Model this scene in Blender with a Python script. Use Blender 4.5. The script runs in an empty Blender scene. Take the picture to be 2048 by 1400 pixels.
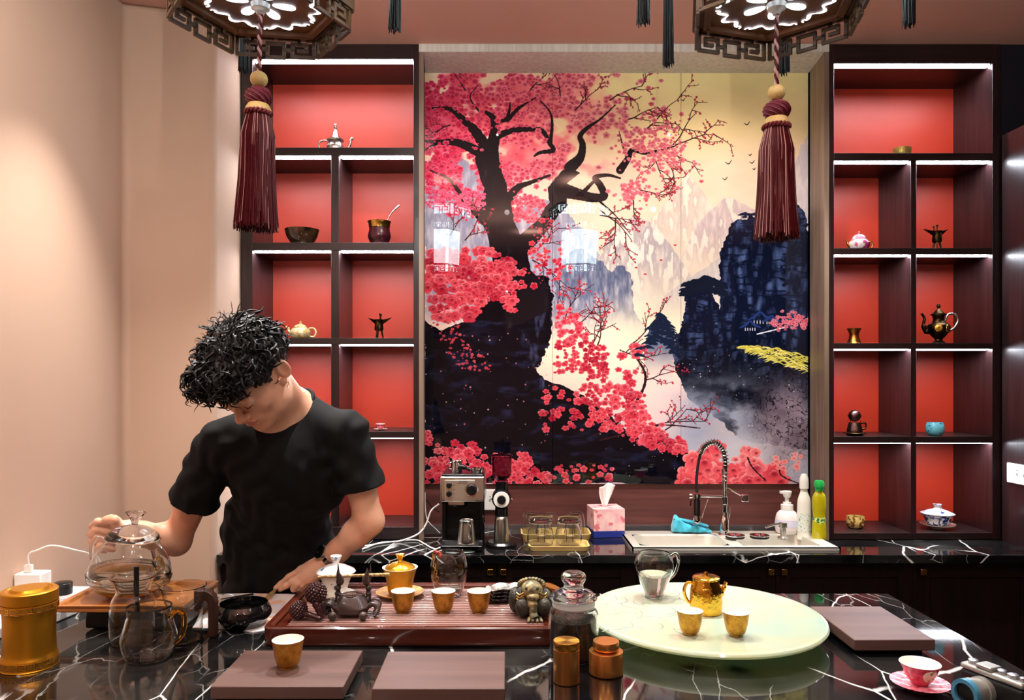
import bpy, bmesh, math, random
import numpy as np
from mathutils import Vector, Matrix, noise as mnoise
R_ = random.Random(7)
NR = np.random.RandomState(11)
SC = bpy.context.scene
COL = SC.collection
PI = math.pi
# ---------------------------------------------------------------- camera
F = 1520.0; CX = 1014.0; CY = 757.0; CAMZ = 1.5
cam_d = bpy.data.cameras.new('camera'); cam = bpy.data.objects.new('camera', cam_d); COL.objects.link(cam)
cam.location = (0, 0, CAMZ); cam.rotation_euler = (PI/2, 0, 0)
cam_d.sensor_fit = 'HORIZONTAL'; cam_d.sensor_width = 36.0; cam_d.lens = 36.0*F/2048.0
cam_d.shift_x = (1024-CX)/2048.0; cam_d.shift_y = (CY-700)/2048.0
cam_d.clip_start = 0.05; SC.camera = cam
# ---------------------------------------------------------------- world, exposure
SC.view_settings.view_transform = 'Standard'; SC.view_settings.look = 'None'
SC.view_settings.gamma = 1.0; SC.view_settings.use_curve_mapping = False
SC.view_settings.exposure = 0.22
w = bpy.data.worlds.new('world'); SC.world = w; w.use_nodes = True
w.node_tree.nodes['Background'].inputs[0].default_value = (0.9, 0.8, 0.75, 1)
w.node_tree.nodes['Background'].inputs[1].default_value = 0.05
SC.cycles.blur_glossy = 0.6; SC.cycles.sample_clamp_indirect = 6.0
SC.cycles.max_bounces = 14; SC.cycles.transmission_bounces = 14; SC.cycles.transparent_max_bounces = 14
SC.cycles.diffuse_bounces = 4; SC.cycles.glossy_bounces = 5
# ---------------------------------------------------------------- lights of the room and added fill
def area(name, loc, size, power, col, target, size_y=None, shape='RECTANGLE', spread=None):
    l = bpy.data.lights.new(name, 'AREA'); l.shape = shape; l.size = size; l.size_y = size_y or size
    l.energy = power; l.color = col
    if spread: l.spread = spread
    o = bpy.data.objects.new(name, l); COL.objects.link(o); o.location = loc
    d = Vector(target)-Vector(loc); o.rotation_euler = d.to_track_quat('-Z', 'Y').to_euler(); return o
def spot(name, loc, target, power, col, ang, blend=0.6, r=0.03):
    l = bpy.data.lights.new(name, 'SPOT'); l.energy = power; l.color = col; l.spot_size = math.radians(ang)
    l.spot_blend = blend; l.shadow_soft_size = r
    o = bpy.data.objects.new(name, l); COL.objects.link(o); o.location = loc
    d = Vector(target)-Vector(loc); o.rotation_euler = d.to_track_quat('-Z', 'Y').to_euler(); return o
WARM = (1.0, 0.92, 0.84)
DOWN = [(-0.95, 2.25), (-0.30, 2.25), (0.42, 2.30), (1.15, 2.30)]
for i, (x, y) in enumerate(DOWN):
    spot('ceiling_spot', (x, y, 2.77), (x*0.95, y-0.33, 0.9), 120, (1, 0.95, 0.90), 72, 0.7, 0.014)
for x, y in ((-1.0, 0.6), (0.0, 0.5), (1.1, 0.6), (-1.0, -0.9), (0.6, -0.9)):  # added fill spots, no fixtures seen; lift the overall room brightness
    spot('room_fill_spot', (x, y, 2.77), (x*0.8, y+0.35, 0.6), 30, WARM, 140, 1.0, 0.02)
spot('wall_spot', (-0.7, 1.3, 2.77), (-1.32, 1.9, 1.7), 30, (1, .93, .86), 110, 1.0, 0.02)
for x in (-0.05, 0.85):
    spot('wall_washer', (x, 2.32, 2.78), (x, 3.15, 1.62), 45, (1, 0.93, 0.84), 95, 1.0, 0.004)
for x, y in ((-0.43, 1.34), (0.47, 1.34), (0.2, -0.4)):          # added fill above the lanterns and behind the camera, brightens the ceiling
    area('ceiling_fill_area', (x, y, 2.722), 0.16, 3, (1, .92, .88), (x, y, 3.0), 0.16)
for x, y in ((-0.9, -0.6), (0.9, -0.6), (0.0, 0.2)):  # added unseen fill, aimed up so the ceiling bounces light
    spot('ceiling_fill_spot', (x, y, 1.9 if y < 0 else 2.2), (x, y+0.3, 2.8), 62, (1, .95, .92), 165, 1.0, 0.004)
for x in (-0.55, 0.25, 1.05):  # added spots that brighten the counter and sink rim
    spot('counter_fill_spot', (x, 2.45, 2.78), (x, 2.95, 0.9), 60, (1, 0.96, 0.92), 60, 0.8, 0.004)
# ---------------------------------------------------------------- helpers
def lin(c):
    def f(v):
        v /= 255.0
        return v/12.92 if v <= 0.04045 else ((v+0.055)/1.055)**2.4
    return (f(c[0]), f(c[1]), f(c[2]), 1.0)
def P(px, py, D): return Vector(((px-CX)*D/F, D, CAMZ-(py-CY)*D/F))
def onZ(px, py, z):
    D = F*(CAMZ-z)/(py-CY); return Vector(((px-CX)*D/F, D, z))
def tag(o, label=None, cat=None, group=None, kind=None):
    if label: o['label'] = label
    if cat: o['category'] = cat
    if group: o['group'] = group
    if kind: o['kind'] = kind
    return o
def thing(name, loc, label, cat, group=None, rz=0, rx=0, ry=0):
    o = bpy.data.objects.new(name, None); COL.objects.link(o); o.empty_display_size = 0.05
    o.location = loc; o.rotation_euler = (rx, ry, rz); return tag(o, label, cat, group)
def dup(root, loc=None, rz=None, label=None):
    r = root.copy(); COL.objects.link(r)
    if loc is not None: r.location = loc
    if rz is not None: r.rotation_euler = (0, 0, rz)
    if label: r['label'] = label
    for ch in list(root.children):
        c = ch.copy(); COL.objects.link(c); c.parent = r
        for g in list(ch.children):
            d = g.copy(); COL.objects.link(d); d.parent = c
    return r
class MB:
    def __init__(s): s.v = []; s.f = []; s.m = []; s.cm = 0
    def add(s, vs, fs):
        b = len(s.v); s.v += [tuple(p) for p in vs]; s.f += [tuple(b+i for i in f) for f in fs]; s.m += [s.cm]*len(fs); return s
    def box(s, x0, x1, y0, y1, z0, z1, M=None):
        vs = [Vector((x, y, z)) for z in (z0, z1) for y in (y0, y1) for x in (x0, x1)]
        if M is not None: vs = [M @ p for p in vs]
        return s.add(vs, [(0, 2, 3, 1), (4, 5, 7, 6), (0, 1, 5, 4), (2, 6, 7, 3), (0, 4, 6, 2), (1, 3, 7, 5)])
    def bar(s, p, q, w, t, up=(0, 0, 1)):          # a rectangular bar from p to q
        p = Vector(p); q = Vector(q); a = (q-p).normalized(); u = Vector(up)
        b = a.cross(u).normalized()*(w/2); c = a.cross(b).normalized()*(t/2)
        vs = [e+i*b+j*c for e in (p, q) for (i, j) in ((-1, -1), (1, -1), (1, 1), (-1, 1))]
        return s.add(vs, [(0, 3, 2, 1), (4, 5, 6, 7), (0, 1, 5, 4), (1, 2, 6, 5), (2, 3, 7, 6), (3, 0, 4, 7)])
    def lathe(s, prof, n=40, c=(0, 0, 0), sx=1, sy=1, M=None, wob=None):
        vs = []; fs = []; k = len(prof)
        for i in range(n):
            a = 2*PI*i/n
            for (r, z) in prof:
                rr = r*(wob(a, z) if wob else 1)
                p = Vector((rr*math.cos(a)*sx, rr*math.sin(a)*sy, z))
                if M is not None: p = M @ p
                vs.append(p+Vector(c))
        for i in range(n):
            j = (i+1) % n
            for q in range(k-1):
                if prof[q][0] < 1e-7 and prof[q+1][0] < 1e-7: continue
                if prof[q][0] < 1e-7: fs.append((i*k+q, j*k+q+1, i*k+q+1))
                elif prof[q+1][0] < 1e-7: fs.append((i*k+q, j*k+q, i*k+q+1))
                else: fs.append((i*k+q, j*k+q, j*k+q+1, i*k+q+1))
        return s.add(vs, fs)
    def ball(s, c, rx, ry=None, rz=None, n=16, M=None):
        ry = ry or rx; rz = rz or rx; k = max(6, n//2)
        pr = [(math.sin(PI*i/k), -math.cos(PI*i/k)) for i in range(k+1)]
        pr[0] = (0, -1); pr[-1] = (0, 1)
        T = Matrix.Diagonal((rx, ry, rz)); T = (M.to_3x3() @ T) if M is not None else T
        return s.lathe(pr, n, c, M=T)
    def tube(s, pts, r, n=8, caps=True, closed=False, flat=1.0):
        pts = [Vector(p) for p in pts]; m = len(pts)
        rs = r if isinstance(r, (list, tuple)) else [r]*m
        vs = []; fs = []; prev = None
        for i, p in enumerate(pts):
            if closed: t = pts[(i+1) % m]-pts[i-1]
            else: t = pts[min(i+1, m-1)]-pts[max(i-1, 0)]
            t = t.normalized() if t.length > 1e-9 else Vector((0, 0, 1))
            if prev is None:
                u = Vector((0, 0, 1)) if abs(t.z) < 0.9 else Vector((1, 0, 0))
                a = t.cross(u).normalized()
            else: a = (prev-t*prev.dot(t)); a = a.normalized() if a.length > 1e-9 else prev
            prev = a; b = t.cross(a)
            for j in range(n):
                an = 2*PI*j/n; vs.append(p+rs[i]*(math.cos(an)*a+math.sin(an)*b*flat))
        for i in range(m if closed else m-1):
            i2 = (i+1) % m
            for j in range(n):
                j2 = (j+1) % n; fs.append((i*n+j, i*n+j2, i2*n+j2, i2*n+j))
        if caps and not closed: fs.append(tuple(range(n-1, -1, -1))); fs.append(tuple((m-1)*n+j for j in range(n)))
        return s.add(vs, fs)
    def prism(s, poly, z0, z1, M=None):
        n = len(poly); vs = [Vector((x, y, z)) for z in (z0, z1) for (x, y) in poly]
        if M is not None: vs = [M @ p for p in vs]
        return s.add(vs, [tuple(range(n-1, -1, -1)), tuple(range(n, 2*n))]+[(i, (i+1) % n, n+(i+1) % n, n+i) for i in range(n)])
    def mesh(s, name):
        me = bpy.data.meshes.new(name); me.from_pydata(s.v, [], s.f); me.validate(); return me
def obj(name, mb, mat, parent=None, smooth=40, bevel=0, seg=2, sub=0, loc=None, fix=True):
    me = mb.mesh(name) if isinstance(mb, MB) else mb
    mats = mat if isinstance(mat, (list, tuple)) else [mat]
    for m in mats: me.materials.append(m)
    if isinstance(mb, MB) and len(mats) > 1 and len(mb.m) == len(me.polygons): me.polygons.foreach_set('material_index', mb.m)
    if isinstance(mb, MB) and fix:
        bm = bmesh.new(); bm.from_mesh(me); bmesh.ops.remove_doubles(bm, verts=bm.verts, dist=1e-6)
        bmesh.ops.recalc_face_normals(bm, faces=bm.faces); bm.to_mesh(me); bm.free()
    if smooth:
        me.polygons.foreach_set('use_smooth', [True]*len(me.polygons)); me.set_sharp_from_angle(angle=math.radians(smooth))
    o = bpy.data.objects.new(name, me); COL.objects.link(o)
    if parent: o.parent = parent
    if loc is not None: o.location = loc
    if bevel:
        b = o.modifiers.new('bevel', 'BEVEL'); b.width = bevel; b.segments = seg; b.limit_method = 'ANGLE'; b.angle_limit = math.radians(50)
    if sub:
        b = o.modifiers.new('sub', 'SUBSURF'); b.levels = sub; b.render_levels = sub
    return o
def again(src, parent, M=None, name=None):          # a sibling that shares mesh data
    o = bpy.data.objects.new(name or src.name.split('.')[0], src.data); COL.objects.link(o)
    for m in src.modifiers:
        n = o.modifiers.new(m.name, m.type)
        if m.type == 'BEVEL': n.width = m.width; n.segments = m.segments; n.limit_method = m.limit_method; n.angle_limit = m.angle_limit
    o.parent = parent
    if M is not None: o.matrix_local = M
    return o
def spline(pts, n=8, closed=False):                  # Catmull-Rom through pts
    pts = [Vector(p) for p in pts]; m = len(pts); out = []
    for i in range(m if closed else m-1):
        if closed: a, b, c, d = pts[i-1], pts[i], pts[(i+1) % m], pts[(i+2) % m]
        else: b, c = pts[i], pts[i+1]; a = pts[i-1] if i else b*2-c; d = pts[i+2] if i+2 < m else c*2-b
        for k in range(n):
            t = k/n; out.append(0.5*((2*b)+(c-a)*t+(2*a-5*b+4*c-d)*t*t+(3*b-a-3*c+d)*t**3))
    if not closed: out.append(pts[-1])
    return out
def rprof(pr, n=4):                                   # smooth lathe profile
    return [(max(0, p.x), p.y) for p in spline([(a, b, 0) for a, b in pr], n)]
def shell(pr, t):                                     # outer profile -> closed glass wall of thickness t, open top
    inner = [(max(0, r-t), max(z, pr[0][1]+t*1.3)) for r, z in pr]
    inner = [q for q in inner if q[0] > 1e-6]
    top = pr[-1]
    return [(0, pr[0][1])]+list(pr)+[(top[0]-t*0.5, top[1]+t*0.5)]+inner[::-1]+[(0, pr[0][1]+t*1.3)]
# ---------------------------------------------------------------- materials
def nd(nt, t, **kw):
    n = nt.nodes.new(t)
    for k, v in kw.items(): setattr(n, k, v)
    return n
def mat(name, col, rough=0.5, metal=0.0, spec=0.5, coat=0.0, trans=0.0, ior=1.45, emit=None, es=0.0, bump=None, var=None, sss=0.0, aniso=0.0, sheen=0.0, alpha=1.0):
    m = bpy.data.materials.new(name); m.use_nodes = True; nt = m.node_tree; b = nt.nodes['Principled BSDF']; L = nt.links.new
    c = lin(col); I = b.inputs
    I['Base Color'].default_value = c; I['Roughness'].default_value = rough; I['Metallic'].default_value = metal
    I['Specular IOR Level'].default_value = spec; I['Coat Weight'].default_value = coat; I['Coat Roughness'].default_value = 0.03
    I['Transmission Weight'].default_value = trans; I['IOR'].default_value = ior; I['Anisotropic'].default_value = aniso
    if sss: I['Subsurface Weight'].default_value = sss; I['Subsurface Radius'].default_value = (0.012, 0.005, 0.003); I['Subsurface Scale'].default_value = 1.0
    if sheen: I['Sheen Weight'].default_value = sheen; I['Sheen Roughness'].default_value = 0.4
    if emit: I['Emission Color'].default_value = lin(emit); I['Emission Strength'].default_value = es
    tc = nd(nt, 'ShaderNodeTexCoord')
    if var:                                            # (colour2, scale, (sx,sy,sz), contrast)
        c2, sc, st, con = var
        mp = nd(nt, 'ShaderNodeMapping'); mp.inputs['Scale'].default_value = st; L(tc.outputs['Object'], mp.inputs[0])
        n = nd(nt, 'ShaderNodeTexNoise'); n.inputs['Scale'].default_value = sc; n.inputs['Detail'].default_value = 6; L(mp.outputs[0], n.inputs['Vector'])
        r = nd(nt, 'ShaderNodeMapRange'); r.inputs[1].default_value = 0.5-con; r.inputs[2].default_value = 0.5+con; L(n.outputs[0], r.inputs[0])
        x = nd(nt, 'ShaderNodeMix', data_type='RGBA'); x.inputs[6].default_value = c; x.inputs[7].default_value = lin(c2)
        L(r.outputs[0], x.inputs[0]); L(x.outputs[2], I['Base Color'])
    if bump:                                           # (scale, strength, (sx,sy,sz))
        mp = nd(nt, 'ShaderNodeMapping'); mp.inputs['Scale'].default_value = bump[2] if len(bump) > 2 else (1, 1, 1); L(tc.outputs['Object'], mp.inputs[0])
        n = nd(nt, 'ShaderNodeTexNoise'); n.inputs['Scale'].default_value = bump[0]; n.inputs['Detail'].default_value = 4; L(mp.outputs[0], n.inputs['Vector'])
        bp = nd(nt, 'ShaderNodeBump'); bp.inputs['Strength'].default_value = bump[1]; bp.inputs['Distance'].default_value = 0.002
        L(n.outputs[0], bp.inputs['Height']); L(bp.outputs[0], I['Normal'])
    return m
def ramp_print(m, col2, scale, lo, hi, kind='NOISE', stretch=(1, 1, 1)):   # printed / mottled second colour over the first
    nt = m.node_tree; b = nt.nodes['Principled BSDF']; L = nt.links.new; tc = nd(nt, 'ShaderNodeTexCoord')
    mp = nd(nt, 'ShaderNodeMapping'); mp.inputs['Scale'].default_value = stretch; L(tc.outputs['Object'], mp.inputs[0])
    if kind == 'NOISE': n = nd(nt, 'ShaderNodeTexNoise'); n.inputs['Detail'].default_value = 2; o = n.outputs[0]
    else: n = nd(nt, 'ShaderNodeTexVoronoi'); o = n.outputs['Distance']
    n.inputs['Scale'].default_value = scale; L(mp.outputs[0], n.inputs['Vector'])
    r = nd(nt, 'ShaderNodeMapRange'); r.inputs[1].default_value = lo; r.inputs[2].default_value = hi; L(o, r.inputs[0])
    x = nd(nt, 'ShaderNodeMix', data_type='RGBA'); L(r.outputs[0], x.inputs[0]); x.inputs[7].default_value = lin(col2)
    bc = b.inputs['Base Color']
    if bc.links: L(bc.links[0].from_socket, x.inputs[6])
    else: x.inputs[6].default_value = bc.default_value
    L(x.outputs[2], bc); return m
def wood(name, c1, c2, rough, axis, coat=0.0, scale=18, spec=0.5):
    st = {'x': (0.06, 1, 1), 'y': (1, 0.06, 1), 'z': (1, 1, 0.06)}[axis]
    m = mat(name, c1, rough, coat=coat, spec=spec, var=(c2, scale*3, st, 0.16), bump=(scale*5, 0.25, st)); return m
def marble():
    m = bpy.data.materials.new('black_marble'); m.use_nodes = True; nt = m.node_tree; L = nt.links.new
    b = nt.nodes['Principled BSDF']; b.inputs['Roughness'].default_value = 0.05; b.inputs['Specular IOR Level'].default_value = 0.6
    g = nd(nt, 'ShaderNodeNewGeometry')
    def vein(rot, sc, st, width, seed, cut, dist):
        mp = nd(nt, 'ShaderNodeMapping'); mp.inputs['Rotation'].default_value = (0, 0, rot); mp.inputs['Scale'].default_value = st
        mp.inputs['Location'].default_value = (seed, seed*1.7, 0); L(g.outputs['Position'], mp.inputs[0])
        n = nd(nt, 'ShaderNodeTexNoise'); n.inputs['Scale'].default_value = 5; n.inputs['Detail'].default_value = 5; L(mp.outputs[0], n.inputs['Vector'])
        ad = nd(nt, 'ShaderNodeVectorMath', operation='MULTIPLY_ADD'); ad.inputs[1].default_value = (dist,)*3
        L(n.outputs['Color'], ad.inputs[0]); L(mp.outputs[0], ad.inputs[2])
        v = nd(nt, 'ShaderNodeTexVoronoi', feature='DISTANCE_TO_EDGE'); v.inputs['Scale'].default_value = sc; L(ad.outputs[0], v.inputs['Vector'])
        r = nd(nt, 'ShaderNodeMapRange'); r.inputs[1].default_value = width; r.inputs[2].default_value = 0; L(v.outputs['Distance'], r.inputs[0])
        n2 = nd(nt, 'ShaderNodeTexNoise'); n2.inputs['Scale'].default_value = 3.1; L(mp.outputs[0], n2.inputs['Vector'])
        r2 = nd(nt, 'ShaderNodeMapRange'); r2.inputs[1].default_value = cut; r2.inputs[2].default_value = cut+0.06; L(n2.outputs[0], r2.inputs[0])
        mu = nd(nt, 'ShaderNodeMath', operation='MULTIPLY'); L(r.outputs[0], mu.inputs[0]); L(r2.outputs[0], mu.inputs[1]); return mu.outputs[0]
    a = vein(0.65, 2.3, (1, 0.42, 1), 0.007, 3.3, 0.46, 0.05)
    c = vein(-0.9, 4.6, (1, 0.35, 1), 0.009, 9.1, 0.54, 0.06)
    e = vein(0.3, 11, (1, 0.5, 1), 0.02, 1.1, 0.55, 0.15)
    mx = nd(nt, 'ShaderNodeMath', operation='MAXIMUM'); L(a, mx.inputs[0]); L(c, mx.inputs[1])
    se = nd(nt, 'ShaderNodeMath', operation='MULTIPLY'); se.inputs[1].default_value = 0.25; L(e, se.inputs[0])
    m2 = nd(nt, 'ShaderNodeMath', operation='MAXIMUM'); L(mx.outputs[0], m2.inputs[0]); L(se.outputs[0], m2.inputs[1])
    cl = nd(nt, 'ShaderNodeTexNoise'); cl.inputs['Scale'].default_value = 5; cl.inputs['Detail'].default_value = 8; L(g.outputs['Position'], cl.inputs['Vector'])
    x0 = nd(nt, 'ShaderNodeMix', data_type='RGBA'); x0.inputs[6].default_value = lin((9, 10, 12)); x0.inputs[7].default_value = lin((44, 44, 42))
    rr = nd(nt, 'ShaderNodeMapRange'); rr.inputs[1].default_value = 0.42; rr.inputs[2].default_value = 0.75; L(cl.outputs[0], rr.inputs[0]); L(rr.outputs[0], x0.inputs[0])
    x = nd(nt, 'ShaderNodeMix', data_type='RGBA'); L(m2.outputs[0], x.inputs[0]); L(x0.outputs[2], x.inputs[6]); x.inputs[7].default_value = lin((235, 235, 230))
    L(x.outputs[2], b.inputs['Base Color']); return m
M = {}
M['marble'] = marble()
M['paint'] = mat('wall_paint', (196, 164, 142), 0.75, spec=0.25, bump=(220, 0.05))
M['ceil'] = mat('ceiling_paint', (204, 154, 138), 0.8, spec=0.2)
M['navy'] = mat('recess_shade_navy', (22, 22, 34), 0.55)  # puts the recess darkness by the right shelf into the colour
M['dwood_z'] = wood('dark_wood_upright', (50, 29, 29), (30, 17, 18), 0.33, 'z', coat=0.1)
M['dwood_x'] = wood('dark_wood_level', (44, 27, 26), (27, 16, 16), 0.38, 'x')
M['mwood_x'] = wood('red_brown_wood', (112, 66, 60), (78, 42, 40), 0.4, 'x', scale=10)
M['frame_wood'] = wood('greige_wood', (150, 128, 112), (116, 96, 82), 0.5, 'z', scale=12)
M['cab_wood'] = wood('cabinet_wood', (30, 14, 12), (18, 9, 8), 0.4, 'z')
M['textile'] = mat('ribbed_textile', (226, 220, 210), 0.6, var=((198, 190, 178), 60, (1, 1, 0.03), 0.2), bump=(160, 0.4, (1, 1, 0.03)))
M['red'] = mat('red_panel', (214, 56, 26), 0.46, spec=1.0, bump=(400, 0.08))
M['led'] = mat('led_diffuser', (255, 255, 255), 0.5, emit=(240, 244, 255), es=74)
M['alu'] = mat('aluminium', (190, 190, 195), 0.35, 1.0)
M['chrome'] = mat('chrome', (230, 230, 232), 0.06, 1.0)
M['sinksteel'] = mat('satin_sink_steel', (226, 222, 210), 0.38, 0.55)
M['steel'] = mat('brushed_steel', (214, 212, 204), 0.24, 1.0, bump=(40, 0.05, (1, 12, 1)))
M['silver'] = mat('engraved_silver', (215, 212, 205), 0.2, 1.0, bump=(260, 0.8))
M['gold'] = mat('gold_leaf', (212, 160, 66), 0.34, 0.85, var=((156, 104, 40), 60, (1, 1, 1), 0.2), bump=(240, 0.5))
M['goldm'] = mat('matt_gold', (214, 148, 38), 0.33, 0.85, bump=(300, 0.06))
M['goldc'] = mat('gold_ceramic', (226, 168, 40), 0.22, 0.75, coat=0.3, bump=(150, 0.3))
M['copper'] = mat('copper_gold', (214, 148, 80), 0.3, 0.95)
M['brass'] = mat('brass', (222, 176, 84), 0.22, 1.0)
M['bronze'] = mat('dark_bronze', (96, 72, 44), 0.3, 1.0, bump=(220, 0.7), var=((40, 30, 22), 50, (1, 1, 1), 0.15))
M['white'] = mat('white_glaze', (240, 238, 230), 0.12, coat=0.4)
M['wplas'] = mat('white_plastic', (238, 236, 230), 0.3)
M['black'] = mat('black_plastic', (14, 14, 15), 0.25)
M['blackm'] = mat('black_matt', (16, 15, 16), 0.5)
M['glass'] = mat('clear_glass', (250, 252, 252), 0.0, trans=1.0, ior=1.47)
M['water'] = mat('water', (250, 253, 250), 0.0, trans=1.0, ior=1.33)
M['amber'] = mat('amber_glass', (240, 168, 40), 0.02, trans=1.0, ior=1.5)
M['rubber'] = mat('rubber', (20, 20, 20), 0.7)
M['floor'] = mat('floor_tile', (64, 56, 50), 0.3, var=((48, 42, 38), 3, (1, 1, 1), 0.2))
# ================================================================ the room
DS = 2.95; DM = DS/0.935; DB = DS/0.918; TZ = 0.873; XL = -1.32; XLR = -1.035; XR = 1.915; ZC = CAMZ+669*DS/F
def SX(px): return (px-CX)*DS/F
def SZ(py): return CAMZ-(py-CY)*DS/F
def struct(name, mb, m, parent=None, **k):
    o = obj(name, mb, m, parent, **k)
    if parent is None: o['kind'] = 'structure'
    return o
struct('floor', MB().box(-3.2, 3.2, -2.2, 3.5, -0.05, 0), M['floor'])
struct('ceiling', MB().box(-3.2, 3.2, -2.2, 3.5, ZC, ZC+0.06), M['ceil'])
struct('wall_left', MB().prism([(XL, -2.2), (XL, 2.62), (XLR, 2.70), (XLR, 3.5), (-3.0, 3.5), (-3.0, -2.2)], 0, ZC), M['paint'], bevel=0.02, seg=4)
struct('wall_back', MB().box(XLR, 2.55, DB+0.012, 3.45, 0, ZC), M['navy'])
struct('wall_back_panel', MB().box(SX(838)+.002, SX(1658)-.002, DM+0.0115, DB+0.0115, 0, ZC), M['mwood_x'])
struct('wall_front', MB().box(-3.2, 3.2, -2.3, -2.2, 0, ZC), M['paint'])
struct('wall_right', MB().box(2.55, 2.7, -2.2, 3.5, 0, ZC), M['navy'])
# header strip and side returns that frame the mural
t = struct('trim_1', MB().box(SX(838), SX(1658), DS-0.002, DM+0.012, SZ(104), ZC), M['textile'])
XM0 = (848-CX)*DM/F; XM1 = (1618-CX)*DM/F; ZM1 = CAMZ-(146-CY)*DM/F; ZM0 = CAMZ-(968-CY)*DM/F
struct('trim_2', MB().prism([(SX(838), DS), (SX(838)+0.001, DM+0.02), (XM0, DM+0.02), (SX(838)+0.018, DS)], TZ, SZ(104)), M['frame_wood'])
struct('trim_3', MB().prism([(SX(1658)-0.018, DS), (XM1, DM+0.02), (SX(1658), DM+0.02), (SX(1658), DS)], TZ, SZ(104)), M['frame_wood'])
hd = MB()
hd.add([P(848, 146, DM), P(1618, 146, DM), P(1658, 104, DS), P(838, 104, DS)], [(0, 1, 2, 3)])
hd.add([P(848, 146, DM)+Vector((0, .02, 0)), P(1618, 146, DM)+Vector((0, .02, 0)), P(1658, 104, DS)+Vector((0, 0, .01)), P(838, 104, DS)+Vector((0, 0, .01))], [(0, 3, 2, 1)])
struct('trim_4', hd, M['textile'])
struct('baseboard_back', MB().box(XM0, XM1, DM-0.004, DM+0.012, TZ, TZ+0.018), M['alu'])
# tall dark panel at the right end of the counter
tp = thing('tall_side_cabinet', (XR, 1.64, 0), 'tall dark wood side cabinet at the right end of the back counter', 'cabinet')
ZT = CAMZ+484*DS/F
obj('side_panel', MB().box(0, 0.03, 0, 1.3, 0, ZT), M['dwood_z'], tp)
obj('body', MB().box(0.03, 0.6, 0, 1.3, 0, ZT-0.03), M['dwood_z'], tp)
obj('top', MB().box(0.03, 0.6, 0, 1.3, ZT-0.029, ZT), M['dwood_x'], tp)
struct('trim_5', MB().box(SX(2001)+.001, 2.55, DS+.005, DB+.012, 0, ZC), M['navy'])  # dark block beside the shelf; recess shade is in its colour
# ================================================================ display shelves
led_any = []
def shelf_unit(name, x0, x1, cols, rows, ybot, ytop, label, items=None):
    t = thing(name, (SX((x0+x1)/2), DS, SZ(ybot)), label, 'shelf')
    ox = SX((x0+x1)/2); oz = SZ(ybot); X = lambda p: SX(p)-ox; Z = lambda p: SZ(p)-oz; dp = DB-DS
    obj('side_panel', MB().box(X(x0), X(cols[0][0]), 0, dp, 0, ZC-oz-0.001), M['dwood_z'], t, bevel=.001)
    obj('side_panel', MB().box(X(cols[-1][1]), X(x1), 0, dp, 0, ZC-oz-0.001), M['dwood_z'], t, bevel=.001)
    xa, xb = X(cols[0][0]), X(cols[-1][1])
    obj('back_panel', MB().box(xa, xb, dp-0.004, dp+0.01, 0, ZC-oz-0.001), M['red'], t)['label'] = 'red back panel'
    obj('top_panel', MB().box(xa, xb, 0.0, dp-.005, Z(rows[0][0]), ZC-oz-0.001), M['dwood_x'], t)
    edges = [(rows[i][1], rows[i+1][0]) for i in range(len(rows)-1)]+[(rows[-1][1], ybot)]
    for (a, b) in edges: obj('shelf_board', MB().box(xa, xb, 0.0, dp-.005, Z(b), Z(a)), M['dwood_x'], t, bevel=.001)
    obj('divider', MB().box(X(cols[0][1]), X(cols[1][0]), 0.001, dp-.005, Z(rows[-1][1]), Z(rows[1][0])), M['dwood_z'], t, bevel=.001)
    for i, (a, b) in enumerate(rows):
        cc = cols if i else [(cols[0][0], cols[-1][1])]
        for (p, q) in cc:
            l = obj('led_strip', MB().box(X(p)+.004, X(q)-.004, 0.012, 0.034, Z(a)-0.003, Z(a)-0.0005), M['led'], t)
            l['label'] = 'glowing white light strip'
            obj('led_channel', MB().box(X(p)+.004, X(q)-.004, 0.0345, 0.038, Z(a)-0.005, Z(a)-0.0005), M['alu'], l)
    return t
shelf_unit('display_shelf', 482, 838, [(505, 662), (678, 827)], [(118, 295), (311, 485), (501, 676), (689, 863), (876, 1054)], 1079, 88, 'dark wood display shelf with red niches left of the mural, behind the man')
shelf_unit('display_shelf', 1658, 2001, [(1668, 1822), (1833, 1985)], [(127, 306), (321, 496), (509, 686), (698, 873), (886, 1066)], 1079, 100, 'dark wood display shelf with red niches right of the mural, above the counter end')
# ================================================================ the mural (flat print behind glass), painted by numpy
MS = 2; MW = 770*MS; MH = 822*MS
def vnoise(sx, sy, seed, oc=4, gain=0.5):
    r = np.random.RandomState(seed); out = np.zeros((MH, MW), np.float32); amp = 1; tot = 0
    for o in range(oc):
        nx = max(2, int(MW/(sx*MS))+2); ny = max(2, int(MH/(sy*MS))+2); g = r.rand(ny+1, nx+1).astype(np.float32)
        xs = np.linspace(0, nx-1.001, MW); ys = np.linspace(0, ny-1.001, MH)
        xi = xs.astype(int); yi = ys.astype(int); fx = (xs-xi); fy = (ys-yi); fx = (fx*fx*(3-2*fx)).astype(np.float32); fy = (fy*fy*(3-2*fy)).astype(np.float32)[:, None]
        a = g[yi][:, xi]*(1-fx)+g[yi][:, xi+1]*fx; b = g[yi+1][:, xi]*(1-fx)+g[yi+1][:, xi+1]*fx
        out += amp*(a*(1-fy)+b*fy); tot += amp; amp *= gain; sx = max(sx/2, 1.2); sy = max(sy/2, 1.2)
    return out/tot
GX, GY = np.meshgrid(848+np.arange(MW)/MS, 146+np.arange(MH)/MS); GX = GX.astype(np.float32); GY = GY.astype(np.float32)
n_big = vnoise(90, 90, 1); n_mid = vnoise(28, 28, 2); n_fin = vnoise(9, 9, 3, 3); n_rock = vnoise(10, 34, 4, 4); n_rock2 = vnoise(34, 12, 5, 4); n_cl = vnoise(60, 30, 6, 5)
def C3(c): return np.array(c, np.float32)
def sm(x, a, b): t = np.clip((x-a)/(b-a), 0, 1); return t*t*(3-2*t)
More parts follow.
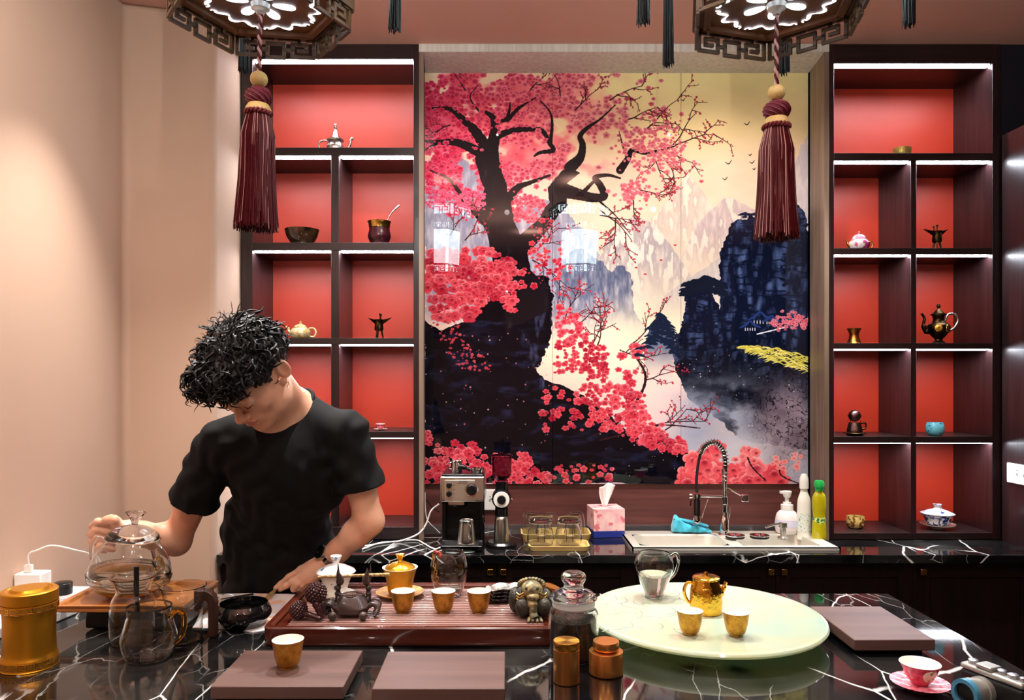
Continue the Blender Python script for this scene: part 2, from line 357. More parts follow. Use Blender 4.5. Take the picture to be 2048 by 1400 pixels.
def vert(stops):
    ys = [s[0] for s in stops]; return np.stack([np.interp(GY, ys, [s[1][k] for s in stops]) for k in range(3)], -1).astype(np.float32)
img = vert([(146, (251, 228, 160)), (260, (254, 224, 166)), (330, (250, 214, 184)), (470, (238, 214, 192)), (600, (228, 214, 196)), (690, (248, 232, 200)), (800, (236, 206, 196)), (900, (176, 176, 188)), (968, (190, 170, 176))])
lf = sm(-GX, -1200, -1000)[..., None]; img = img*(1-lf*.5)+C3((246, 196, 190))*lf*.5
img += (n_cl[..., None]-.5)*16
def inpoly(pts, jit=6, seed_n=None):
    nn = n_fin if seed_n is None else seed_n
    X = GX+(nn-.5)*jit*2; Y = GY+(n_mid-.5)*jit*2
    x0, x1 = min(p[0] for p in pts)-jit, max(p[0] for p in pts)+jit; y0, y1 = min(p[1] for p in pts)-jit, max(p[1] for p in pts)+jit
    i0, i1 = max(0, int((y0-146)*MS)), min(MH, int((y1-146)*MS)+1); j0, j1 = max(0, int((x0-848)*MS)), min(MW, int((x1-848)*MS)+1)
    m = np.zeros((MH, MW), bool); xs = X[i0:i1, j0:j1]; ys = Y[i0:i1, j0:j1]; r = np.zeros(xs.shape, bool); n = len(pts)
    for i in range(n):
        (ax, ay), (bx, by) = pts[i], pts[(i+1) % n]
        if ay == by: continue
        r ^= ((ys < ay) != (ys < by)) & (xs < (bx-ax)*(ys-ay)/(by-ay)+ax)
    m[i0:i1, j0:j1] = r; return m
def blend(mask, col, a=1.0):
    global img
    al = (mask.astype(np.float32)*a)[..., None] if mask.dtype == bool else (mask*a)[..., None]
    img = img*(1-al)+col*al
def mountain(pts, dark, light, fade0, fade1, jit=5, a=1.0, snow=None):
    m = inpoly(pts, jit)
    rid = np.clip((np.abs(n_rock-.5)*3.2), 0, 1)[..., None]
    c = C3(dark)*(1-rid)+C3(light)*rid
    if snow is not None:
        s = sm(n_rock, .56, .62)[..., None]*.8; c = c*(1-s)+C3(snow)*s
    al = m*(1-sm(GY, fade0, fade1)); blend(al.astype(np.float32), c, a)
mountain([(1240, 520), (1300, 440), (1340, 400), (1372, 345), (1392, 365), (1430, 420), (1480, 480), (1520, 560), (1240, 560)], (206, 188, 180), (236, 220, 206), 430, 540, 3, .85, (246, 234, 218))
mountain([(1360, 520), (1400, 440), (1445, 398), (1462, 394), (1500, 415), (1560, 440), (1620, 460), (1620, 560), (1360, 560)], (192, 170, 176), (226, 206, 200), 450, 560, 3, .85, (244, 228, 216))
mountain([(1560, 470), (1590, 330), (1604, 290), (1620, 262), (1620, 560), (1560, 560)], (196, 186, 202), (224, 212, 214), 400, 640, 5, .8)
mountain([(1180, 560), (1215, 480), (1250, 440), (1272, 430), (1300, 445), (1340, 490), (1370, 530), (1400, 580), (1180, 620)], (172, 160, 168), (226, 214, 206), 500, 620, 3, .9, (240, 232, 222))
mountain([(1290, 640), (1330, 590), (1370, 560), (1420, 530), (1480, 480), (1480, 640)], (186, 178, 184), (216, 206, 202), 560, 640, 5, .7)
mountain([(848, 330), (900, 300), (960, 340), (1000, 420), (1090, 400), (1130, 420), (1180, 470), (1200, 520), (1200, 700), (848, 640)], (134, 136, 166), (196, 190, 206), 560, 700, 8, .9)
mountain([(1105, 700), (1110, 560), (1130, 510), (1160, 495), (1200, 520), (1222, 545), (1235, 530), (1252, 532), (1262, 560), (1268, 620), (1290, 660), (1300, 720), (1105, 760)], (84, 92, 124), (166, 164, 178), 560, 710, 6, 1.0)
mist = np.clip(np.exp(-((GX-1230)/90)**2-((GY-700)/60)**2)*(0.6+n_cl*.8), 0, 1); blend(mist.astype(np.float32), C3((250, 236, 206)), .9)
# right cliffs
cl = inpoly([(1438, 620), (1440, 505), (1447, 488), (1462, 450), (1480, 438), (1492, 445), (1500, 425), (1515, 440), (1540, 470), (1560, 430), (1596, 408), (1612, 425), (1620, 500), (1620, 900), (1480, 880), (1440, 840), (1380, 800), (1350, 740), (1345, 700), (1362, 650), (1372, 600), (1370, 580), (1392, 562), (1420, 575)], 5)
c = C3((12, 18, 40))+np.clip(n_rock-.42, 0, 1)[..., None]*C3((150, 180, 240))*(0.7+.6*n_big[..., None])*sm(np.abs(n_rock2-.5), 0, .12)[..., None]
c = c*(1-.45*sm(GY, 640, 760)[..., None])
blend(cl, c)
pk = inpoly([(1288, 700), (1298, 660), (1310, 640), (1318, 624), (1326, 628), (1340, 650), (1346, 690), (1356, 720), (1330, 790), (1290, 760)], 5)
blend(pk*(1-sm(GY, 670, 780)).astype(np.float32), C3((40, 56, 92))+n_rock[..., None]*60)
mm = np.clip(sm(GY, 700, 900)*(1-sm(GY, 900, 990)*.3)*sm(n_cl+n_mid*.4, .58, .95)*sm(GX, 1290, 1350)*1.5, 0, 1); mm *= (1-.75*sm(GX, 1470, 1540)*(1-sm(GY, 840, 900)))
blend(mm.astype(np.float32), C3((176, 182, 202)), .85)
gl = np.clip(np.exp(-((GX-1320)/110)**2-((GY-800)/80)**2)*1.1*(.5+n_cl), 0, 1); blend(gl.astype(np.float32)*(~cl), C3((246, 208, 204)), .7)
rt = inpoly([(1480, 800), (1530, 780), (1618, 770), (1618, 960), (1540, 940), (1490, 880)], 10)
rs_m = np.clip(np.exp(-((GX-1575)/60)**2-((GY-850)/75)**2)*1.5, 0, 1)*(GX > 1400); blend(rs_m.astype(np.float32), np.where((np.abs(n_fin-.5) < .03)[..., None], C3((44, 34, 44)), C3((92, 72, 86))+n_mid[..., None]*90), .8)
ms2 = np.clip(np.exp(-((GX-1470)/75)**2-((GY-915)/42)**2)*1.4*(.55+n_cl*.9), 0, 1); blend(ms2.astype(np.float32), C3((206, 200, 208)), .85)
ms3 = np.clip(np.exp(-((GX-1400)/55)**2-((GY-840)/60)**2)*1.2*(.5+n_cl*.9), 0, 1); blend(ms3.astype(np.float32), C3((146, 154, 178)), .75)
# left dark bank
bk = inpoly([(848, 640), (880, 660), (940, 640), (1000, 560), (1040, 540), (1095, 556), (1106, 600), (1104, 640), (1100, 680), (1072, 740), (1090, 760), (1130, 770), (1180, 800), (1230, 840), (1262, 868), (1330, 870), (1372, 900), (1374, 968), (848, 968)], 6)
c = C3((7, 7, 16))+np.clip(n_rock-.52, 0, 1)[..., None]*C3((110, 110, 150))*np.exp(-((GX-1090)/50)**2)[..., None]*(GY < 780)[..., None]*2.0+np.clip(n_rock2-.55, 0, 1)[..., None]*C3((70, 80, 140))*(GY > 640)[..., None]
blend(bk, c)
# strokes and flowers
def stroke(pts, ws, col, jit=.8, a=1.0):
    P2 = spline([(x, y, 0) for x, y in pts], 10); n = len(P2)
    for i in range(n-1):
        t = i/(n-1)*(len(ws)-1); k = min(int(t), len(ws)-2); wd = ws[k]*(1-(t-k))+ws[k+1]*(t-k); wd = max(wd*(1+jit*.25*math.sin(i*2.1+pts[0][0])), .7)/2
        ax, ay, bx, by = P2[i].x, P2[i].y, P2[i+1].x, P2[i+1].y
        x0, x1 = min(ax, bx)-wd-1, max(ax, bx)+wd+1; y0, y1 = min(ay, by)-wd-1, max(ay, by)+wd+1
        i0, i1, j0, j1 = max(0, int((y0-146)*MS)), min(MH, int((y1-146)*MS)+1), max(0, int((x0-848)*MS)), min(MW, int((x1-848)*MS)+1)
        if i1 <= i0 or j1 <= j0: continue
        X = GX[i0:i1, j0:j1]-ax; Y = GY[i0:i1, j0:j1]-ay; dx, dy = bx-ax, by-ay; L2 = dx*dx+dy*dy+1e-9
        tt = np.clip((X*dx+Y*dy)/L2, 0, 1); d = np.hypot(X-tt*dx, Y-tt*dy); al = np.clip((wd-d)*MS+.5, 0, 1)[..., None]*a
        img[i0:i1, j0:j1] = img[i0:i1, j0:j1]*(1-al)+C3(col)*al
def flower(x, y, r, base, lightc, darkc, ph=0, sq=1.0, petals=5):
    i0, i1, j0, j1 = max(0, int((y-r-146)*MS)), min(MH, int((y+r-146)*MS)+1), max(0, int((x-r-848)*MS)), min(MW, int((x+r-848)*MS)+1)
    if i1 <= i0 or j1 <= j0: return
    X = GX[i0:i1, j0:j1]-x; Y = (GY[i0:i1, j0:j1]-y)/sq; d = np.hypot(X, Y); th = np.arctan2(Y, X)+ph
    pet = np.abs(np.cos(petals*th/2)); rim = r*(.62+.38*pet**.5); q = d/np.maximum(rim, .1)
    al = np.clip((1-q)*r*MS*.5, 0, 1)[..., None]
    sh = np.clip(q, 0, 1)[..., None]; c = C3(darkc)*(1-sh)**1.5+C3(base)*(1-(1-sh)**1.5)
    hl = (np.clip((q-.55)/.45, 0, 1)*np.clip(.5-Y/r*.6, 0, 1))[..., None]; c = c*(1-hl)+C3(lightc)*hl
    ed = (pet < .25)[..., None]*.35; c = c*(1-ed)+C3(darkc)*ed
    img[i0:i1, j0:j1] = img[i0:i1, j0:j1]*(1-al)+c*al
rr = random.Random(5); DEN = [1.0]
def mixc(a, b, t): return tuple(a[i]*(1-t)+b[i]*t for i in range(3))
def field(n, region, rmin, rmax, cf, dens=None, dk=.62, lt=.8):
    for _ in range(int(n*DEN[0])):
        x, y = region()
        if dens is not None and rr.random() > dens(x, y): continue
        b = cf(x, y); b = mixc(b, (rr.choice([(255, 180, 190), (190, 20, 50), (255, 120, 130)])), rr.random()*.28); r = rmin+(rmax-rmin)*rr.random()**1.6
        flower(x, y, r, b, mixc(b, (255, 226, 224), lt*rr.random()), mixc(b, (120, 6, 30), dk), rr.random()*6, .6+.4*rr.random())
        if r > 9: q = rr.random()*6; flower(x+r*.1, y+r*.08, r*.52, mixc(b, (150, 14, 40), .22), mixc(b, (255, 210, 206), .6), mixc(b, (110, 4, 26), .75), q, .7)
nb = vnoise(46, 34, 21, 3)
def ns(a, x, y): return a[min(MH-1, max(0, int((y-146)*MS))), min(MW-1, max(0, int((x-848)*MS)))]
def canopy(x, y):
    edge = 330+70*math.sin((x-848)/90.0)-max(0, x-1180)*.35+ (30 if x < 1000 else 40)
    if y > edge+60*ns(nb, x, y): return 0
    d = 1.0-sm(np.float32(x), 1120, 1330)*.82
    hole = math.exp(-((x-1050)/55)**2-((y-305)/26)**2)
    return float(d)*(1 if ns(nb, x, y) > .36+.12*(x > 1100)+.45*hole else .05)
def ccol(x, y):
    t = min(1, max(0, (x-900)/330)); return mixc((236, 50, 92), (246, 148, 150), t)
def bgpatch():
    k = np.clip((nb-.33)*7, 0, 1)*(1-sm(GX, 1120, 1290))*(1-sm(GY+(GX-848)*.02, 330, 400)); return k
col_f = np.stack([np.interp(GX, [848, 950, 1230], [232, 238, 246])-(n_mid-.5)*50, np.interp(GX, [848, 950, 1230], [44, 66, 140])-(n_mid-.5)*110, np.interp(GX, [848, 950, 1230], [100, 88, 146])-(n_mid-.5)*90], -1)
blend(bgpatch().astype(np.float32), col_f, .85)
field(2600, lambda: (848+rr.random()*480, 146+rr.random()*300), 4, 10, ccol, canopy)
BK = (20, 15, 22)
trunk = inpoly([(1010, 600), (985, 520), (975, 470), (955, 430), (962, 400), (968, 375), (955, 340), (950, 315), (965, 300), (995, 290), (1000, 330), (1012, 370), (1020, 400), (1028, 440), (1040, 470), (1075, 440), (1098, 405), (1096, 375), (1115, 350), (1140, 330), (1160, 345), (1128, 372), (1135, 410), (1110, 440), (1080, 480), (1055, 505), (1062, 540), (1095, 570), (1100, 620), (1010, 660)], 2.5)
blend(trunk, C3(BK)+np.clip(n_rock-.6, 0, 1)[..., None]*90)
for pts, ws in [([(985, 320), (950, 300), (915, 285), (880, 284), (848, 282)], [22, 16, 10, 4]), ([(880, 284), (862, 292), (850, 300)], [6, 2]),
    ([(978, 305), (950, 262), (925, 238), (900, 218), (862, 216)], [22, 14, 9, 3]), ([(982, 300), (990, 262), (985, 235), (968, 222)], [24, 16, 10, 5]),
    ([(990, 275), (1020, 262), (1060, 258), (1085, 262), (1098, 285), (1106, 300), (1080, 305), (1068, 312)], [12, 9, 7, 8, 3]), ([(1015, 240), (1035, 218), (1055, 205), (1080, 190)], [8, 6, 3, 2]), ([(985, 240), (1010, 240), (1018, 222), (1020, 205)], [6, 7, 5, 2]),
    ([(1140, 335), (1160, 315), (1165, 290), (1160, 272), (1175, 255), (1200, 238), (1230, 210)], [22, 14, 10, 8, 4, 2]), ([(1125, 380), (1155, 388), (1185, 395), (1208, 392), (1200, 370), (1190, 355), (1215, 350), (1240, 356)], [26, 18, 14, 12, 7, 3]), ([(1160, 392), (1178, 372), (1192, 358)], [9, 6, 5]),
    ([(1018, 395), (1035, 375), (1060, 365), (1100, 350)], [16, 9, 4]), ([(970, 440), (945, 415), (925, 395), (900, 360), (860, 340)], [20, 12, 7, 2]), ([(1240, 340), (1255, 318), (1264, 300), (1290, 306), (1320, 300), (1350, 292)], [14, 10, 7, 5, 2]), ([(1255, 320), (1245, 290), (1238, 262)], [5, 3, 1]),
    ([(1100, 288), (1104, 250), (1100, 225), (1080, 200)], [7, 5, 3, 2]), ([(960, 225), (940, 195), (955, 170)], [4, 2, 1]), ([(1190, 395), (1230, 430), (1262, 470)], [4, 2, 1])]:
    stroke(pts, ws, BK)
def twig(x, y, a, L, wd, dep=0, buds=(214, 60, 76)):
    pts = [(x, y)]; aa = a
    for i in range(4): aa += rr.uniform(-.25, .25); x += math.cos(aa)*L/4; y += math.sin(aa)*L/4; pts.append((x, y))
    stroke(pts, [wd, wd*.4], (44, 22, 30), .3)
    for p in pts[1:]:
        if rr.random() < .7: flower(p[0]+rr.uniform(-3, 3), p[1]+rr.uniform(-3, 3), rr.uniform(1.5, 3), buds, (250, 150, 160), (120, 20, 40))
        if dep < 2 and rr.random() < .75: twig(p[0], p[1], aa+rr.choice([-1, 1])*rr.uniform(.4, 1), L*.5, wd*.7, dep+1, buds)
for (x, y, a, L) in [(1350, 290, -.2, 80), (1330, 300, .5, 60), (1300, 304, 1.1, 80), (1345, 290, -.8, 80), (1290, 260, -.7, 90), (1250, 240, -.5, 70), (1220, 200, -.6, 70), (1330, 320, .9, 50), (1200, 420, .6, 90), (1230, 440, 1.4, 50), (1200, 430, .2, 60), (1280, 380, .2, 50), (1265, 395, 1.4, 40), (1300, 250, -.1, 50), (900, 250, 2.6, 50), (1060, 180, -.8, 60), (1150, 220, -1, 60), (1120, 190, -1.4, 50), (930, 180, -2, 40)]:
    twig(x, y, a, L, 2.6)
field(260, lambda: (rr.gauss(1310, 34), rr.gauss(300, 26)), 3, 7, lambda x, y: (244, 128, 138), dk=.35)
field(70, lambda: (rr.gauss(1270, 20), rr.gauss(384, 12)), 3, 7, lambda x, y: (240, 120, 134), dk=.35)
field(620, lambda: (848+rr.random()*480, 146+rr.random()*300), 3, 8, ccol, lambda x, y: canopy(x, y)*.8*(0 if ns(trunk, x, y) else 1))
# lavender haze lower left of the crown, small blossoms
field(150, lambda: (848+rr.random()*120, 380+rr.random()*40), 3, 6, lambda x, y: (222, 90, 130), dk=.3)
def tri(x0, x1, y0, y1, f): 
    def g():
        for _ in range(40):
            x = rr.uniform(x0, x1); y = rr.uniform(y0, y1)
            if f(x, y): return x, y
        return x, y
    return g
CR = lambda x, y: mixc((232, 74, 88), (168, 24, 46), max(0, min(1, (float(ns(n_mid, x, y))-.42)*3.2))); DEN[0] = .62
for (x, y, a, L) in [(900, 470, -1.2, 60), (930, 480, -.8, 60), (1075, 500, -.8, 60), (1065, 520, .4, 90), (1130, 640, -1.3, 60), (1180, 700, -.9, 80), (1195, 690, -1.2, 60), (1150, 660, -1.0, 60), (1240, 720, -1.1, 60), (1260, 690, -.7, 80), (1290, 760, -.4, 60), (1240, 700, .3, 70), (1310, 850, -.3, 100), (1330, 860, -.4, 60), (1350, 900, .4, 80)]:
    twig(x, y, a, L, 2.4)
stroke([(1264, 702), (1290, 748), (1280, 790), (1240, 840), (1190, 870)], [3, 5, 5, 4], (40, 18, 26)); stroke([(1200, 880), (1280, 860), (1330, 850), (1400, 856)], [4, 3, 2], (50, 20, 30)); stroke([(1250, 860), (1300, 885), (1370, 905), (1400, 915)], [4, 3, 2], (50, 20, 30))
field(90, lambda: (rr.gauss(1080, 14), rr.gauss(500, 26)), 3, 8, CR); field(60, lambda: (rr.gauss(1110, 18), rr.gauss(540, 12)), 3, 7, CR)
field(330, tri(848, 1030, 490, 640, lambda x, y: y > 500+max(0, (x-1000))*1.2 and y < 660-(x-848)*.28+20*math.sin(x/20)), 8, 17, CR)
field(120, lambda: (rr.gauss(990, 30), rr.gauss(560, 18)), 6, 12, CR)
field(160, tri(860, 980, 640, 745, lambda x, y: abs(x-(880+(y-640)*.75)) < 34), 2, 4.5, lambda x, y: (200, 60, 70))
field(240, tri(1098, 1190, 610, 770, lambda x, y: x > 1098 and abs(x-(1128+(y-610)*.25)) < 12+(y-610)*.32 and y < 745), 4, 9, CR)
field(110, tri(1180, 1215, 690, 760, lambda x, y: True), 4, 8, CR)
field(330, tri(1080, 1290, 740, 900, lambda x, y: abs(y-(800+(x-1180)*.35)) < 50 and x > 1175), 4, 10, CR)
field(70, tri(1085, 1180, 770, 860, lambda x, y: True), 5, 11, CR)
field(110, tri(1250, 1370, 800, 906, lambda x, y: abs(y-(830+(x-1250)*.6)) < 28), 6, 15, CR)
field(40, tri(1215, 1300, 690, 800, lambda x, y: abs(x-(1270-(y-690)*.3)) < 22), 6, 13, CR)
field(250, tri(848, 1060, 850, 968, lambda x, y: y > 862+(x-848)*.30+18*math.sin(x/17)), 6, 14, CR)
field(110, tri(990, 1110, 900, 968, lambda x, y: y > 905+(x-990)*.4), 6, 12, CR)
field(60, tri(1100, 1230, 930, 968, lambda x, y: True), 4, 9, CR)
field(120, tri(1370, 1560, 925, 972, lambda x, y: y > 930+8*math.sin(x/12)), 12, 26, lambda x, y: (236, 84, 92), dk=.35)
field(26, lambda: (rr.gauss(1412, 16), rr.gauss(930, 14)), 12, 22, lambda x, y: (240, 92, 98), dk=.35)
field(22, lambda: (rr.gauss(1492, 12), rr.gauss(908, 9)), 7, 14, lambda x, y: (246, 124, 122), dk=.3)
stroke([(1495, 915), (1505, 935), (1530, 960)], [3, 2], (50, 20, 30)); stroke([(1560, 925), (1562, 950), (1600, 968)], [3, 2], (50, 20, 30))
field(16, lambda: (rr.gauss(1562, 10), rr.gauss(925, 8)), 6, 11, lambda x, y: (250, 150, 146), dk=.3); field(10, lambda: (rr.gauss(1596, 8), rr.gauss(925, 14)), 5, 9, lambda x, y: (250, 160, 156), dk=.3)
# pines, pagoda, pink tree on the right cliff
for _ in range(150):
    x = rr.gauss(1320, 18); y = 625+abs(x-1320)*1.2+rr.random()*50
    stroke([(x-7, y+2), (x, y), (x+8, y+3)], [2, 4, 1], (18, 30, 54))
for _ in range(180):
    x = rr.uniform(1365, 1450); y = 552+abs(x-1410)*.35+rr.random()*26
    stroke([(x-7, y+2), (x, y), (x+8, y+3)], [2, 5, 1], (16, 24, 42))
for _ in range(60):
    x = rr.uniform(1480, 1530); y = rr.uniform(425, 450); stroke([(x-5, y+2), (x+6, y)], [1, 3], (24, 30, 56))
for _ in range(150):
    t = rr.random(); x = 1484+t*134; y = 694+26*t*t+rr.uniform(-4, 26)*math.sin(min(1, t*1.6)*PI/2); stroke([(x-12, y+rr.uniform(-1, 3)), (x, y-2), (x+12, y+4)], [1, 2.6, 1], rr.choice([(206, 196, 84), (170, 158, 60), (226, 216, 120)]))
for (x, y, s) in [(1520, 636, 1.0), (1500, 652, .8), (1542, 640, .7)]:
    stroke([(x-26*s, y+4*s), (x-12*s, y-2*s), (x, y-12*s), (x+12*s, y-2*s), (x+26*s, y+3*s)], [2, 5, 3, 5, 2], (34, 52, 110))
    stroke([(x-14*s, y+8*s), (x+14*s, y+8*s)], [7, 7], (16, 20, 36)); 
    for k in range(-2, 3): stroke([(x+k*6*s, y+5*s), (x+k*6*s+.1, y+11*s)], [1.6, 1.6], (196, 200, 220))
stroke([(1514, 668), (1572, 654)], [2.4, 2.4], (230, 232, 240))
field(150, lambda: (rr.gauss(1592, 22), rr.gauss(644, 11)), 3, 6, lambda x, y: (216, 120, 134), dk=.55)
field(30, lambda: (rr.gauss(1548, 8), rr.gauss(648, 4)), 3, 5, lambda x, y: (206, 110, 130), dk=.5)
for _ in range(220):
    x = rr.uniform(1200, 1600); y = rr.uniform(700, 960)
    flower(x, y, rr.uniform(.8, 1.8), (236, 220, 226), (255, 255, 255), (200, 160, 170))
for _ in range(90):
    x = rr.uniform(850, 1100); y = rr.uniform(660, 900); flower(x, y, rr.uniform(.8, 2.4), rr.choice([(220, 150, 150), (240, 220, 220), (216, 90, 100)]), (255, 240, 240), (160, 60, 70))
for (x, y, s) in [(1366, 200, 4), (1494, 248, 6), (1457, 326, 7), (1450, 358, 5), (1504, 325, 5), (1508, 338, 3), (1500, 310, 3)]:
    stroke([(x-s, y-s*.3), (x, y+s*.2), (x+s*.9, y-s*.9)], [1, 2, .8], (60, 48, 56), .2)
for (x, y) in [(1350, 490), (1268, 518), (1322, 520), (1290, 548), (1272, 535), (1230, 470)]: flower(x, y, 4, (208, 64, 74), (240, 120, 120), (150, 30, 40), rr.random()*3, .5, 3)
img = np.clip(img, 0, 255)/255.0
px = np.ones((MH, MW, 4), np.float32); px[..., :3] = img[::-1]
bi = bpy.data.images.new('mural_print', MW, MH); bi.pixels.foreach_set(px.ravel()); bi.update(); bi.pack()
mm_ = bpy.data.materials.new('glazed_mural_print'); mm_.use_nodes = True; nt = mm_.node_tree; b = nt.nodes['Principled BSDF']
ti = nt.nodes.new('ShaderNodeTexImage'); ti.image = bi; ti.interpolation = 'Cubic'; uvn = nt.nodes.new('ShaderNodeUVMap'); uvn.uv_map = 'UVMap'
nt.links.new(uvn.outputs[0], ti.inputs[0]); nt.links.new(ti.outputs[0], b.inputs['Base Color']); b.inputs['Roughness'].default_value = 0.35; b.inputs['Coat Weight'].default_value = 1.0; b.inputs['Coat Roughness'].default_value = 0.0
b.inputs['Specular IOR Level'].default_value = 0.0
mu = thing('mural', (0.4, DM, ZM0), 'large glossy mural of a pink blossom tree and misty mountains on the back wall', 'mural')
xs_ = [848, 1105, 1362, 1617.5]
for i in range(3):
    x0 = (xs_[i]-CX)*DM/F+.0006; x1 = (xs_[i+1]-CX)*DM/F-.0006
    me = MB().box(x0-.4, x1-.4, 0, 0.011, 0, ZM1-ZM0).mesh('mural_panel'); uv = me.uv_layers.new(name='UVMap')
    for l in me.loops:
        co = me.vertices[l.vertex_index].co; uv.data[l.index].uv = ((co.x+.4-XM0)/(XM1-XM0), co.z/(ZM1-ZM0))
    obj('mural_panel', me, mm_, mu, smooth=0, bevel=.0008)
# ================================================================ back counter
DC = 2.70
S0 = (0.455, 1.215, 2.765, 3.075)      # sink opening x0,x1,y0,y1
ct = thing('countertop', (0, DC, TZ), 'long black veined marble worktop along the back wall under the mural', 'worktop')
m = MB(); gx = [XLR+.002, S0[0]+.012, S0[1]-.012, XR-.001]; gy = [DC, S0[2]+.012, S0[3]-.012, DM-.005]
vid = {}
for k, z in enumerate((-0.03, 0)):
    for i, x in enumerate(gx):
        for j, y in enumerate(gy): vid[i, j, k] = len(m.v); m.v.append((x, y-DC, z))
for i in range(3):
    for j in range(3):
        if (i, j) == (1, 1): continue
        m.f += [(vid[i, j, 1], vid[i+1, j, 1], vid[i+1, j+1, 1], vid[i, j+1, 1]), (vid[i, j, 0], vid[i, j+1, 0], vid[i+1, j+1, 0], vid[i+1, j, 0])]
for i in range(3):
    for j, d in ((0, 1), (3, 1)): m.f.append((vid[i, j, 0], vid[i+1, j, 0], vid[i+1, j, 1], vid[i, j, 1]))
    m.f += [(vid[0, i, 0], vid[0, i+1, 0], vid[0, i+1, 1], vid[0, i, 1]), (vid[3, i, 0], vid[3, i+1, 0], vid[3, i+1, 1], vid[3, i, 1])]
m.f += [(vid[1, j, 0], vid[2, j, 0], vid[2, j, 1], vid[1, j, 1]) for j in (1, 2)]+[(vid[i, 1, 0], vid[i, 2, 0], vid[i, 2, 1], vid[i, 1, 1]) for i in (1, 2)]
m.m = [0]*len(m.f)
obj('slab', m, M['marble'], ct, smooth=0, bevel=.002)
def CXp(px): return (px-CX)*2.74/F
doors = [(440, 717, 1), (717, 994, 1), (994, 1273, 0), (1273, 1552, 1), (1552, 1828, 0), (1828, 2100, 0)]
units = [((0,), 'dark brown base cabinet at the left end of the back counter, behind the man'), ((1, 2), 'dark brown two door base cabinet under the coffee machine'), ((3, 4), 'dark brown two door base cabinet under the sink'), ((5,), 'dark brown base cabinet at the right end of the back counter')]
for ids, lab in units:
    xa = CXp(doors[ids[0]][0]); xb = min(CXp(doors[ids[-1]][1]), XR-.003)
    if ids[0] == 0: xa = XLR+.004
    t = thing('base_cabinet', ((xa+xb)/2, 2.76, 0), lab, 'cabinet'); o = (xa+xb)/2; dpt = DM-2.76-.01
    bd = MB().box(xa-o+.001, xa-o+.019, 0, dpt, .1, .84).box(xb-o-.019, xb-o-.001, 0, dpt, .1, .84).box(xa-o+.019, xb-o-.019, 0, dpt, .1, .118).box(xa-o+.019, xb-o-.019, dpt-.01, dpt, .118, .84)
    obj('body', bd, M['cab_wood'], t)
    obj('plinth', MB().box(xa-o+.001, xb-o-.001, .05, dpt, 0, .099), M['blackm'], t)
    for i in ids:
        a = max(CXp(doors[i][0]), XLR+.006)+.0015-o; b = min(CXp(doors[i][1]), XR-.003)-.0015-o; z0, z1, w_ = .105, .838, .055
        d = obj('door', MB().box(a, a+w_, -.02, -.001, z0, z1).box(b-w_, b, -.02, -.001, z0, z1).box(a+w_, b-w_, -.02, -.001, z0, z0+w_).box(a+w_, b-w_, -.02, -.001, z1-w_, z1), M['cab_wood'], t, bevel=.001)
        obj('door_panel', MB().box(a+w_, b-w_, -.012, -.002, z0+w_, z1-w_), M['cab_wood'], d)
        kx = (b-.022) if doors[i][2] else (a+.022)
        obj('knob', MB().lathe([(0, -.0205), (.006, -.0205), (.006, -.03), (.010, -.034), (.0135, -.04), (.0125, -.047), (0, -.049)], 6, (0, 0, 0), M=Matrix.Rotation(-PI/2, 4, 'X') @ Matrix.Scale(-1, 4, (0, 0, 1))).__class__().box(kx-.005, kx+.005, -.03, -.0202, .803, .813).box(kx-.011, kx+.011, -.045, -.03, .797, .819), M['brass'], d, bevel=.003, seg=3)['label'] = 'polished square brass knob'
# ---------------- sink
x0, x1, y0, y1 = S0; sk = thing('sink', ((x0+x1)/2, (y0+y1)/2, TZ), 'stainless steel double bowl sink set into the back counter', 'sink')
ox, oy = (x0+x1)/2, (y0+y1)/2; W2, H2 = (x1-x0)/2, (y1-y0)/2
def bowl(mb, a, b, c, d, z1=.012, dep=.17, n=6, r=.03):
    def ring(rr, ins, z):
        out = []
        for (qx, qy, s) in ((b-ins, d-ins, 0), (a+ins, d-ins, 1), (a+ins, c+ins, 2), (b-ins, c+ins, 3)):
            cx = qx-rr if s in (0, 3) else qx+rr; cy = qy-rr if s in (0, 1) else qy+rr
            for k in range(n+1): an = s*PI/2+k/n*PI/2; out.append((cx+rr*math.cos(an), cy+rr*math.sin(an), z))
        return out
    rs = [ring(r, 0, z1), ring(r, .004, z1-.008), ring(r*.9, .008, -dep+.03), ring(r*.8, .022, -dep)]
    m = len(rs[0]); vs = sum(rs, []); fs = []
    for k in range(3):
        for i in range(m): j = (i+1) % m; fs.append((k*m+i, k*m+j, (k+1)*m+j, (k+1)*m+i))
    fs.append(tuple(3*m+i for i in range(m))); mb.add(vs, fs); return rs[0]
b1 = (-W2+.035, -.012, -H2+.035, H2-.075); b2 = (.035, W2-.06, -H2+.035, H2-.075)
m = MB(); 
def rim(mb):
    xs = [-W2, b1[0], b1[1], b2[0], b2[1], W2]; ys = [-H2, b1[2], b1[3], H2]; z = .012
    for i in range(5):
        for j in range(3):
            if j == 1 and i in (1, 3): continue
            mb.box(xs[i], xs[i+1], ys[j], ys[j+1], z-.003, z)
    mb.box(-W2, W2, -H2, -H2+.006, .0005, z).box(-W2, W2, H2-.006, H2, .0005, z).box(-W2, -W2+.006, -H2, H2, .0005, z).box(W2-.006, W2, -H2, H2, .0005, z)
rim(m); obj('rim', m, M['sinksteel'], sk, smooth=0, fix=False)
m = MB(); bowl(m, *b1, r=.045); obj('basin', m, M['sinksteel'], sk, fix=False)
m = MB(); bowl(m, *b2, r=.02); obj('basin', m, M['sinksteel'], sk, fix=False)
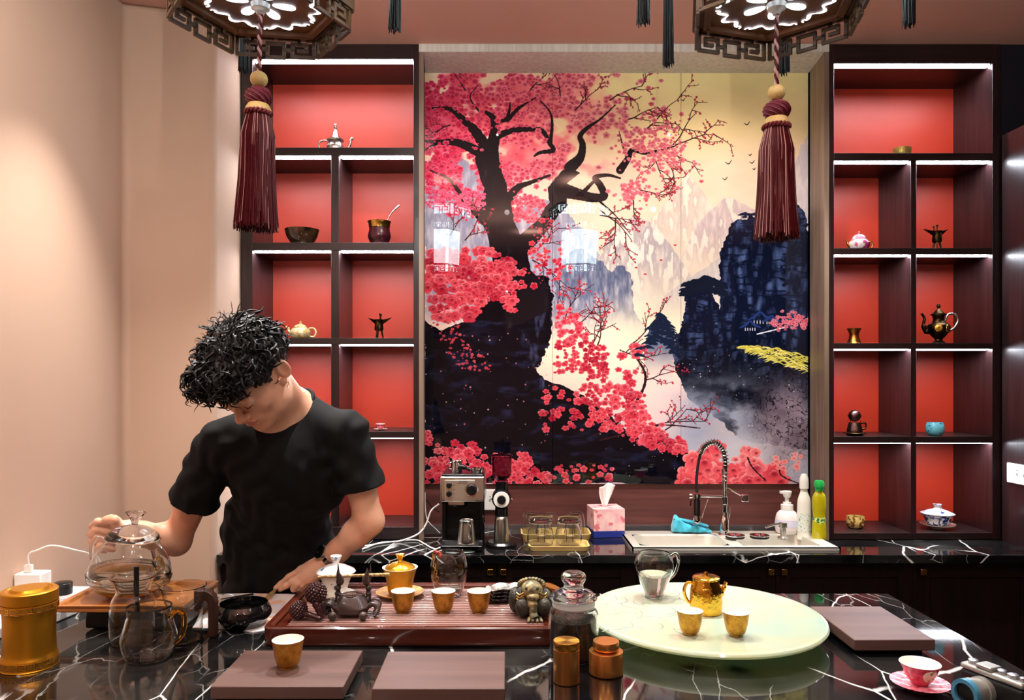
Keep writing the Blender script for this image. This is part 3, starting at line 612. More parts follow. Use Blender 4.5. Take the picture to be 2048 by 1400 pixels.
# drain basket in the right bowl: its own thing
bk_ = thing('drain_basket', (ox+(b2[0]+b2[1])/2, oy+(b2[2]+b2[3])/2, TZ-.11), 'white slotted drain basket inside the right sink bowl', 'basket')
m = MB(); hx, hy = .115, .085
for (a, b, c, d) in ((-hx, hx, -hy, -hy+.004), (-hx, hx, hy-.004, hy), (-hx, -hx+.004, -hy, hy), (hx-.004, hx, -hy, hy)):
    m.box(a, b, c, d, 0, .012).box(a, b, c, d, .085, .105)
for i in range(21): x = -hx+i*(2*hx-.004)/20; m.box(x, x+.004, -hy, -hy+.003, .012, .085).box(x, x+.004, hy-.003, hy, .012, .085)
for i in range(15): y = -hy+i*(2*hy-.004)/14; m.box(-hx, -hx+.003, y, y+.004, .012, .085).box(hx-.003, hx, y, y+.004, .012, .085)
m.box(-hx, hx, -hy, hy, -.003, 0); obj('wall', m, M['wplas'], bk_)
obj('handle', MB().box(-.06, .06, -hy-.004, -hy+.008, .106, .112), M['wplas'], bk_, bevel=.002); obj('handle', MB().box(-.06, .06, hy-.008, hy+.004, .106, .112), M['wplas'], bk_, bevel=.002)
bk_.location.z = TZ-.165+.004
# ---------------- faucet
sc_ = 2.99/F
fa = thing('faucet', (P(1449, 1078, 2.99).x, 2.99, TZ+.012), 'tall chrome faucet with a spring neck and black spray hose at the sink', 'faucet')
def fp(px, py, dy=0): v = P(px, py, 2.99)-Vector(fa.location); v.y = dy; return v
obj('base', MB().lathe([(0, .0005), (.026, .0005), (.026, .004), (.018, .008), (.018, .06), (.014, .066), (.012, .09), (0, .09)]), M['chrome'], fa)
obj('column', MB().lathe([(0, .085), (.0105, .085), (.0105, .12), (.013, .122), (.013, .15), (.0095, .152), (.0095, .235), (.012, .237), (.012, .26), (0, .262)], 24), M['chrome'], fa)
arc = spline([fp(1449, 965), fp(1451, 930), fp(1446, 900), fp(1428, 884), fp(1409, 893), fp(1401, 908)], 14)
arc[0].x = 0
m = MB(); hel = []; tot = len(arc)-1; turns = 24
for i in range(turns*12+1):
    t = i/(turns*12)*tot; k = min(int(t), tot-1); p = arc[k].lerp(arc[k+1], t-k); tg = (arc[k+1]-arc[k]).normalized(); a = tg.cross(Vector((0, 1, 0))).normalized(); b = Vector((0, 1, 0)); an = i/12*2*PI
    hel.append(p+(math.cos(an)*a+math.sin(an)*b)*.0125)
obj('spring', MB().tube(hel, .0024, 6), M['chrome'], fa)
obj('inner_hose', MB().tube(arc, .007, 10), M['rubber'], fa)
obj('hose', MB().tube(spline([fp(1401, 906), fp(1396, 930), fp(1393, 960), fp(1394, 985)], 8), .0055, 10), M['rubber'], fa)['label'] = 'black hose'
obj('neck_clip', MB().tube([fp(1404, 899), fp(1400, 908)], .013, 14), M['chrome'], fa)
hd_ = obj('spray_head', MB().lathe([(0, 0), (.010, 0), (.0135, .004), (.0145, .02), (.0125, .025), (.0125, .088), (.009, .094), (.009, .115), (0, .115)], 24, fp(1394, 1046)), M['black'], fa)
obj('nozzle', MB().lathe([(0, -.001), (.011, -.001), (.0155, .003), (.0162, .022), (.0135, .028), (.0135, .03)], 24, fp(1394, 1046)), M['chrome'], hd_)
obj('bracket', MB().tube([fp(1449, 993), fp(1385, 992)], .006, 12).tube([fp(1384, 992), fp(1378, 992)], .011, 14).lathe([(.012, -.008), (.016, -.008), (.016, .008), (.012, .008), (.012, -.008)], 20, fp(1394, 992)).tube([fp(1382, 998), fp(1381, 1012)], .003, 8).tube([fp(1416, 998), fp(1403, 1036)], .0022, 6), M['chrome'], fa)
obj('lever', MB().tube([fp(1452, 1050), fp(1458, 1030), fp(1459, 1014)], [.006, .005, .0045], 10), M['chrome'], fa)
lv = obj('pot_filler_arm', MB().tube([fp(1453, 975, -.01), fp(1476, 988, -.05)], .0035, 8), M['chrome'], fa)
q = fp(1481, 992, -.05); obj('square_knob', MB().box(q.x-.014, q.x+.014, q.y-.012, q.y+.012, q.z-.014, q.z+.014), M['chrome'], lv, bevel=.003)
# ---------------- things by the sink
CT = TZ+.0008; RIM = TZ+.0128
for i, (px, lab) in enumerate(((1470, 'round steel sink strainer beside the faucet base'), (1519, 'round steel sink strainer nearer the soap pump'))):
    p = onZ(px, 1078, RIM); t = thing('sink_strainer', p, lab, 'strainer', 'sink strainers behind the sink')
    obj('bowl', MB().lathe([(0, 0), (.022, 0), (.026, .008), (.036, .013), (.037, .016), (.030, .016), (.022, .011), (0, .009)], 32), M['chrome'], t)
    obj('gasket', MB().lathe([(.0265, .007), (.034, .0045), (.036, .0085), (.030, .0105), (.0265, .009)], 32), M['rubber'], t)
    obj('knob', MB().lathe([(0, .0092), (.004, .0092), (.004, .016), (.007, .018), (.006, .022), (0, .023)], 16), M['chrome'], t)
p = P(1383, 1062, 3.03); cl_ = MB()
blue = mat('blue_cloth', (70, 190, 220), 0.85, sheen=.5, bump=(90, .4))
cd = thing('dish_cloth', (p.x, 3.035, RIM), 'bright blue folded cloth heaped behind the left sink bowl', 'cloth')
for li, (w0, d0, z0, th, ry, off) in enumerate([(.075, .03, 0.0, .012, 0, .005), (.078, .032, .014, .012, .02, 0), (.07, .03, .030, .012, .06, -.004), (.055, .026, .046, .010, .16, -.014)]):
    pass
ns_ = 28; vs = []; fs = []
for i in range(ns_+1):
    for j in range(14):
        a = 2*PI*j/14; u = i/ns_*2-1; wv = .004*math.sin(9*u+j)+.003*math.sin(17*u-j*1.7)
        hgt = (.040-.018*(u+.2))*(1 if abs(u) < .9 else .55)+.018*math.exp(-((u+.75)/.22)**2); dd = .034*(1-.25*u*u)
        ca, sa = math.cos(a), math.sin(a); sg = lambda v: math.copysign(abs(v)**.55, v)
        vs.append((u*.078, dd*sg(ca)+wv, max(0, hgt*(sg(sa)+1)/2+wv*(sa > 0)+.004*math.sin(3*PI*(sg(sa)+1)))))
for i in range(ns_):
    for j in range(14): k = (j+1) % 14; fs.append((i*14+j, i*14+k, (i+1)*14+k, (i+1)*14+j))
fs += [tuple(range(13, -1, -1)), tuple(ns_*14+j for j in range(14))]
obj('folded_cloth', MB().add(vs, fs), blue, cd, sub=1, smooth=60)
obj('upper_fold', MB().tube(spline([(-.072, -.004, .058), (-.03, -.012, .05), (.02, -.014, .040), (.066, -.01, .026)], 6), [.012]*4+[.013]*8+[.012]*6+[.009], 10, flat=.5), blue, cd, sub=1)
# soap pumps and bottles
p = onZ(1574, 1066, RIM); t = thing('foam_soap_bottle', p, 'white round foam soap dispenser with a pump beside the sink', 'soap dispenser'); s = p.y/F
wbt = mat('soap_bottle_white', (240, 232, 230), .35, sss=.0)
obj('bottle', MB().lathe(rprof([(0, 0), (17*s, 0), (22*s, 6*s), (23*s, 20*s), (20*s, 38*s), (12*s, 46*s), (10*s, 48*s)], 5)+[(0, 48*s)]), wbt, t)
obj('collar', MB().lathe([(0, 47*s), (12*s, 47*s), (12*s, 57*s), (8*s, 58*s), (8*s, 62*s), (4*s, 62*s), (4*s, 72*s), (0, 72*s)]), M['wplas'], t)
obj('pump_head', MB().lathe([(0, 71*s), (6*s, 71*s), (9*s, 80*s), (9*s, 84*s), (0, 85*s)]).box(-14*s, 4*s, -4*s, 4*s, 79*s, 84*s), M['wplas'], t, bevel=.001)
obj('printed_label', MB().lathe([(23.25*s, 14*s), (23.4*s, 20*s), (22.6*s, 28*s)], 40, M=Matrix.Rotation(.2, 4, 'Z')), mat('soap_label', (214, 214, 236), .5), t).scale = (1, 1, 1)
p = onZ(1566, 1078, RIM); t = thing('sink_soap_pump', p, 'small brushed steel soap pump fixed on the sink rim', 'soap dispenser'); s = p.y/F
obj('body', MB().lathe([(0, 0), (11*s, 0), (11*s, 3*s), (6*s, 6*s), (6*s, 22*s), (8*s, 24*s), (8*s, 33*s), (0, 34*s)], 24), M['steel'], t)
obj('spout', MB().tube([(0, 0, 31*s), (-22*s, -.01, 29*s), (-38*s, -.018, 25*s)], [3*s, 2.6*s, 2*s], 8), M['steel'], t)
bx = P(1609, 1065, 2.98)
t = thing('spray_bottle', (bx.x, 2.985, CT), 'slim white plastic cleaner bottle between the soap and the yellow detergent', 'bottle'); s = 2.985/F
obj('body', MB().lathe(rprof([(0, 0), (12.5*s, 0), (13.5*s, 3*s), (13.5*s, 60*s), (12*s, 78*s), (7.5*s, 92*s), (7*s, 100*s)], 4)+[(0, 100*s)], sy=.7), mat('cream_plastic', (236, 234, 222), .4), t)
obj('trigger_head', MB().lathe([(0, 99*s), (9*s, 99*s), (9*s, 112*s), (8.5*s, 120*s), (5*s, 128*s), (0, 129*s)], 24, sy=.8), M['wplas'], t)
obj('printed_label', MB().lathe([(13.8*s, 12*s), (13.8*s, 50*s)], 32, sy=.71), ramp_print(mat('label_pale', (226, 232, 220), .5), (120, 150, 130), 160, .58, .66), t)
bx = P(1634, 1072, 2.95)
t = thing('detergent_bottle', (bx.x, 2.93, CT), 'clear bottle of yellow dish liquid with a green cap', 'bottle'); s = 2.93/F
obj('body', MB().lathe(rprof([(0, 0), (13*s, 0), (14.5*s, 4*s), (14*s, 30*s), (12*s, 50*s), (14*s, 70*s), (13*s, 88*s), (8*s, 98*s), (7.5*s, 102*s)], 4)+[(0, 102*s)], sy=.6), mat('yellow_liquid', (226, 214, 30), .08, trans=.45, coat=.5), t)
obj('cap', MB().lathe([(0, 101*s), (8*s, 101*s), (8*s, 107*s), (10*s, 109*s), (10*s, 116*s), (8*s, 121*s), (0, 122*s)], 24), mat('green_cap', (24, 168, 74), .35), t)
obj('printed_label', MB().lathe([(13.2*s, 22*s), (12.9*s, 34*s), (12.4*s, 48*s)], 40, sy=.63), ramp_print(mat('label_green', (208, 224, 120), .4), (30, 110, 60), 120, .5, .56), t)
# tissue box
p = onZ(1211, 1069, CT); s = p.y/F; t = thing('tissue_box', p, 'square pink and blue tissue box with a tissue sticking out', 'tissue box', rz=.12)
hw = 31*s; flo = ramp_print(mat('pink_box_print', (238, 176, 184), .45, var=((250, 214, 206), 24, (1, 1, 1), .12)), (226, 120, 132), 30, .60, .66)
obj('box', MB().box(-hw, hw, -hw, hw, 13*s, 56*s), flo, t, bevel=.001)
obj('base_band', MB().box(-hw, hw, -hw, hw, 0, 13*s-.0001), mat('blue_band', (38, 52, 140), .4), t, bevel=.001)
m = MB(); vs = []; n = 16
for i in range(n):
    u = i/(n-1)
    for j in range(12):
        v = j/11; wd = (.008+.03*v)*(1-.35*max(0, v-.6)); x = (u-.5)*2*wd-.003+.012*v*v; z = 56*s+.001+v*46*s*(1-.35*abs(u-.62)**1.3*v)-.0; y = .006*math.sin(u*11+v*2)*(.4+v)
        vs.append((x, y, z))
for i in range(n-1):
    for j in range(11): m_ = i*12+j; fs_ = (m_, m_+12, m_+13, m_+1); m.f.append(fs_)
m.v = vs; m.m = [0]*len(m.f); tis = obj('tissue', m, mat('tissue_paper', (250, 240, 236), .9), t, smooth=80, fix=False); so = tis.modifiers.new('solid', 'SOLIDIFY'); so.thickness = .0012
# ---------------- trays with glass jars
bam = wood('bamboo_tray', (226, 196, 128), (206, 170, 100), .4, 'x', coat=.2)
def tray(p, hx, hy, h, label, rz=0):
    t = thing('bamboo_tray', p, label, 'tray', 'bamboo trays on the back counter', rz)
    def rr_(k, hx, hy, r, z): return [((hx-r)*sx+r*math.cos(a), (hy-r)*sy+r*math.sin(a), z) for (sx, sy, a0) in ((1, 1, 0), (-1, 1, PI/2), (-1, -1, PI), (1, -1, 1.5*PI)) for a in [a0+i/5*PI/2 for i in range(6)]]
    rs = [rr_(0, hx*.93, hy*.9, .02, 0), rr_(0, hx, hy, .025, h), rr_(0, hx-.006, hy-.006, .02, h), rr_(0, hx*.9, hy*.86, .018, .006)]
    m = MB(); n = 24; vs = sum(rs, []); fs = [tuple(range(n-1, -1, -1)), tuple(3*n+i for i in range(n))]
    for k in range(3):
        for i in range(n): j = (i+1) % n; fs.append((k*n+i, k*n+j, (k+1)*n+j, (k+1)*n+i))
    m.add(vs, fs); obj('tray_body', m, bam, t, smooth=30); return t
pf = Vector((onZ(1112, 1080, CT).x, 2.81, CT)); pb = Vector((onZ(1108, 1068, CT).x, 2.975, CT))
tray(pf, .112, .062, .018, 'pale bamboo tray in front, under the two clip top jars'); tray(pb, .135, .072, .03, 'pale bamboo tray at the back, under the upturned glasses')
def jar_clip(p, label):
    t = thing('clip_top_jar', p, label, 'jar', 'clip top glass jars on the front bamboo tray'); s = 2.81/F
    pr = rprof([(20*s, 0), (25*s, 4*s), (27*s, 16*s), (25*s, 30*s), (21*s, 40*s), (21*s, 46*s)], 4)
    obj('glass_body', MB().lathe(shell(pr, .003), 40), M['glass'], t)
    obj('lid', MB().lathe([(0, 47*s), (22*s, 47*s), (24*s, 49*s), (24*s, 54*s), (21*s, 57*s), (0, 57*s)], 40), M['glass'], t)
    obj('seal_ring', MB().lathe([(19*s, 46.2*s), (22.5*s, 46.2*s), (22.5*s, 47*s), (19*s, 47*s), (19*s, 46.2*s)], 32), mat('silicone_seal', (230, 224, 200), .6), t)
    y = -26*s; obj('wire_clip', MB().tube([(-7*s, y, 50*s), (-7*s, y-.004, 42*s), (-10*s, y-.003, 34*s), (-8*s, y-.004, 26*s), (8*s, y-.004, 26*s), (10*s, y-.003, 34*s), (7*s, y-.004, 42*s), (7*s, y, 50*s)], .0012, 6).tube([(-6*s, y-.004, 38*s), (-6*s, y-.008, 14*s), (6*s, y-.008, 14*s), (6*s, y-.004, 38*s)], .0012, 6), M['chrome'], t)
    return t
for px, lab in ((1081, 'left of the two clip top glass jars on the front tray'), (1137, 'right of the two clip top glass jars on the front tray')):
    jar_clip(Vector(((px-CX)*2.81/F, 2.815, CT+.0066)), lab)
def upglass(p, label):
    t = thing('upturned_glass', p, label, 'glass', 'upturned glasses on the back bamboo tray'); s = 3.0/F
    pr = [(17*s, 0), (18*s, 14*s), (17*s, 30*s), (14*s, 42*s), (12*s, 46*s)]
    t_ = .0016; prof = rprof(pr, 4); inner = [(r-t_, min(z, 44*s)) for r, z in prof]
    obj('tumbler', MB().lathe([(0, 46.5*s)]+prof[::-1]+inner+[(0, 44*s)], 36), M['glass'], t)
for px, y, lab in ((1066, 2.985, 'left front upturned glass on the back tray'), (1102, 3.0, 'middle upturned glass on the back tray'), (1146, 2.985, 'right front upturned glass on the back tray'),
                 (1060, 3.03, 'upturned glass at the far left corner of the back tray'), (1152, 3.03, 'upturned glass at the far right corner of the back tray')):
    upglass(Vector(((px-CX)*y/F, y-.01, CT+.0066)), lab)
# ---------------- coffee machine
D_ = 2.80; p = Vector(((925-CX)*D_/F, D_, CT)); s = D_/F
cm = thing('coffee_machine', p, 'espresso machine with a steel front, black knobs and a milk jug on its drip tray', 'coffee machine')
Yf, Yb = -.015, .19; px2 = lambda x: (x-925)*s; pz = lambda y: (1085-y)*s
zt, zm, zb = pz(950), pz(991), pz(1066)
obj('body', MB().box(px2(884), px2(966), .075, Yb, .006, zm).box(px2(884), px2(966), Yf+.02, .075, .006, pz(1070)).box(px2(882), px2(890), Yf+.05, .08, .006, zm).box(px2(960), px2(968), Yf+.05, .08, .006, zm), M['black'], cm, bevel=.003)
hd_ = obj('head', MB().box(px2(881), px2(970), Yf, Yb, zm, pz(940)), M['steel'], cm, bevel=.006, seg=3)
obj('front_plate', MB().box(px2(890), px2(950), Yf-.0025, Yf-.0002, pz(989), pz(947)), mat('satin_panel', (216, 212, 200), .28, .9), hd_, bevel=.001)
lcm = mat('label_ink', (40, 40, 42), .5)
def text(name, s_, loc, size, m, parent, rot=(PI/2, 0, 0), ext=.0003):
    c = bpy.data.curves.new(name, 'FONT'); c.body = s_; c.size = size; c.extrude = ext; c.align_x = 'CENTER'; c.align_y = 'CENTER'
    o = bpy.data.objects.new(name, c); COL.objects.link(o); dg = bpy.context.evaluated_depsgraph_get(); dg.update(); me = bpy.data.meshes.new_from_object(o.evaluated_get(dg)); bpy.data.objects.remove(o)
    o = bpy.data.objects.new(name, me); COL.objects.link(o); me.materials.clear(); me.materials.append(m); o.parent = parent; o.location = loc; o.rotation_euler = rot; return o
text('lettering', 'Duchess', (px2(927), Yf-.003, pz(949.5)), .0095, lcm, hd_)
text('lettering', 'COFFEE MACHINE', (px2(925), Yf-.003, pz(953.5)), .0045, lcm, hd_)
for k, (x, y, r, rr2) in enumerate(((899, 957, 6, 0), (899, 974, 6, 0), (943.5, 966, 11, 14))):
    kb = obj('knob', MB().lathe([(0, 0), (r*s, 0), (r*s*.92, .012), (r*s*.8, .016), (0, .016)], 32, M=Matrix.Rotation(PI/2, 4, 'X')).box(-r*s*.14, r*s*.14, -.021, -.012, -r*s*.85, r*s*.85), M['black'], hd_, loc=(px2(x), Yf-.003, pz(y)))
    if rr2: obj('dial_ring', MB().lathe([(11.3*s, 0), (rr2*s, 0), (rr2*s, .003), (11.3*s, .003), (11.3*s, 0)], 40, M=Matrix.Rotation(PI/2, 4, 'X')), M['chrome'], hd_, loc=(px2(x), Yf-.003, pz(y)))
m = MB()
for k in range(3): m.lathe([(0, 0), (.0016, 0), (.0016, .001), (0, .001)], 10, (px2(908.5), Yf-.0027, pz(957+k*8.5)), M=Matrix.Rotation(PI/2, 4, 'X'))
obj('indicator_lamps', m, lcm, hd_)
obj('top_tray', MB().box(px2(884), px2(967), Yf+.004, Yb-.004, pz(940)+.0002, pz(936)), M['black'], cm, bevel=.003)
obj('group_head', MB().lathe([(0, 0), (.026, 0), (.03, .012), (.03, .02), (0, .02)], 28, (px2(918), .03, zm-.0205)), M['black'], cm)
obj('steel_lip', MB().box(px2(897), px2(928), Yf+.012, Yf+.02, zm-.012, zm-.0003), M['steel'], cm)
obj('steam_wand', MB().tube(spline([(px2(962), .02, zm-.001), (px2(965), .015, zm-.03), (px2(968), .01, zm-.075), (px2(971), .0, zm-.10)], 5), .003, 8), M['chrome'], cm)
obj('drip_tray', MB().box(px2(884), px2(966), Yf-.052, Yf+.019, .006, pz(1072)), M['black'], cm, bevel=.004)
obj('drip_grid', MB().box(px2(892), px2(958), Yf-.048, Yf+.018, pz(1072)+.0002, pz(1070)), M['steel'], cm)
obj('front_band', MB().box(px2(892), px2(958), Yf-.0545, Yf-.0523, pz(1086)+.012, pz(1073)), M['chrome'], cm)
for sx in (-1, 1):
    for y in (Yf-.03, Yb-.03): obj('foot', MB().lathe([(0, 0), (.008, 0), (.008, .006), (0, .006)], 14, (px2(925)+sx*.06, y, 0)), M['rubber'], cm)
def mug(base, r0, r1, h, m, parent):
    return obj('cup', MB().lathe([(0, base[2]), (r0, base[2]), (r1, base[2]+h), (r1-.001, base[2]+h), (r0-.001, base[2]+.002), (0, base[2]+.002)], 32, (base[0], base[1], 0)), m, parent)
for (px_, nm, lab) in ((912, 'steel_pod', 'small chrome milk jug lying on top of the coffee machine'),):
    t = thing('milk_jug', (p.x+px2(px_), p.y+.06, CT+pz(936)+.0005), lab, 'jug')
    obj('body', MB().lathe(shell([(.019, 0), (.021, .012), (.018, .026), (.021, .042)], .001), 32), M['chrome'], t)
    obj('handle', MB().tube(spline([(-.019, 0, .036), (-.034, 0, .032), (-.032, 0, .014), (-.02, 0, .010)], 5), .002, 8), M['chrome'], t)
t = thing('portafilter', (p.x+px2(942), p.y+.04, CT+pz(936)+.0005), 'black and steel filter holder resting on top of the coffee machine', 'filter holder')
obj('basket', MB().lathe([(0, 0), (.022, 0), (.025, .012), (.025, .018), (.022, .018), (.02, .004), (0, .004)], 32, (.022, 0, 0)), M['chrome'], t)
obj('handle', MB().tube(spline([(-.004, 0, .010), (-.02, 0, .016), (-.038, 0, .022), (-.05, 0, .014)], 5), [.006]*6+[.009]*8+[.007]*2, 10), M['black'], t)
# jug on the drip tray
t = thing('steel_pitcher', (p.x+px2(934), p.y+Yf-.016, CT+pz(1070)+.0003), 'steel milk pitcher standing on the coffee machine drip tray', 'jug')
obj('body', MB().lathe(shell(rprof([(17.5*s, 0), (18*s, 3*s), (16*s, 22*s), (14*s, 40*s), (14.5*s, 45*s)], 3), .001), 40), M['steel'], t)
obj('handle', MB().tube(spline([(6*s, -16*s, 38*s), (9*s, -24*s, 38*s), (10*s, -25*s, 20*s), (8*s, -18*s, 10*s)], 6), .0022, 8, flat=.6), M['chrome'], t)
# spare drip plate leaning in front
t = thing('drip_plate', (p.x+px2(921), DC+.035, CT), 'grey flat tray with a curved edge lying before the coffee machine', 'tray')
cur = [(-31*s, .028), (31*s, .028)]+[(31*s*math.cos(a), .006-.026*math.sin(a)) for a in [i/14*PI for i in range(15)]]
obj('plate', MB().prism(cur, 0, .004), mat('grey_metal', (128, 136, 132), .4, .7), t, bevel=.001)
# grinder
D_ = 2.84; s = D_/F; p = Vector(((1003-CX)*D_/F, D_, CT)); gr = thing('coffee_grinder', p, 'black coffee grinder with a clear bean hopper and steel dosing cup', 'grinder')
gz = lambda y: (1075-y)*s; gx_ = lambda x: (x-1003)*s
obj('base', MB().lathe([(0, 0), (31*s, 0), (31*s, 6*s), (27*s, 10*s), (0, 10*s)], 40, (0, .0, 0)), M['black'], gr)
obj('column', MB().box(-13*s, 13*s, .03, .085, 9*s, gz(955)), M['black'], gr, bevel=.008, seg=3)
obj('grind_head', MB().lathe([(0, -.045), (15*s, -.045), (19*s, -.036), (19*s, .035), (0, .035)], 40, (0, .03, gz(981)), M=Matrix.Rotation(-PI/2, 4, 'X')), M['black'], gr)
rg = Matrix.Rotation(-PI/2, 4, 'X')
obj('dial_ring', MB().lathe([(9*s, -.049), (15.5*s, -.049), (16*s, -.0452), (9*s, -.0452), (9*s, -.049)], 40, (0, .03, gz(981)), M=rg), M['wplas'], gr)
obj('dial', MB().lathe([(0, -.056), (8*s, -.056), (9*s, -.0495), (0, -.0495)], 32, (0, .03, gz(981)), M=rg), M['black'], gr)
for sx in (-1, 1): obj('screw', MB().ball((sx*20.5*s, .0, gz(981)), 2*s, n=12), M['chrome'], gr)
obj('throat', MB().lathe([(0, gz(963)), (12*s, gz(963)), (13*s, gz(948)), (0, gz(948))], 32, (0, .03, 0)), M['black'], gr)
hop = mat('smoky_hopper', (170, 150, 166), .02, trans=1.0, ior=1.12)
obj('hopper', MB().lathe(shell([(8*s, gz(947)), (19*s, gz(935)), (20.5*s, gz(905)), (21*s, gz(897))], .002), 40, (0, .03, 0)), hop, gr)
obj('hopper_lid', MB().lathe([(0, gz(896)), (22*s, gz(896)), (22*s, gz(894)), (4*s, gz(893)), (3*s, gz(888)), (0, gz(888))], 40, (0, .03, 0)), hop, gr)
obj('spout', MB().lathe([(0, gz(1013)), (9*s, gz(1013)), (9*s, gz(999)), (0, gz(999))], 24, (0, -.005, 0)), M['black'], gr)
t = thing('dosing_cup', (p.x, p.y-.012, CT+10*s+.0004), 'tall steel dosing cup standing on the grinder base', 'cup')
obj('cup', MB().lathe(shell([(16*s, 0), (16*s, 2*s), (13.5*s, 44*s), (12.5*s, 50*s)], .001), 40), M['steel'], t)
# sockets, cables
def socket(loc, rot, label, sw=False, w_=.086, h_=.086):
    t = thing('wall_socket', loc, label, 'socket'); t.rotation_euler = rot
    f = obj('plate', MB().box(-w_/2, w_/2, -.009, 0, -h_/2, h_/2), M['wplas'], t, bevel=.003, seg=3)
    for dx in ((-.02, .02) if sw else (0,)):
        obj('socket_hole', MB().box(dx-.004, dx-.002, -.0095, -.009, -.008, .004).box(dx+.002, dx+.004, -.0095, -.009, -.008, .004).lathe([(0, 0), (.002, 0), (.002, .0006), (0, .0006)], 10, (dx, -.009, .014), M=Matrix.Rotation(PI/2, 4, 'X')), M['blackm'], t)
    if sw: obj('switch', MB().box(-.03, -.01, -.0105, -.0092, .02, .034).box(.01, .03, -.0105, -.0092, .02, .034), M['wplas'], t, bevel=.001)
    return t
socket((P(980, 1000, DM).x, DM+.0105, P(980, 1000, DM).z), (0, 0, 0), 'white wall socket behind the coffee grinder')
k = P(2027, 945, 2.85); socket((XR, 2.82, k.z-.005), (0, 0, -PI/2), 'white double wall switch and socket plate on the right side panel', True, .16, .075)
def cable(name, pts, r, m, label): t = tag(obj(name, MB().tube(spline(pts, 8), r, 8), m), label, 'cable'); return t
c = lambda px, py: onZ(px, py, CT+.0035)
cable('power_cable', [P(878, 1008, 3.0), P(862, 1022, 3.0), P(852, 1048, 2.98), P(836, 1068, 2.92), c(800, 1082), c(760, 1086), c(725, 1098)], .0034, M['wplas'], 'thick white cable dropping from the coffee machine along the counter to the left')
cable('power_cable', [P(850, 985, 3.1), P(851, 1020, 3.1), P(856, 1042, 3.08), P(872, 1058, 3.04), P(880, 1066, 2.98)], .0018, M['wplas'], 'thin white cable hanging down the mural side panel')
cable('power_cable', [c(728, 1092), c(780, 1084), c(830, 1080), c(848, 1087), c(862, 1095), c(878, 1100)], .0026, M['wplas'], 'thin white cable lying along the counter front left of the coffee machine')
cable('power_cable', [P(853, 1000, 3.1), P(866, 1016, 3.09), P(878, 1024, 3.06)], .0022, M['black'], 'short black cable behind the coffee machine')
# ================================================================ ornaments in the niches
DI = DS+.055
def niche(px, row_y, D=DI):
    row_y = min((295, 485, 676, 863, 1054) if px < 1000 else (306, 496, 686, 873, 1066), key=lambda q: abs(q-row_y)); v = P(px, row_y, DS); return Vector(((px-CX)*D/F, D, v.z+.0006))
def lathe_thing(name, loc, label, cat, prof, m, n=40, part='body', group=None):
    t = thing(name, loc, label, cat, group); obj(part, MB().lathe(prof, n), m, t); return t
s = DI/F
def sc(pr): return [(r*s, z*s) for r, z in pr]
def handle(pts, r, m, parent, nm='handle', flat=1): return obj(nm, MB().tube([v*s for v in spline(pts, 8)], r*s if not isinstance(r, list) else [q*s for q in r], 10, flat=flat), m, parent)
# silver teapot
t = thing('silver_teapot', niche(671, 295), 'ornate silver teapot with a pointed lid on the left top shelf', 'teapot')
obj('body', MB().lathe(rprof(sc([(0, 0), (14, 0), (17, 4), (17, 10), (14, 16), (12, 22)]), 4)+[(0, 22*s)]), M['silver'], t)
obj('lid', MB().lathe(sc([(0, 22), (16, 21), (17, 23), (10, 28), (6, 33), (5, 38), (3, 42), (2, 46), (4, 47), (4, 48), (2, 49), (3, 52), (2, 55), (0, 56)])), M['silver'], t)
handle([(-12, 0, 17), (-20, 0, 22), (-30, 0, 20), (-34, 0, 12), (-30, 0, 3), (-26, 0, 1)], 1.6, M['silver'], t)
handle([(14, 0, 4), (24, 0, 6), (29, 0, 14), (31, 0, 24), (36, 0, 27)], [3, 3, 3, 2.8, 2.6]*6+[2.4]*3, M['silver'], t, 'spout')
lathe_thing('tea_bowl', niche(604, 485), 'dark brown conical tea bowl on the left second shelf', 'bowl', rprof(sc([(0, 0), (20, 0), (22, 3), (30, 16), (34, 30)]), 4)+rprof(sc([(32.6, 30), (28, 16), (18, 5), (0, 4)]), 4), mat('tenmoku_glaze', (26, 20, 16), .1, coat=.6, var=((74, 48, 30), 30, (1, 1, 1), .15)))
t = thing('gourd_cup', niche(759, 486), 'dark red gourd cup with a gold rim and a metal straw', 'cup')
obj('body', MB().lathe(rprof(sc([(0, 0), (17, 0), (19, 5), (23, 16), (21, 28), (20, 36)]), 4)+[(0, 36*s)]), mat('maroon_lacquer', (54, 14, 24), .25, coat=.5), t)
obj('rim_band', MB().lathe(sc([(19, 34), (21, 34), (22, 43), (24, 46), (22, 47), (20, 45), (19, 34)])), M['brass'], t)['label'] = 'gold rim band'
handle([(8, 0, 38), (16, 0, 50), (24, 0, 64), (40, 0, 79)], [1.4]*20+[1.8]*5, M['chrome'], t, 'straw')
t = thing('carved_teapot', niche(601, 675), 'small cream and gold carved teapot on the left third shelf', 'teapot')
ivory = mat('ivory_gilt', (226, 214, 176), .3, .2, coat=.3, bump=(200, 1.0), var=((182, 146, 76), 90, (1, 1, 1), .1))
obj('body', MB().lathe(rprof(sc([(0, 0), (14, 0), (19, 6), (20, 13), (16, 20), (12, 22)]), 4)+[(0, 22*s)]), ivory, t)
obj('lid', MB().lathe(sc([(0, 22), (13, 22), (12, 25), (6, 28), (3, 29), (2, 31), (3, 33), (0, 35)])), ivory, t)
handle([(17, 0, 20), (27, 0, 20), (31, 0, 12), (27, 0, 4), (19, 0, 4)], 2.0, ivory, t); handle([(-16, 0, 8), (-22, 0, 12), (-25, 0, 20), (-30, 0, 23)], [4, 3.6, 3, 2.6, 2.3]*5, ivory, t, 'spout')
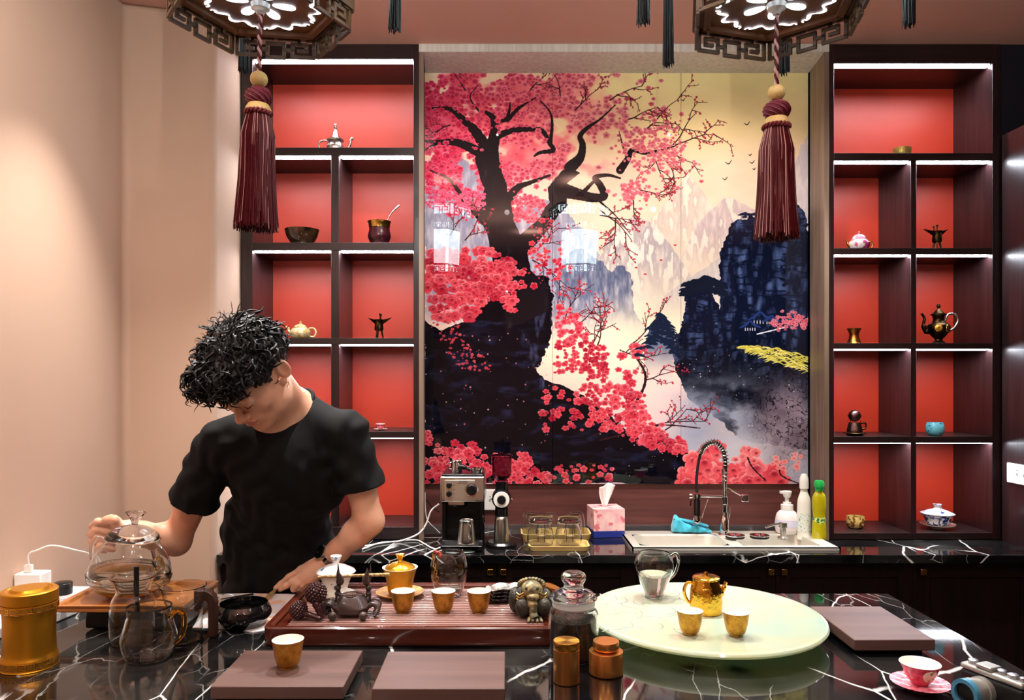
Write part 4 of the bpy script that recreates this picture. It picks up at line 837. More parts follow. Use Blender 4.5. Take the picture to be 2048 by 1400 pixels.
def jue(loc, label, flip=1):
    t = thing('bronze_wine_vessel', loc, label, 'wine vessel'); br = M['bronze']
    obj('bowl', MB().lathe(rprof(sc([(0, 15), (8, 16), (9, 22), (8, 30), (10, 38)]), 3)+sc([(9, 38), (7, 30), (0, 20)]), 24), br, t)
    m = MB(); 
    for sg, L, hh in ((1, 26, 42), (-1, 22, 42)):
        m.add([Vector(q)*s for q in [(sg*4*flip, -7, 36), (sg*4*flip, 7, 36), (sg*L*flip, 2, hh), (sg*L*flip, -2, hh), (sg*6*flip, 0, 27)]], [(0, 1, 2, 3), (0, 3, 4), (1, 4, 2), (3, 2, 4), (0, 4, 1)])
    obj('spout', m, br, t, smooth=0)
    for a in (0, 2.1, 4.2): obj('leg', MB().tube([Vector((5*math.cos(a), 5*math.sin(a), 17))*s, Vector((7*math.cos(a), 7*math.sin(a), 8))*s, Vector((9*math.cos(a), 9*math.sin(a), 0))*s], [2.2*s, 1.8*s, 1.3*s], 6), br, t)
    for sx in (-1, 1): obj('post', MB().tube([Vector((3*flip, sx*6, 37))*s, Vector((3*flip, sx*6, 46))*s], 1*s, 6).ball(Vector((3*flip, sx*6, 48))*s, 2.4*s, n=10), br, t)
    handle([(0, -8, 32), (0, -14, 30), (0, -14, 22), (0, -8, 20)], 1.3, br, t); return t
jue(niche(758, 675), 'dark bronze three legged wine vessel on the left third shelf'); jue(niche(1874, 495), 'dark bronze three legged wine vessel on the right second shelf', -1)
def cup_saucer(loc, label, k, cup_m, group=None):
    t = thing('teacup', loc+Vector((0, 0, .0065*k+.0004)), label[0], 'teacup')
    pr = rprof([(.011*k, 0), (.014*k, .003*k), (.021*k, .012*k), (.027*k, .026*k), (.031*k, .034*k)], 4)
    obj('bowl', MB().lathe([(0, 0)]+pr, 40), cup_m, t); obj('inside', MB().lathe([(q[0]-.0012*k, max(q[1], .004*k)) for q in pr[::-1]]+[(0, .004*k)], 40), M['white'], t)
    obj('rim', MB().lathe([(pr[-1][0]-.0012*k, pr[-1][1]), (pr[-1][0], pr[-1][1]), (pr[-1][0]-.0005*k, pr[-1][1]+.0007*k), (pr[-1][0]-.0012*k, pr[-1][1])], 40), M['white'], t)
    if k > 1:
        pp_ = []; a0 = -PI/2+.12
        for (z_, r_) in ((.010, .0197), (.016, .0238), (.022, .0262), (.028, .0284), (.031, .0298)):
            hw_ = {.010: .25, .016: .42, .022: .46, .028: .34, .031: .12}[z_]
            pp_.append([(r_*k*1.012*math.cos(a0+hw_*(i/6*2-1)), r_*k*1.012*math.sin(a0+hw_*(i/6*2-1)), z_*k) for i in range(7)])
        obj('painted_panel', MB().add(sum(pp_, []), [(r*7+i, r*7+i+1, r*7+i+8, r*7+i+7) for r in range(4) for i in range(6)]), ramp_print(mat('cream_panel', (232, 216, 184), .25, coat=.4), (120, 110, 80), 90, .58, .64), t, fix=False)['label'] = 'cream panel painted with flowers'
    u = thing('saucer', loc, label[1], 'saucer')
    obj('plate', MB().lathe([(0, .0), (.018*k, .0), (.019*k, .003*k), (.044*k, .0095*k), (.0445*k, .0105*k), (.03*k, .0075*k), (.018*k, .006*k), (0, .006*k)], 48), label[2], u); return t
pinkp = ramp_print(mat('pink_enamel', (176, 22, 56), .2, coat=.5, var=((206, 70, 96), 120, (1, 1, 1), .1)), (240, 214, 176), 16, .66, .68)
pinks = ramp_print(mat('pink_saucer', (238, 140, 156), .25, coat=.5), (214, 60, 90), 90, .55, .6)
cup_saucer(niche(761, 862), ('small pink enamel teacup on the left lower shelf behind the man', 'small white saucer under the cup on the left lower shelf', M['white']), .62, pinkp)
# right side
lathe_thing('gold_bowl', niche(1804, 305), 'small pale gold bowl on the right top shelf', 'bowl', rprof(sc([(0, 0), (12, 0), (16, 5), (17, 12), (17, 17)]), 4)+rprof(sc([(15.6, 17), (15, 10), (0, 3)]), 3), mat('pale_gold', (214, 184, 96), .35, .6, bump=(200, .6)))
t = thing('pink_teapot', niche(1718, 495), 'small pink and white porcelain teapot on the right second shelf', 'teapot')
pk_ = ramp_print(mat('pink_white_porcelain', (238, 226, 226), .15, coat=.5), (196, 66, 130), 26, .5, .56); pl_ = ramp_print(mat('pink_lid', (226, 150, 176), .15, coat=.5), (240, 220, 226), 60, .5, .6)
obj('body', MB().lathe(rprof(sc([(0, 0), (14, 0), (19, 5), (20, 13), (16, 19), (13, 21)]), 4)+[(0, 21*s)]), pk_, t)
obj('lid', MB().lathe(sc([(0, 21), (14, 21), (12, 27), (7, 31), (1.5, 32), (1.5, 34), (2.6, 36), (0, 38)])), pl_, t)
handle([(18, 0, 16), (25, 0, 17), (27, 0, 9), (22, 0, 1)], 1.4, M['brass'], t); handle([(-15, 0, 6), (-21, 0, 10), (-25, 0, 21)], [3.4]*6+[2.4]*6+[1.8]*5, M['brass'], t, 'spout')
lathe_thing('waisted_cup', niche(1708, 685), 'small waisted copper cup on the right third shelf', 'cup', rprof(sc([(0, 0), (13, 0), (13, 2), (9, 14), (10, 22), (14, 30)]), 4)+rprof(sc([(13, 30), (9, 22), (8, 10), (0, 3)]), 3), mat('hammered_copper', (206, 128, 60), .25, 1, bump=(160, .9)))
t = thing('bronze_ewer', niche(1877, 684), 'tall dark bronze ewer with a curled handle on the right third shelf', 'ewer')
obj('body', MB().lathe(rprof(sc([(0, 0), (12, 0), (12, 2), (7, 8), (14, 16), (21, 28), (20, 37), (13, 42), (10, 48), (12, 56)]), 4)+[(0, 56*s)]), M['bronze'], t)
obj('lid', MB().lathe(sc([(0, 56), (14, 56), (14, 59), (10, 61), (6, 66), (3, 68), (2, 71), (4, 74), (3, 78), (0, 80)])), M['bronze'], t)
for a in (-1.2, -.2): obj('medallion', MB().lathe(sc([(0, 0), (8, 0), (7, 2), (4, 3), (0, 2)]), 20, Vector((19*math.sin(a+.7), -19*math.cos(a+.7), 30))*s, M=Matrix.Rotation(a+.7, 4, 'Z') @ Matrix.Rotation(PI/2, 4, 'X')), M['brass'], t)
handle([(12, 0, 44), (20, 0, 58), (33, 0, 58), (39, 0, 46), (32, 0, 32), (20, 0, 24)], 2.4, M['silver'], t); handle([(-16, 0, 24), (-26, 0, 26), (-30, 0, 38), (-28, 0, 50), (-34, 0, 60)], [6]*8+[4.5]*8+[3]*8+[2.5]*9, M['bronze'], t, 'spout')
t = thing('turkish_coffee_cup', niche(1709, 872), 'ornate dark silver coffee cup with a ball shaped lid on the right fourth shelf', 'cup')
obj('saucer', MB().lathe(sc([(0, 0), (14, 0), (16, 2), (23, 5), (22, 6), (14, 4), (0, 4)])), M['bronze'], t); rs_ = mat('dark_red_silver', (120, 92, 90), .22, 1, bump=(200, 1))
obj('cup', MB().lathe(rprof(sc([(0, 4), (10, 4), (15, 8), (13, 18), (11, 26)]), 3)+[(0, 26*s)]), rs_, t)
obj('lid', MB().ball((0, 0, 39*s), 12*s, n=24).lathe(sc([(12, 38), (13, 38), (13, 40), (12, 40), (12, 38)])), rs_, t); handle([(12, 0, 24), (22, 0, 24), (22, 0, 14), (13, 0, 12)], 1.5, M['bronze'], t)
for a in range(7): obj('crown_leaf', MB().lathe([(0, -.003), (.002, 0), (0, .004)], 6, (12*s*math.cos(a*.9), 12*s*math.sin(a*.9), 28*s)), rs_, t)
bl = ramp_print(mat('turquoise_glaze', (112, 204, 226), .12, coat=.6), (40, 110, 130), 60, .62, .66, stretch=(1, 1, 2.4))
lathe_thing('turquoise_cup', niche(1870, 872), 'turquoise glazed cup with a painted landscape on the right fourth shelf', 'cup', rprof(sc([(0, 0), (10, 0), (16, 6), (17, 16), (15, 26)]), 4)+rprof(sc([(14, 26), (15.6, 16), (12, 5), (0, 3)]), 3), bl)
lathe_thing('marbled_bowl', niche(1711, 1061, DS+.10), 'small yellow and brown marbled bowl on the right bottom shelf', 'bowl', rprof(sc([(0, 0), (11, 0), (17, 6), (18, 15), (17, 24)]), 4)+rprof(sc([(16, 24), (16.6, 14), (10, 5), (0, 4)]), 3), ramp_print(mat('marbled_glaze', (214, 186, 110), .2, coat=.5), (122, 74, 34), 70, .5, .58))
bw = ramp_print(mat('blue_white_porcelain', (238, 240, 244), .1, coat=.6), (24, 40, 110), 70, .49, .53)
t = thing('gaiwan', niche(1875, 1061, DS+.09), 'blue and white porcelain gaiwan with lid and saucer on the right bottom shelf', 'gaiwan')
obj('saucer', MB().lathe(sc([(0, 0), (12, 0), (13, 2), (32, 8), (33, 10), (20, 7), (0, 6)])), M['white'], t)
obj('bowl', MB().lathe(rprof(sc([(0, 6), (13, 6), (22, 12), (24, 20), (29, 29)]), 3)+[(0, 29*s)]), bw, t)
obj('lid', MB().lathe(sc([(0, 29), (31, 29), (32, 31), (18, 37), (8, 40), (6, 43), (9, 49), (0, 49)])), ramp_print(mat('lid_porcelain', (240, 242, 246), .1, coat=.6), (60, 80, 150), 60, .62, .65), t)
# ================================================================ the island and everything on it
IS = thing('tea_island', (0, 2.216, 0), 'large black veined marble tea table in the foreground, standing before the man', 'table')
obj('worktop', MB().box(XL+.003, 1.11, -1.02, 0, TZ-.03, TZ), M['marble'], IS, bevel=.002)
obj('base', MB().box(XL+.05, 1.05, -.96, -.22, 0.08, TZ-.0305), M['cab_wood'], IS)
obj('plinth', MB().box(XL+.05, 1.0, -.92, -.26, 0, .0795), M['blackm'], IS)
I0 = TZ+.0006
def T(px, py, h=0): return onZ(px, py, I0+h)
# ---- low wooden boards
bwood = wood('tea_board_wood', (98, 72, 65), (80, 57, 51), .5, 'x', coat=0, scale=8)
def board(name, x0, x1, y0, y1, label):
    t = thing(name, ((x0+x1)/2, (y0+y1)/2, I0), label, 'board', 'low wooden serving boards on the island'); a, b = (x1-x0)/2, (y1-y0)/2
    obj('top', MB().box(-a, a, -b, b, .010, .035), bwood, t, bevel=.002); obj('plinth', MB().box(-a+.02, a-.02, -b+.02, b-.02, 0, .0098), M['blackm'], t); return t
board('serving_board', -.570, -.314, 1.459, 1.654, 'low brown wooden board at the left front with one gold cup standing on it')
board('serving_board', -.258, -.004, 1.449, 1.648, 'low brown wooden board at the front middle, empty')
board('serving_board', .786, .970, 1.72, 1.974, 'low brown wooden board lengthwise at the right end of the island')
BZ = .0354
# ---- gold cups
def gold_cup(p, k, label, group=None):
    t = thing('gold_teacup', p, label, 'teacup', group)
    pr = rprof([(.0165*k, 0), (.0165*k, .003*k), (.0215*k, .008*k), (.0265*k, .026*k), (.031*k, .0555*k)], 5)
    obj('outer_wall', MB().lathe([(0, 0)]+pr, 48), M['gold'], t)
    inn = [(r-.0013*k, max(z, .005*k)+.0004) for r, z in pr[::-1]]
    obj('inner_glaze', MB().lathe([(pr[-1][0], pr[-1][1]+.0001)]+inn+[(0, .0054*k)], 48), M['white'], t)['label'] = 'white glazed inside'
    return t
GC = 'small gold teacups'
gold_cup(onZ(576, 1334, I0+BZ), 1.03, 'gold teacup standing alone on the left front wooden board')
TR = .038
trz = I0+TR+.0008
for px, py, lab in ((806, 1224, 'left of the three gold teacups on the slatted tea tray'), (887, 1224, 'middle of the three gold teacups on the slatted tea tray'), (958, 1224, 'right of the three gold teacups on the slatted tea tray')):
    gold_cup(onZ(px, py, trz), .97, lab, GC)
JZ = .0453
gold_cup(onZ(1380, 1267, I0+JZ), .95, 'gold teacup on the jade tray, left of the pair before the gold teapot', GC)
gold_cup(onZ(1472, 1270, I0+JZ), .95, 'gold teacup on the jade tray, right of the pair before the gold teapot', GC)
# ---- slatted tea tray
twood = wood('tray_redwood', (88, 36, 22), (64, 24, 15), .22, 'x', coat=.5, scale=8); slw = wood('slat_wood', (170, 134, 126), (140, 104, 96), .2, 'x', coat=.4, scale=10)
X0, X1, Y0, Y1 = -.572, .135, 1.772, 2.165
t = thing('tea_tray', ((X0+X1)/2, (Y0+Y1)/2, I0), 'large slatted redwood tea tray in the middle of the island', 'tea tray'); a, b = (X1-X0)/2, (Y1-Y0)/2
def rrect(hx, hy, r, n=5): return [((hx-r)*sx+r*math.cos(q), (hy-r)*sy+r*math.sin(q)) for (sx, sy, a0) in ((1, 1, 0), (-1, 1, PI/2), (-1, -1, PI), (1, -1, 1.5*PI)) for q in [a0+i/n*PI/2 for i in range(n+1)]]
def ringwall(outs, ins, mb=None):
    mb = mb or MB(); L = [*outs, *ins]; n = len(L[0][0]); vs = [(p[0], p[1], z) for poly, z in L for p in poly]; k = len(L)
    fs = [(i % n+q*n, (i+1) % n+q*n, (i+1) % n+((q+1) % k)*n, i % n+((q+1) % k)*n) for q in range(k) for i in range(n)]; return mb.add(vs, fs)
obj('frame', ringwall([(rrect(a-.004, b-.004, .02), .002), (rrect(a, b, .024), .010), (rrect(a, b, .024), .042), (rrect(a-.003, b-.003, .022), .046)], [(rrect(a-.014, b-.014, .014), .046), (rrect(a-.020, b-.020, .012), .040), (rrect(a-.022, b-.022, .010), .004)]), twood, t, smooth=30)
obj('pan', MB().prism(rrect(a-.021, b-.021, .01), .003, .012), mat('tray_pan', (22, 12, 10), .5), t)
obj('end_rail', MB().box(-a+.0225, -a+.046, -b+.0225, b-.0225, .013, .0375), twood, t, bevel=.001); obj('end_rail', MB().box(a-.046, a-.0225, -b+.0225, b-.0225, .013, .0375), twood, t, bevel=.001)
obj('cross_rail', MB().box(-a+.0465, a-.0465, -b+.0225, -b+.034, .013, .0375), twood, t); obj('cross_rail', MB().box(-a+.0465, a-.0465, b-.034, b-.0225, .013, .0375), twood, t)
ns2 = 23; pitch = (2*b-.068)/ns2; sl = None
for i in range(ns2):
    y = -b+.034+pitch*(i+.5); 
    if sl is None: sl = obj('slat', MB().box(-a+.047, a-.047, -pitch*.235, pitch*.235, .030, .038), slw, t, bevel=.0015); sl.location = (0, y, 0)
    else: o = again(sl, t); o.location = (0, y, 0)
for sx in (-1, 1):
    for sy in (-1, 1): obj('foot', MB().box(sx*(a-.05)-.02, sx*(a-.05)+.02, sy*(b-.04)-.015, sy*(b-.04)+.015, 0, .0028), M['rubber'], t)
# ---- dragon-ball like beaded pods (two knobbly balls with a stalk)
pod = mat('dark_resin', (52, 24, 26), .18, coat=.6)
p = onZ(612, 1236, trz); t = thing('lychee_figurine', p, 'dark resin pair of knobbly fruits on a stalk, left end of tea tray', 'figurine'); s = p.y/F
def knob(c, r, nm):
    o = obj(nm, MB().ball(c, r*.95, n=24), pod, t); m = MB(); n = 130
    for i in range(n):
        z = 1-2*(i+.5)/n; th = i*2.39996; q = Vector((math.sqrt(1-z*z)*math.cos(th), math.sqrt(1-z*z)*math.sin(th), z)); m.ball(Vector(c)+q*r*.93, r*.15, n=8)
    k = obj('knobbly_skin', m, pod, o, fix=False); k['kind'] = 'stuff'
knob((20*s, 0, 50*s), 21*s, 'upper_fruit'); knob((-12*s, -.012, 19*s), 17.5*s, 'lower_fruit')
m = MB(); m.tube(spline([(22*s, -.012, 33*s), (30*s, -.018, 18*s), (36*s, -.02, 4*s)], 6), [8*s, 8*s, 7*s, 7*s, 6.5*s, 6*s, 5.6*s, 5*s, 5*s, 5*s, 5*s, 5*s, 4*s], 10).tube(spline([(-2*s, -.018, 14*s), (16*s, -.025, 12*s), (34*s, -.028, 5*s)], 6), [6*s]*6+[5*s]*6+[4*s], 10)
obj('stalk', m.__class__().tube(spline([(22*s, -.012, 33*s), (30*s, -.018, 18*s), (36*s, -.02, 4*s)], 6), [8*s]*3+[7*s]*3+[6*s]*3+[5*s]*4, 10), pod, t)
obj('stalk', MB().tube(spline([(-2*s, -.018, 14*s), (16*s, -.025, 12*s), (34*s, -.028, 5*s)], 6), [6*s]*6+[5*s]*6+[4*s], 10), pod, t)
obj('leaf', MB().ball((33*s, -.004, 20*s), 6*s, 4*s, 16*s, 12, M=Matrix.Rotation(-.3, 4, 'Y')), pod, t)
# ---- crab
crm = mat('dark_clay', (44, 34, 34), .28, coat=.25, var=((70, 54, 50), 12, (1, 1, 1), .15))
p = onZ(703, 1230, trz); t = thing('crab_figurine', p, 'dark clay crab tea pet with raised claws on the tea tray, holding up a brush', 'figurine'); s = p.y/F
pts8 = [(-36, -6), (-22, -20), (22, -20), (36, -6), (36, 14), (24, 26), (-24, 26), (-36, 14)]
def lvl(k, z, dx=0): return [(x*k*s*.98, y*k*s*1.5, z*s) for x, y in pts8]
L8 = [lvl(.72, 4), lvl(.96, 10), lvl(1.0, 18), lvl(.66, 38), lvl(.58, 41)]
m = MB(); vs = sum(L8, []); fs = [tuple(range(7, -1, -1)), tuple(32+i for i in range(8))]
for k in range(4):
    for i in range(8): j = (i+1) % 8; fs.append((k*8+i, k*8+j, k*8+8+j, k*8+8+i))
m.add(vs, fs); sh = obj('shell', m, crm, t, bevel=.002, seg=3)
ru = [( (17+3.2*math.cos(4*q))*s*math.cos(q)*1.25, (17+3.2*math.cos(4*q))*s*math.sin(q)*1.0, 0) for q in [i/40*2*PI for i in range(40)]]
obj('shell_rim', MB().tube([(x, y+.001, 41.4*s) for x, y, z in ru], 1.2*s, 6, closed=True), crm, sh)
em = MB()
for i in range(5): em.box((-10+i*4.2)*s, (-7.4+i*4.2)*s, (-6+(i % 2)*2)*s, (7-(i % 3)*2)*s, 40.8*s, 42.6*s)
for i in range(4): em.box(-10*s, 9*s, (-6+i*4.2)*s, (-4.4+i*4.2)*s, 40.8*s, 42.4*s)
obj('raised_emblem', em, mat('emblem_bronze', (110, 84, 76), .4, .3), sh)
for sx in (-1, 1):
    for k in range(4):
        y0_ = -.012+k*.013
        pts = [(sx*30*s, y0_, 14*s), (sx*44*s, y0_+.002*k, 25*s-k*.001), (sx*(55-k*1)*s, y0_-.004, 17*s), (sx*(50-2*k)*s, y0_-.018, 4.5*s)]
        obj('leg', MB().tube(spline(pts, 5), [3.5*s]*3+[5.5*s]*4+[6*s]*4+[5*s]*3+[3*s]*2, 9), crm, t)
    obj('front_leg', MB().ball((sx*30*s, -.046, 9*s), 8.5*s, 8*s, 9*s, 18), crm, t)
    pc = [(sx*28*s, .018, 20*s), (sx*31*s, .022, 34*s), (sx*30.5*s, .022, 41*s), (sx*31*s, .022, 49*s), (sx*29*s, .022, 57*s)]
    c_ = obj('claw_arm', MB().tube(spline(pc, 4), [7*s, 8*s, 7.5*s, 6*s, 5.4*s, 6*s, 6.5*s, 6*s, 4.8*s, 4.4*s, 5*s, 6*s, 6.4*s, 6*s, 5*s, 4*s, 4*s], 10), crm, t)
    obj('pincer', MB().tube(spline([(sx*29*s, .022, 56*s), (sx*26*s, .018, 66*s), (sx*29*s, .014, 80*s), (sx*29.5*s, .014, 91*s)], 4), [5*s, 6.5*s, 8*s, 8.2*s, 7.8*s, 7*s, 6*s, 5*s, 4*s, 3*s, 2.2*s, 1.5*s, .8*s], 10), crm, c_)
    obj('pincer', MB().tube(spline([(sx*29*s, .022, 62*s), (sx*32*s, .034, 74*s), (sx*33*s, .034, 96*s)], 4), [4*s, 4.6*s, 4.6*s, 4*s, 3.2*s, 2.6*s, 2*s, 1.4*s, .7*s], 8), crm, c_)
# brush across the claws
ivb = mat('carved_bamboo', (196, 168, 110), .4, var=((120, 84, 40), 160, (1, 1, 1), .12)); 
A_, B_ = p+Vector((-66*s, .024, 80*s)), p+Vector((76*s, .024, 84*s))
A_ = P(636, 1163, p.y+.024); B_ = P(779, 1156, p.y+.024)
A_.z = p.z+71*s; B_.z = p.z+76*s
t = thing('tea_brush', (A_+B_)/2, 'carved bamboo brush handle lying across the claws of the crab', 'brush')
u = (B_-A_)/2; obj('stick', MB().tube([-u, -u*.3, u*.4, u], [2.6*s, 3*s, 3.4*s, 3.8*s], 10), ivb, t)
# ---- white lidded gaiwan behind the crab
def gaiwan(p, s, label, m_out, m_lid, m_sau, m_in, rt=33, rb=18, h=52, knob=(5, 9), sr=36):
    t = thing('gaiwan', p, label, 'gaiwan'); q = lambda L: [(r*s, z*s) for r, z in L]
    obj('saucer', MB().lathe(q([(0, 0), (16, 0), (17, 3), (sr, 9), (sr+1, 11), (sr-4, 10), (17, 6), (0, 5)]), 48), m_sau, t)
    obj('bowl', MB().lathe([(0, 5*s)]+rprof(q([(rb*.8, 5), (rb*.85, 8), (rb, 12), (rt-7, 36), (rt, h)]), 4), 48), m_out, t)
    obj('rim', MB().lathe([(rt*s, h*s), (rt*s+.0005, (h+1)*s), ((rt-1.5)*s, (h+.8)*s), ((rt-6)*s, (h-7)*s), (0, (h-10)*s)], 48), m_in, t)
    obj('lid', MB().lathe(q([(0, h-2), (rt-6, h-2), (rt-5, h), (rt-8, h+4), (12, h+11), (5, h+13), (knob[0]*.8, h+15), (knob[1], h+26), (knob[1]-1, h+27), (0, h+26)]), 48), m_lid, t); return t
p = onZ(672, 1196, trz); s = p.y/F
wb = ramp_print(mat('white_painted_porcelain', (240, 236, 224), .15, coat=.5), (84, 100, 124), 42, .60, .63); wl = ramp_print(mat('white_painted_lid', (238, 238, 236), .15, coat=.5), (110, 130, 160), 46, .62, .65)
t = thing('gaiwan', p, 'white porcelain gaiwan with painted flowers behind the crab on the tea tray', 'gaiwan'); q = lambda L: [(r*s, z*s) for r, z in L]
obj('saucer', MB().lathe(q([(0, 0), (18, 0), (19, 3), (36, 9), (37, 11), (32, 10), (17, 6), (0, 5)]), 48), M['white'], t)
obj('bowl', MB().lathe([(0, 5*s)]+rprof(q([(16, 5), (17, 8), (21, 14), (28, 36), (34, 50)]), 4)+[(33*s, 50.5*s), (26*s, 40*s), (0, 38*s)], 48), wb, t)
obj('lid', MB().lathe(q([(0, 49), (37, 50), (39, 53), (36, 57), (18, 66), (7, 69), (6, 71), (12, 84), (11, 85), (0, 82)]), 48), wl, t)
# ---- gold gaiwan
p = onZ(800, 1193, trz); s = p.y/F
gaiwan(p, s, 'bright gold gaiwan with lid and saucer at the back of the tea tray', M['goldc'], M['goldc'], M['gold'], M['white'], rt=35, rb=24, h=58, sr=47)
# ---- glass things
def glassbody(t, prof, s, thick=.0022, n=56, nm='glass_body', wob=None): return obj(nm, MB().lathe(shell(rprof([(r*s, z*s) for r, z in prof], 4), thick), n, wob=wob), M['glass'], t)
def water(t, prof, s, z0, z1, thick=.0026, m=None, nm='water'):
    pr = rprof([(r*s, z*s) for r, z in prof], 4); zs = [q[1] for q in pr]; rs = [q[0] for q in pr]
    pts = [(0, z0*s)]+[(float(np.interp(z, zs, rs))-thick, z) for z in np.linspace(z0*s, z1*s, 12)]+[(0, z1*s)]
    return obj(nm, MB().lathe(pts, 48), m or M['water'], t)
# pitcher with chain on tea tray
p = onZ(898, 1190, trz); s = p.y/F; PRF = [(22, 0), (27, 6), (36, 36), (38, 52), (34, 74), (29, 88)]
t = thing('glass_pitcher', p, 'egg shaped glass pitcher with a beaded chain at the back of the tea tray', 'pitcher'); glassbody(t, PRF, s); water(t, PRF, s, 3, 16)
m = MB()
for i in range(11):
    z = (84-i*6.4)*s; x = -30*s+i*1.2*s; y = -.03+.002*i
    m.tube([(x+2.6*s*math.cos(q)*(1 if i % 2 else .3), -(.018+.0004*i)+2.6*s*math.cos(q)*(.3 if i % 2 else 1)-.012, z+4*s*math.sin(q)) for q in [k/10*2*PI for k in range(10)]], .9*s, 5, closed=True)
ch = obj('chain', m, M['brass'], t, fix=False); ch['kind'] = 'stuff'; red = mat('red_beads', (150, 40, 28), .2, coat=.6)
for i in range(6): obj('bead', MB().ball(((-27+i*2.2)*s, -.008-.003*(i % 3), (88-3*(i % 2)-i*.8)*s), 4*s, n=12), red, t)
# leaf shaped saucers stacked
p0 = onZ(998, 1203, trz); s = p0.y/F
lead = mat('lead_glaze', (24, 28, 30), .2, .3, coat=.6); leads = mat('silver_leaf_dish', (186, 186, 176), .3, .9, bump=(120, 1.0))
for k in range(4):
    t = thing('leaf_saucer', p0+Vector(((k*1.5-2)*s, 0, k*7.2*s)), ['lowest of the four stacked leaf shaped saucers behind the cups', 'second lowest of the four stacked leaf shaped saucers', 'second from the top of the four stacked leaf shaped saucers', 'silvery leaf shaped saucer on top of the stack'][k], 'saucer', 'leaf saucers', rz=.35+.05*k)
    n = 40; o1 = []; 
    for i in range(n): q = i/n*2*PI; r = 1+.07*math.cos(7*q)+.16*math.cos(q); o1.append((36*s*r*math.cos(q), 22*s*r*math.sin(q)))
    m = MB(); vs = [(x*.5, y*.5, 0) for x, y in o1]+[(x, y, (7+2*math.sin(6*i/n*2*PI))*s) for i, (x, y) in enumerate(o1)]+[(x*.97, y*.97, (8.4+2*math.sin(6*i/n*2*PI))*s) for i, (x, y) in enumerate(o1)]+[(x*.5, y*.5, 1.6*s) for x, y in o1]
    fs = [tuple(range(n-1, -1, -1)), tuple(3*n+i for i in range(n))]+[(q*n+i, q*n+(i+1) % n, (q+1)*n+(i+1) % n, (q+1)*n+i) for q in range(3) for i in range(n)]
    obj('dish', m.add(vs, fs), leads if k == 3 else lead, t, smooth=60)
# ---- jade tray (lazy susan)
jade = mat('jade_glass', (172, 188, 170), .12, coat=.6, var=((182, 186, 148), 3.2, (1, 1, 1), .2), sss=.6)
jade.node_tree.nodes['Principled BSDF'].inputs['Subsurface Radius'].default_value = (.05, .05, .042); jadec = ramp_print(jade, (156, 186, 176), 4.5, .5, .75)
t = thing('jade_turntable', (.49, 1.889, I0), 'large round pale green jade turntable on the right half of the island', 'turntable')
obj('disc', MB().lathe([(0, .028), (.270, .028), (.284, .032), (.288, .038), (.285, .0435), (.276, .0445), (.272, .0438), (0, .0438)], 128), jadec, t)
obj('pedestal', MB().lathe([(0, 0), (.11, 0), (.11, .008), (.09, .012), (.09, .0278), (0, .0278)], 48), M['blackm'], t)
rl = MB()
for k in range(26):
    cx_, cy_ = -.13+.10*math.sin(k*1.9), -.0+.14*math.cos(k*2.7); a0 = k*2.1
    rl.tube(spline([(cx_+.02*j*math.cos(a0+.35*j), cy_+.02*j*math.sin(a0+.35*j), .0441) for j in range(4)], 4), .0012, 5, flat=.8)
o = obj('carved_relief', rl, jadec, t, fix=False); o['kind'] = 'stuff'
# pitcher on jade
JT = I0+.0444
p = onZ(1308, 1194, JT); s = p.y/F; PR2 = [(17, 0), (18, 5), (24, 18), (37, 52), (39, 66), (35, 80), (31, 88)]
t = thing('glass_pitcher', p, 'tall glass pitcher half full of water at the back of the jade turntable', 'pitcher'); glassbody(t, PR2, s, .0024); water(t, PR2, s, 6, 46)
obj('handle', MB().tube(spline([(34*s, 0, 80*s), (44*s, 0, 86*s), (49*s, 0, 70*s), (42*s, 0, 48*s), (31*s, 0, 36*s)], 6), [4*s]*12+[3*s]*12+[2.4*s], 12), M['glass'], t)
obj('base_plug', MB().lathe([(0, 1.0*s), (15*s, 1.0*s), (15*s, 3.2*s), (0, 3.2*s)], 32), M['glass'], t)
# gold teapot
p = onZ(1412, 1224, JT); s = p.y/F; t = thing('gold_teapot', p, 'small shiny gold teapot with a looped handle on the jade turntable', 'teapot')
gt = mat('mirror_gold', (240, 186, 70), .13, 1.0, bump=(110, .7))
obj('body', MB().lathe(rprof([(0, 0), (28*s, 0), (31*s, 3*s), (32*s, 26*s), (31*s, 44*s), (27*s, 58*s), (25*s, 66*s)], 4)+[(0, 66*s)], 48), gt, t)
obj('lid', MB().lathe([(0, 66.2*s), (27*s, 66.2*s), (27*s, 70*s), (22*s, 73*s), (4*s, 74*s), (3*s, 80*s), (0, 81*s)], 40), gt, t)
obj('handle', MB().tube(spline([(-25*s, 0, 58*s), (-38*s, 0, 58*s), (-44*s, 0, 42*s), (-38*s, 0, 24*s), (-30*s, 0, 18*s)], 6), 3.2*s, 10), gt, t); obj('spout', MB().tube(spline([(27*s, 0, 34*s), (34*s, 0, 46*s), (40*s, 0, 60*s)], 6), [7*s]*4+[5*s]*5+[3.6*s]*4, 12), gt, t)
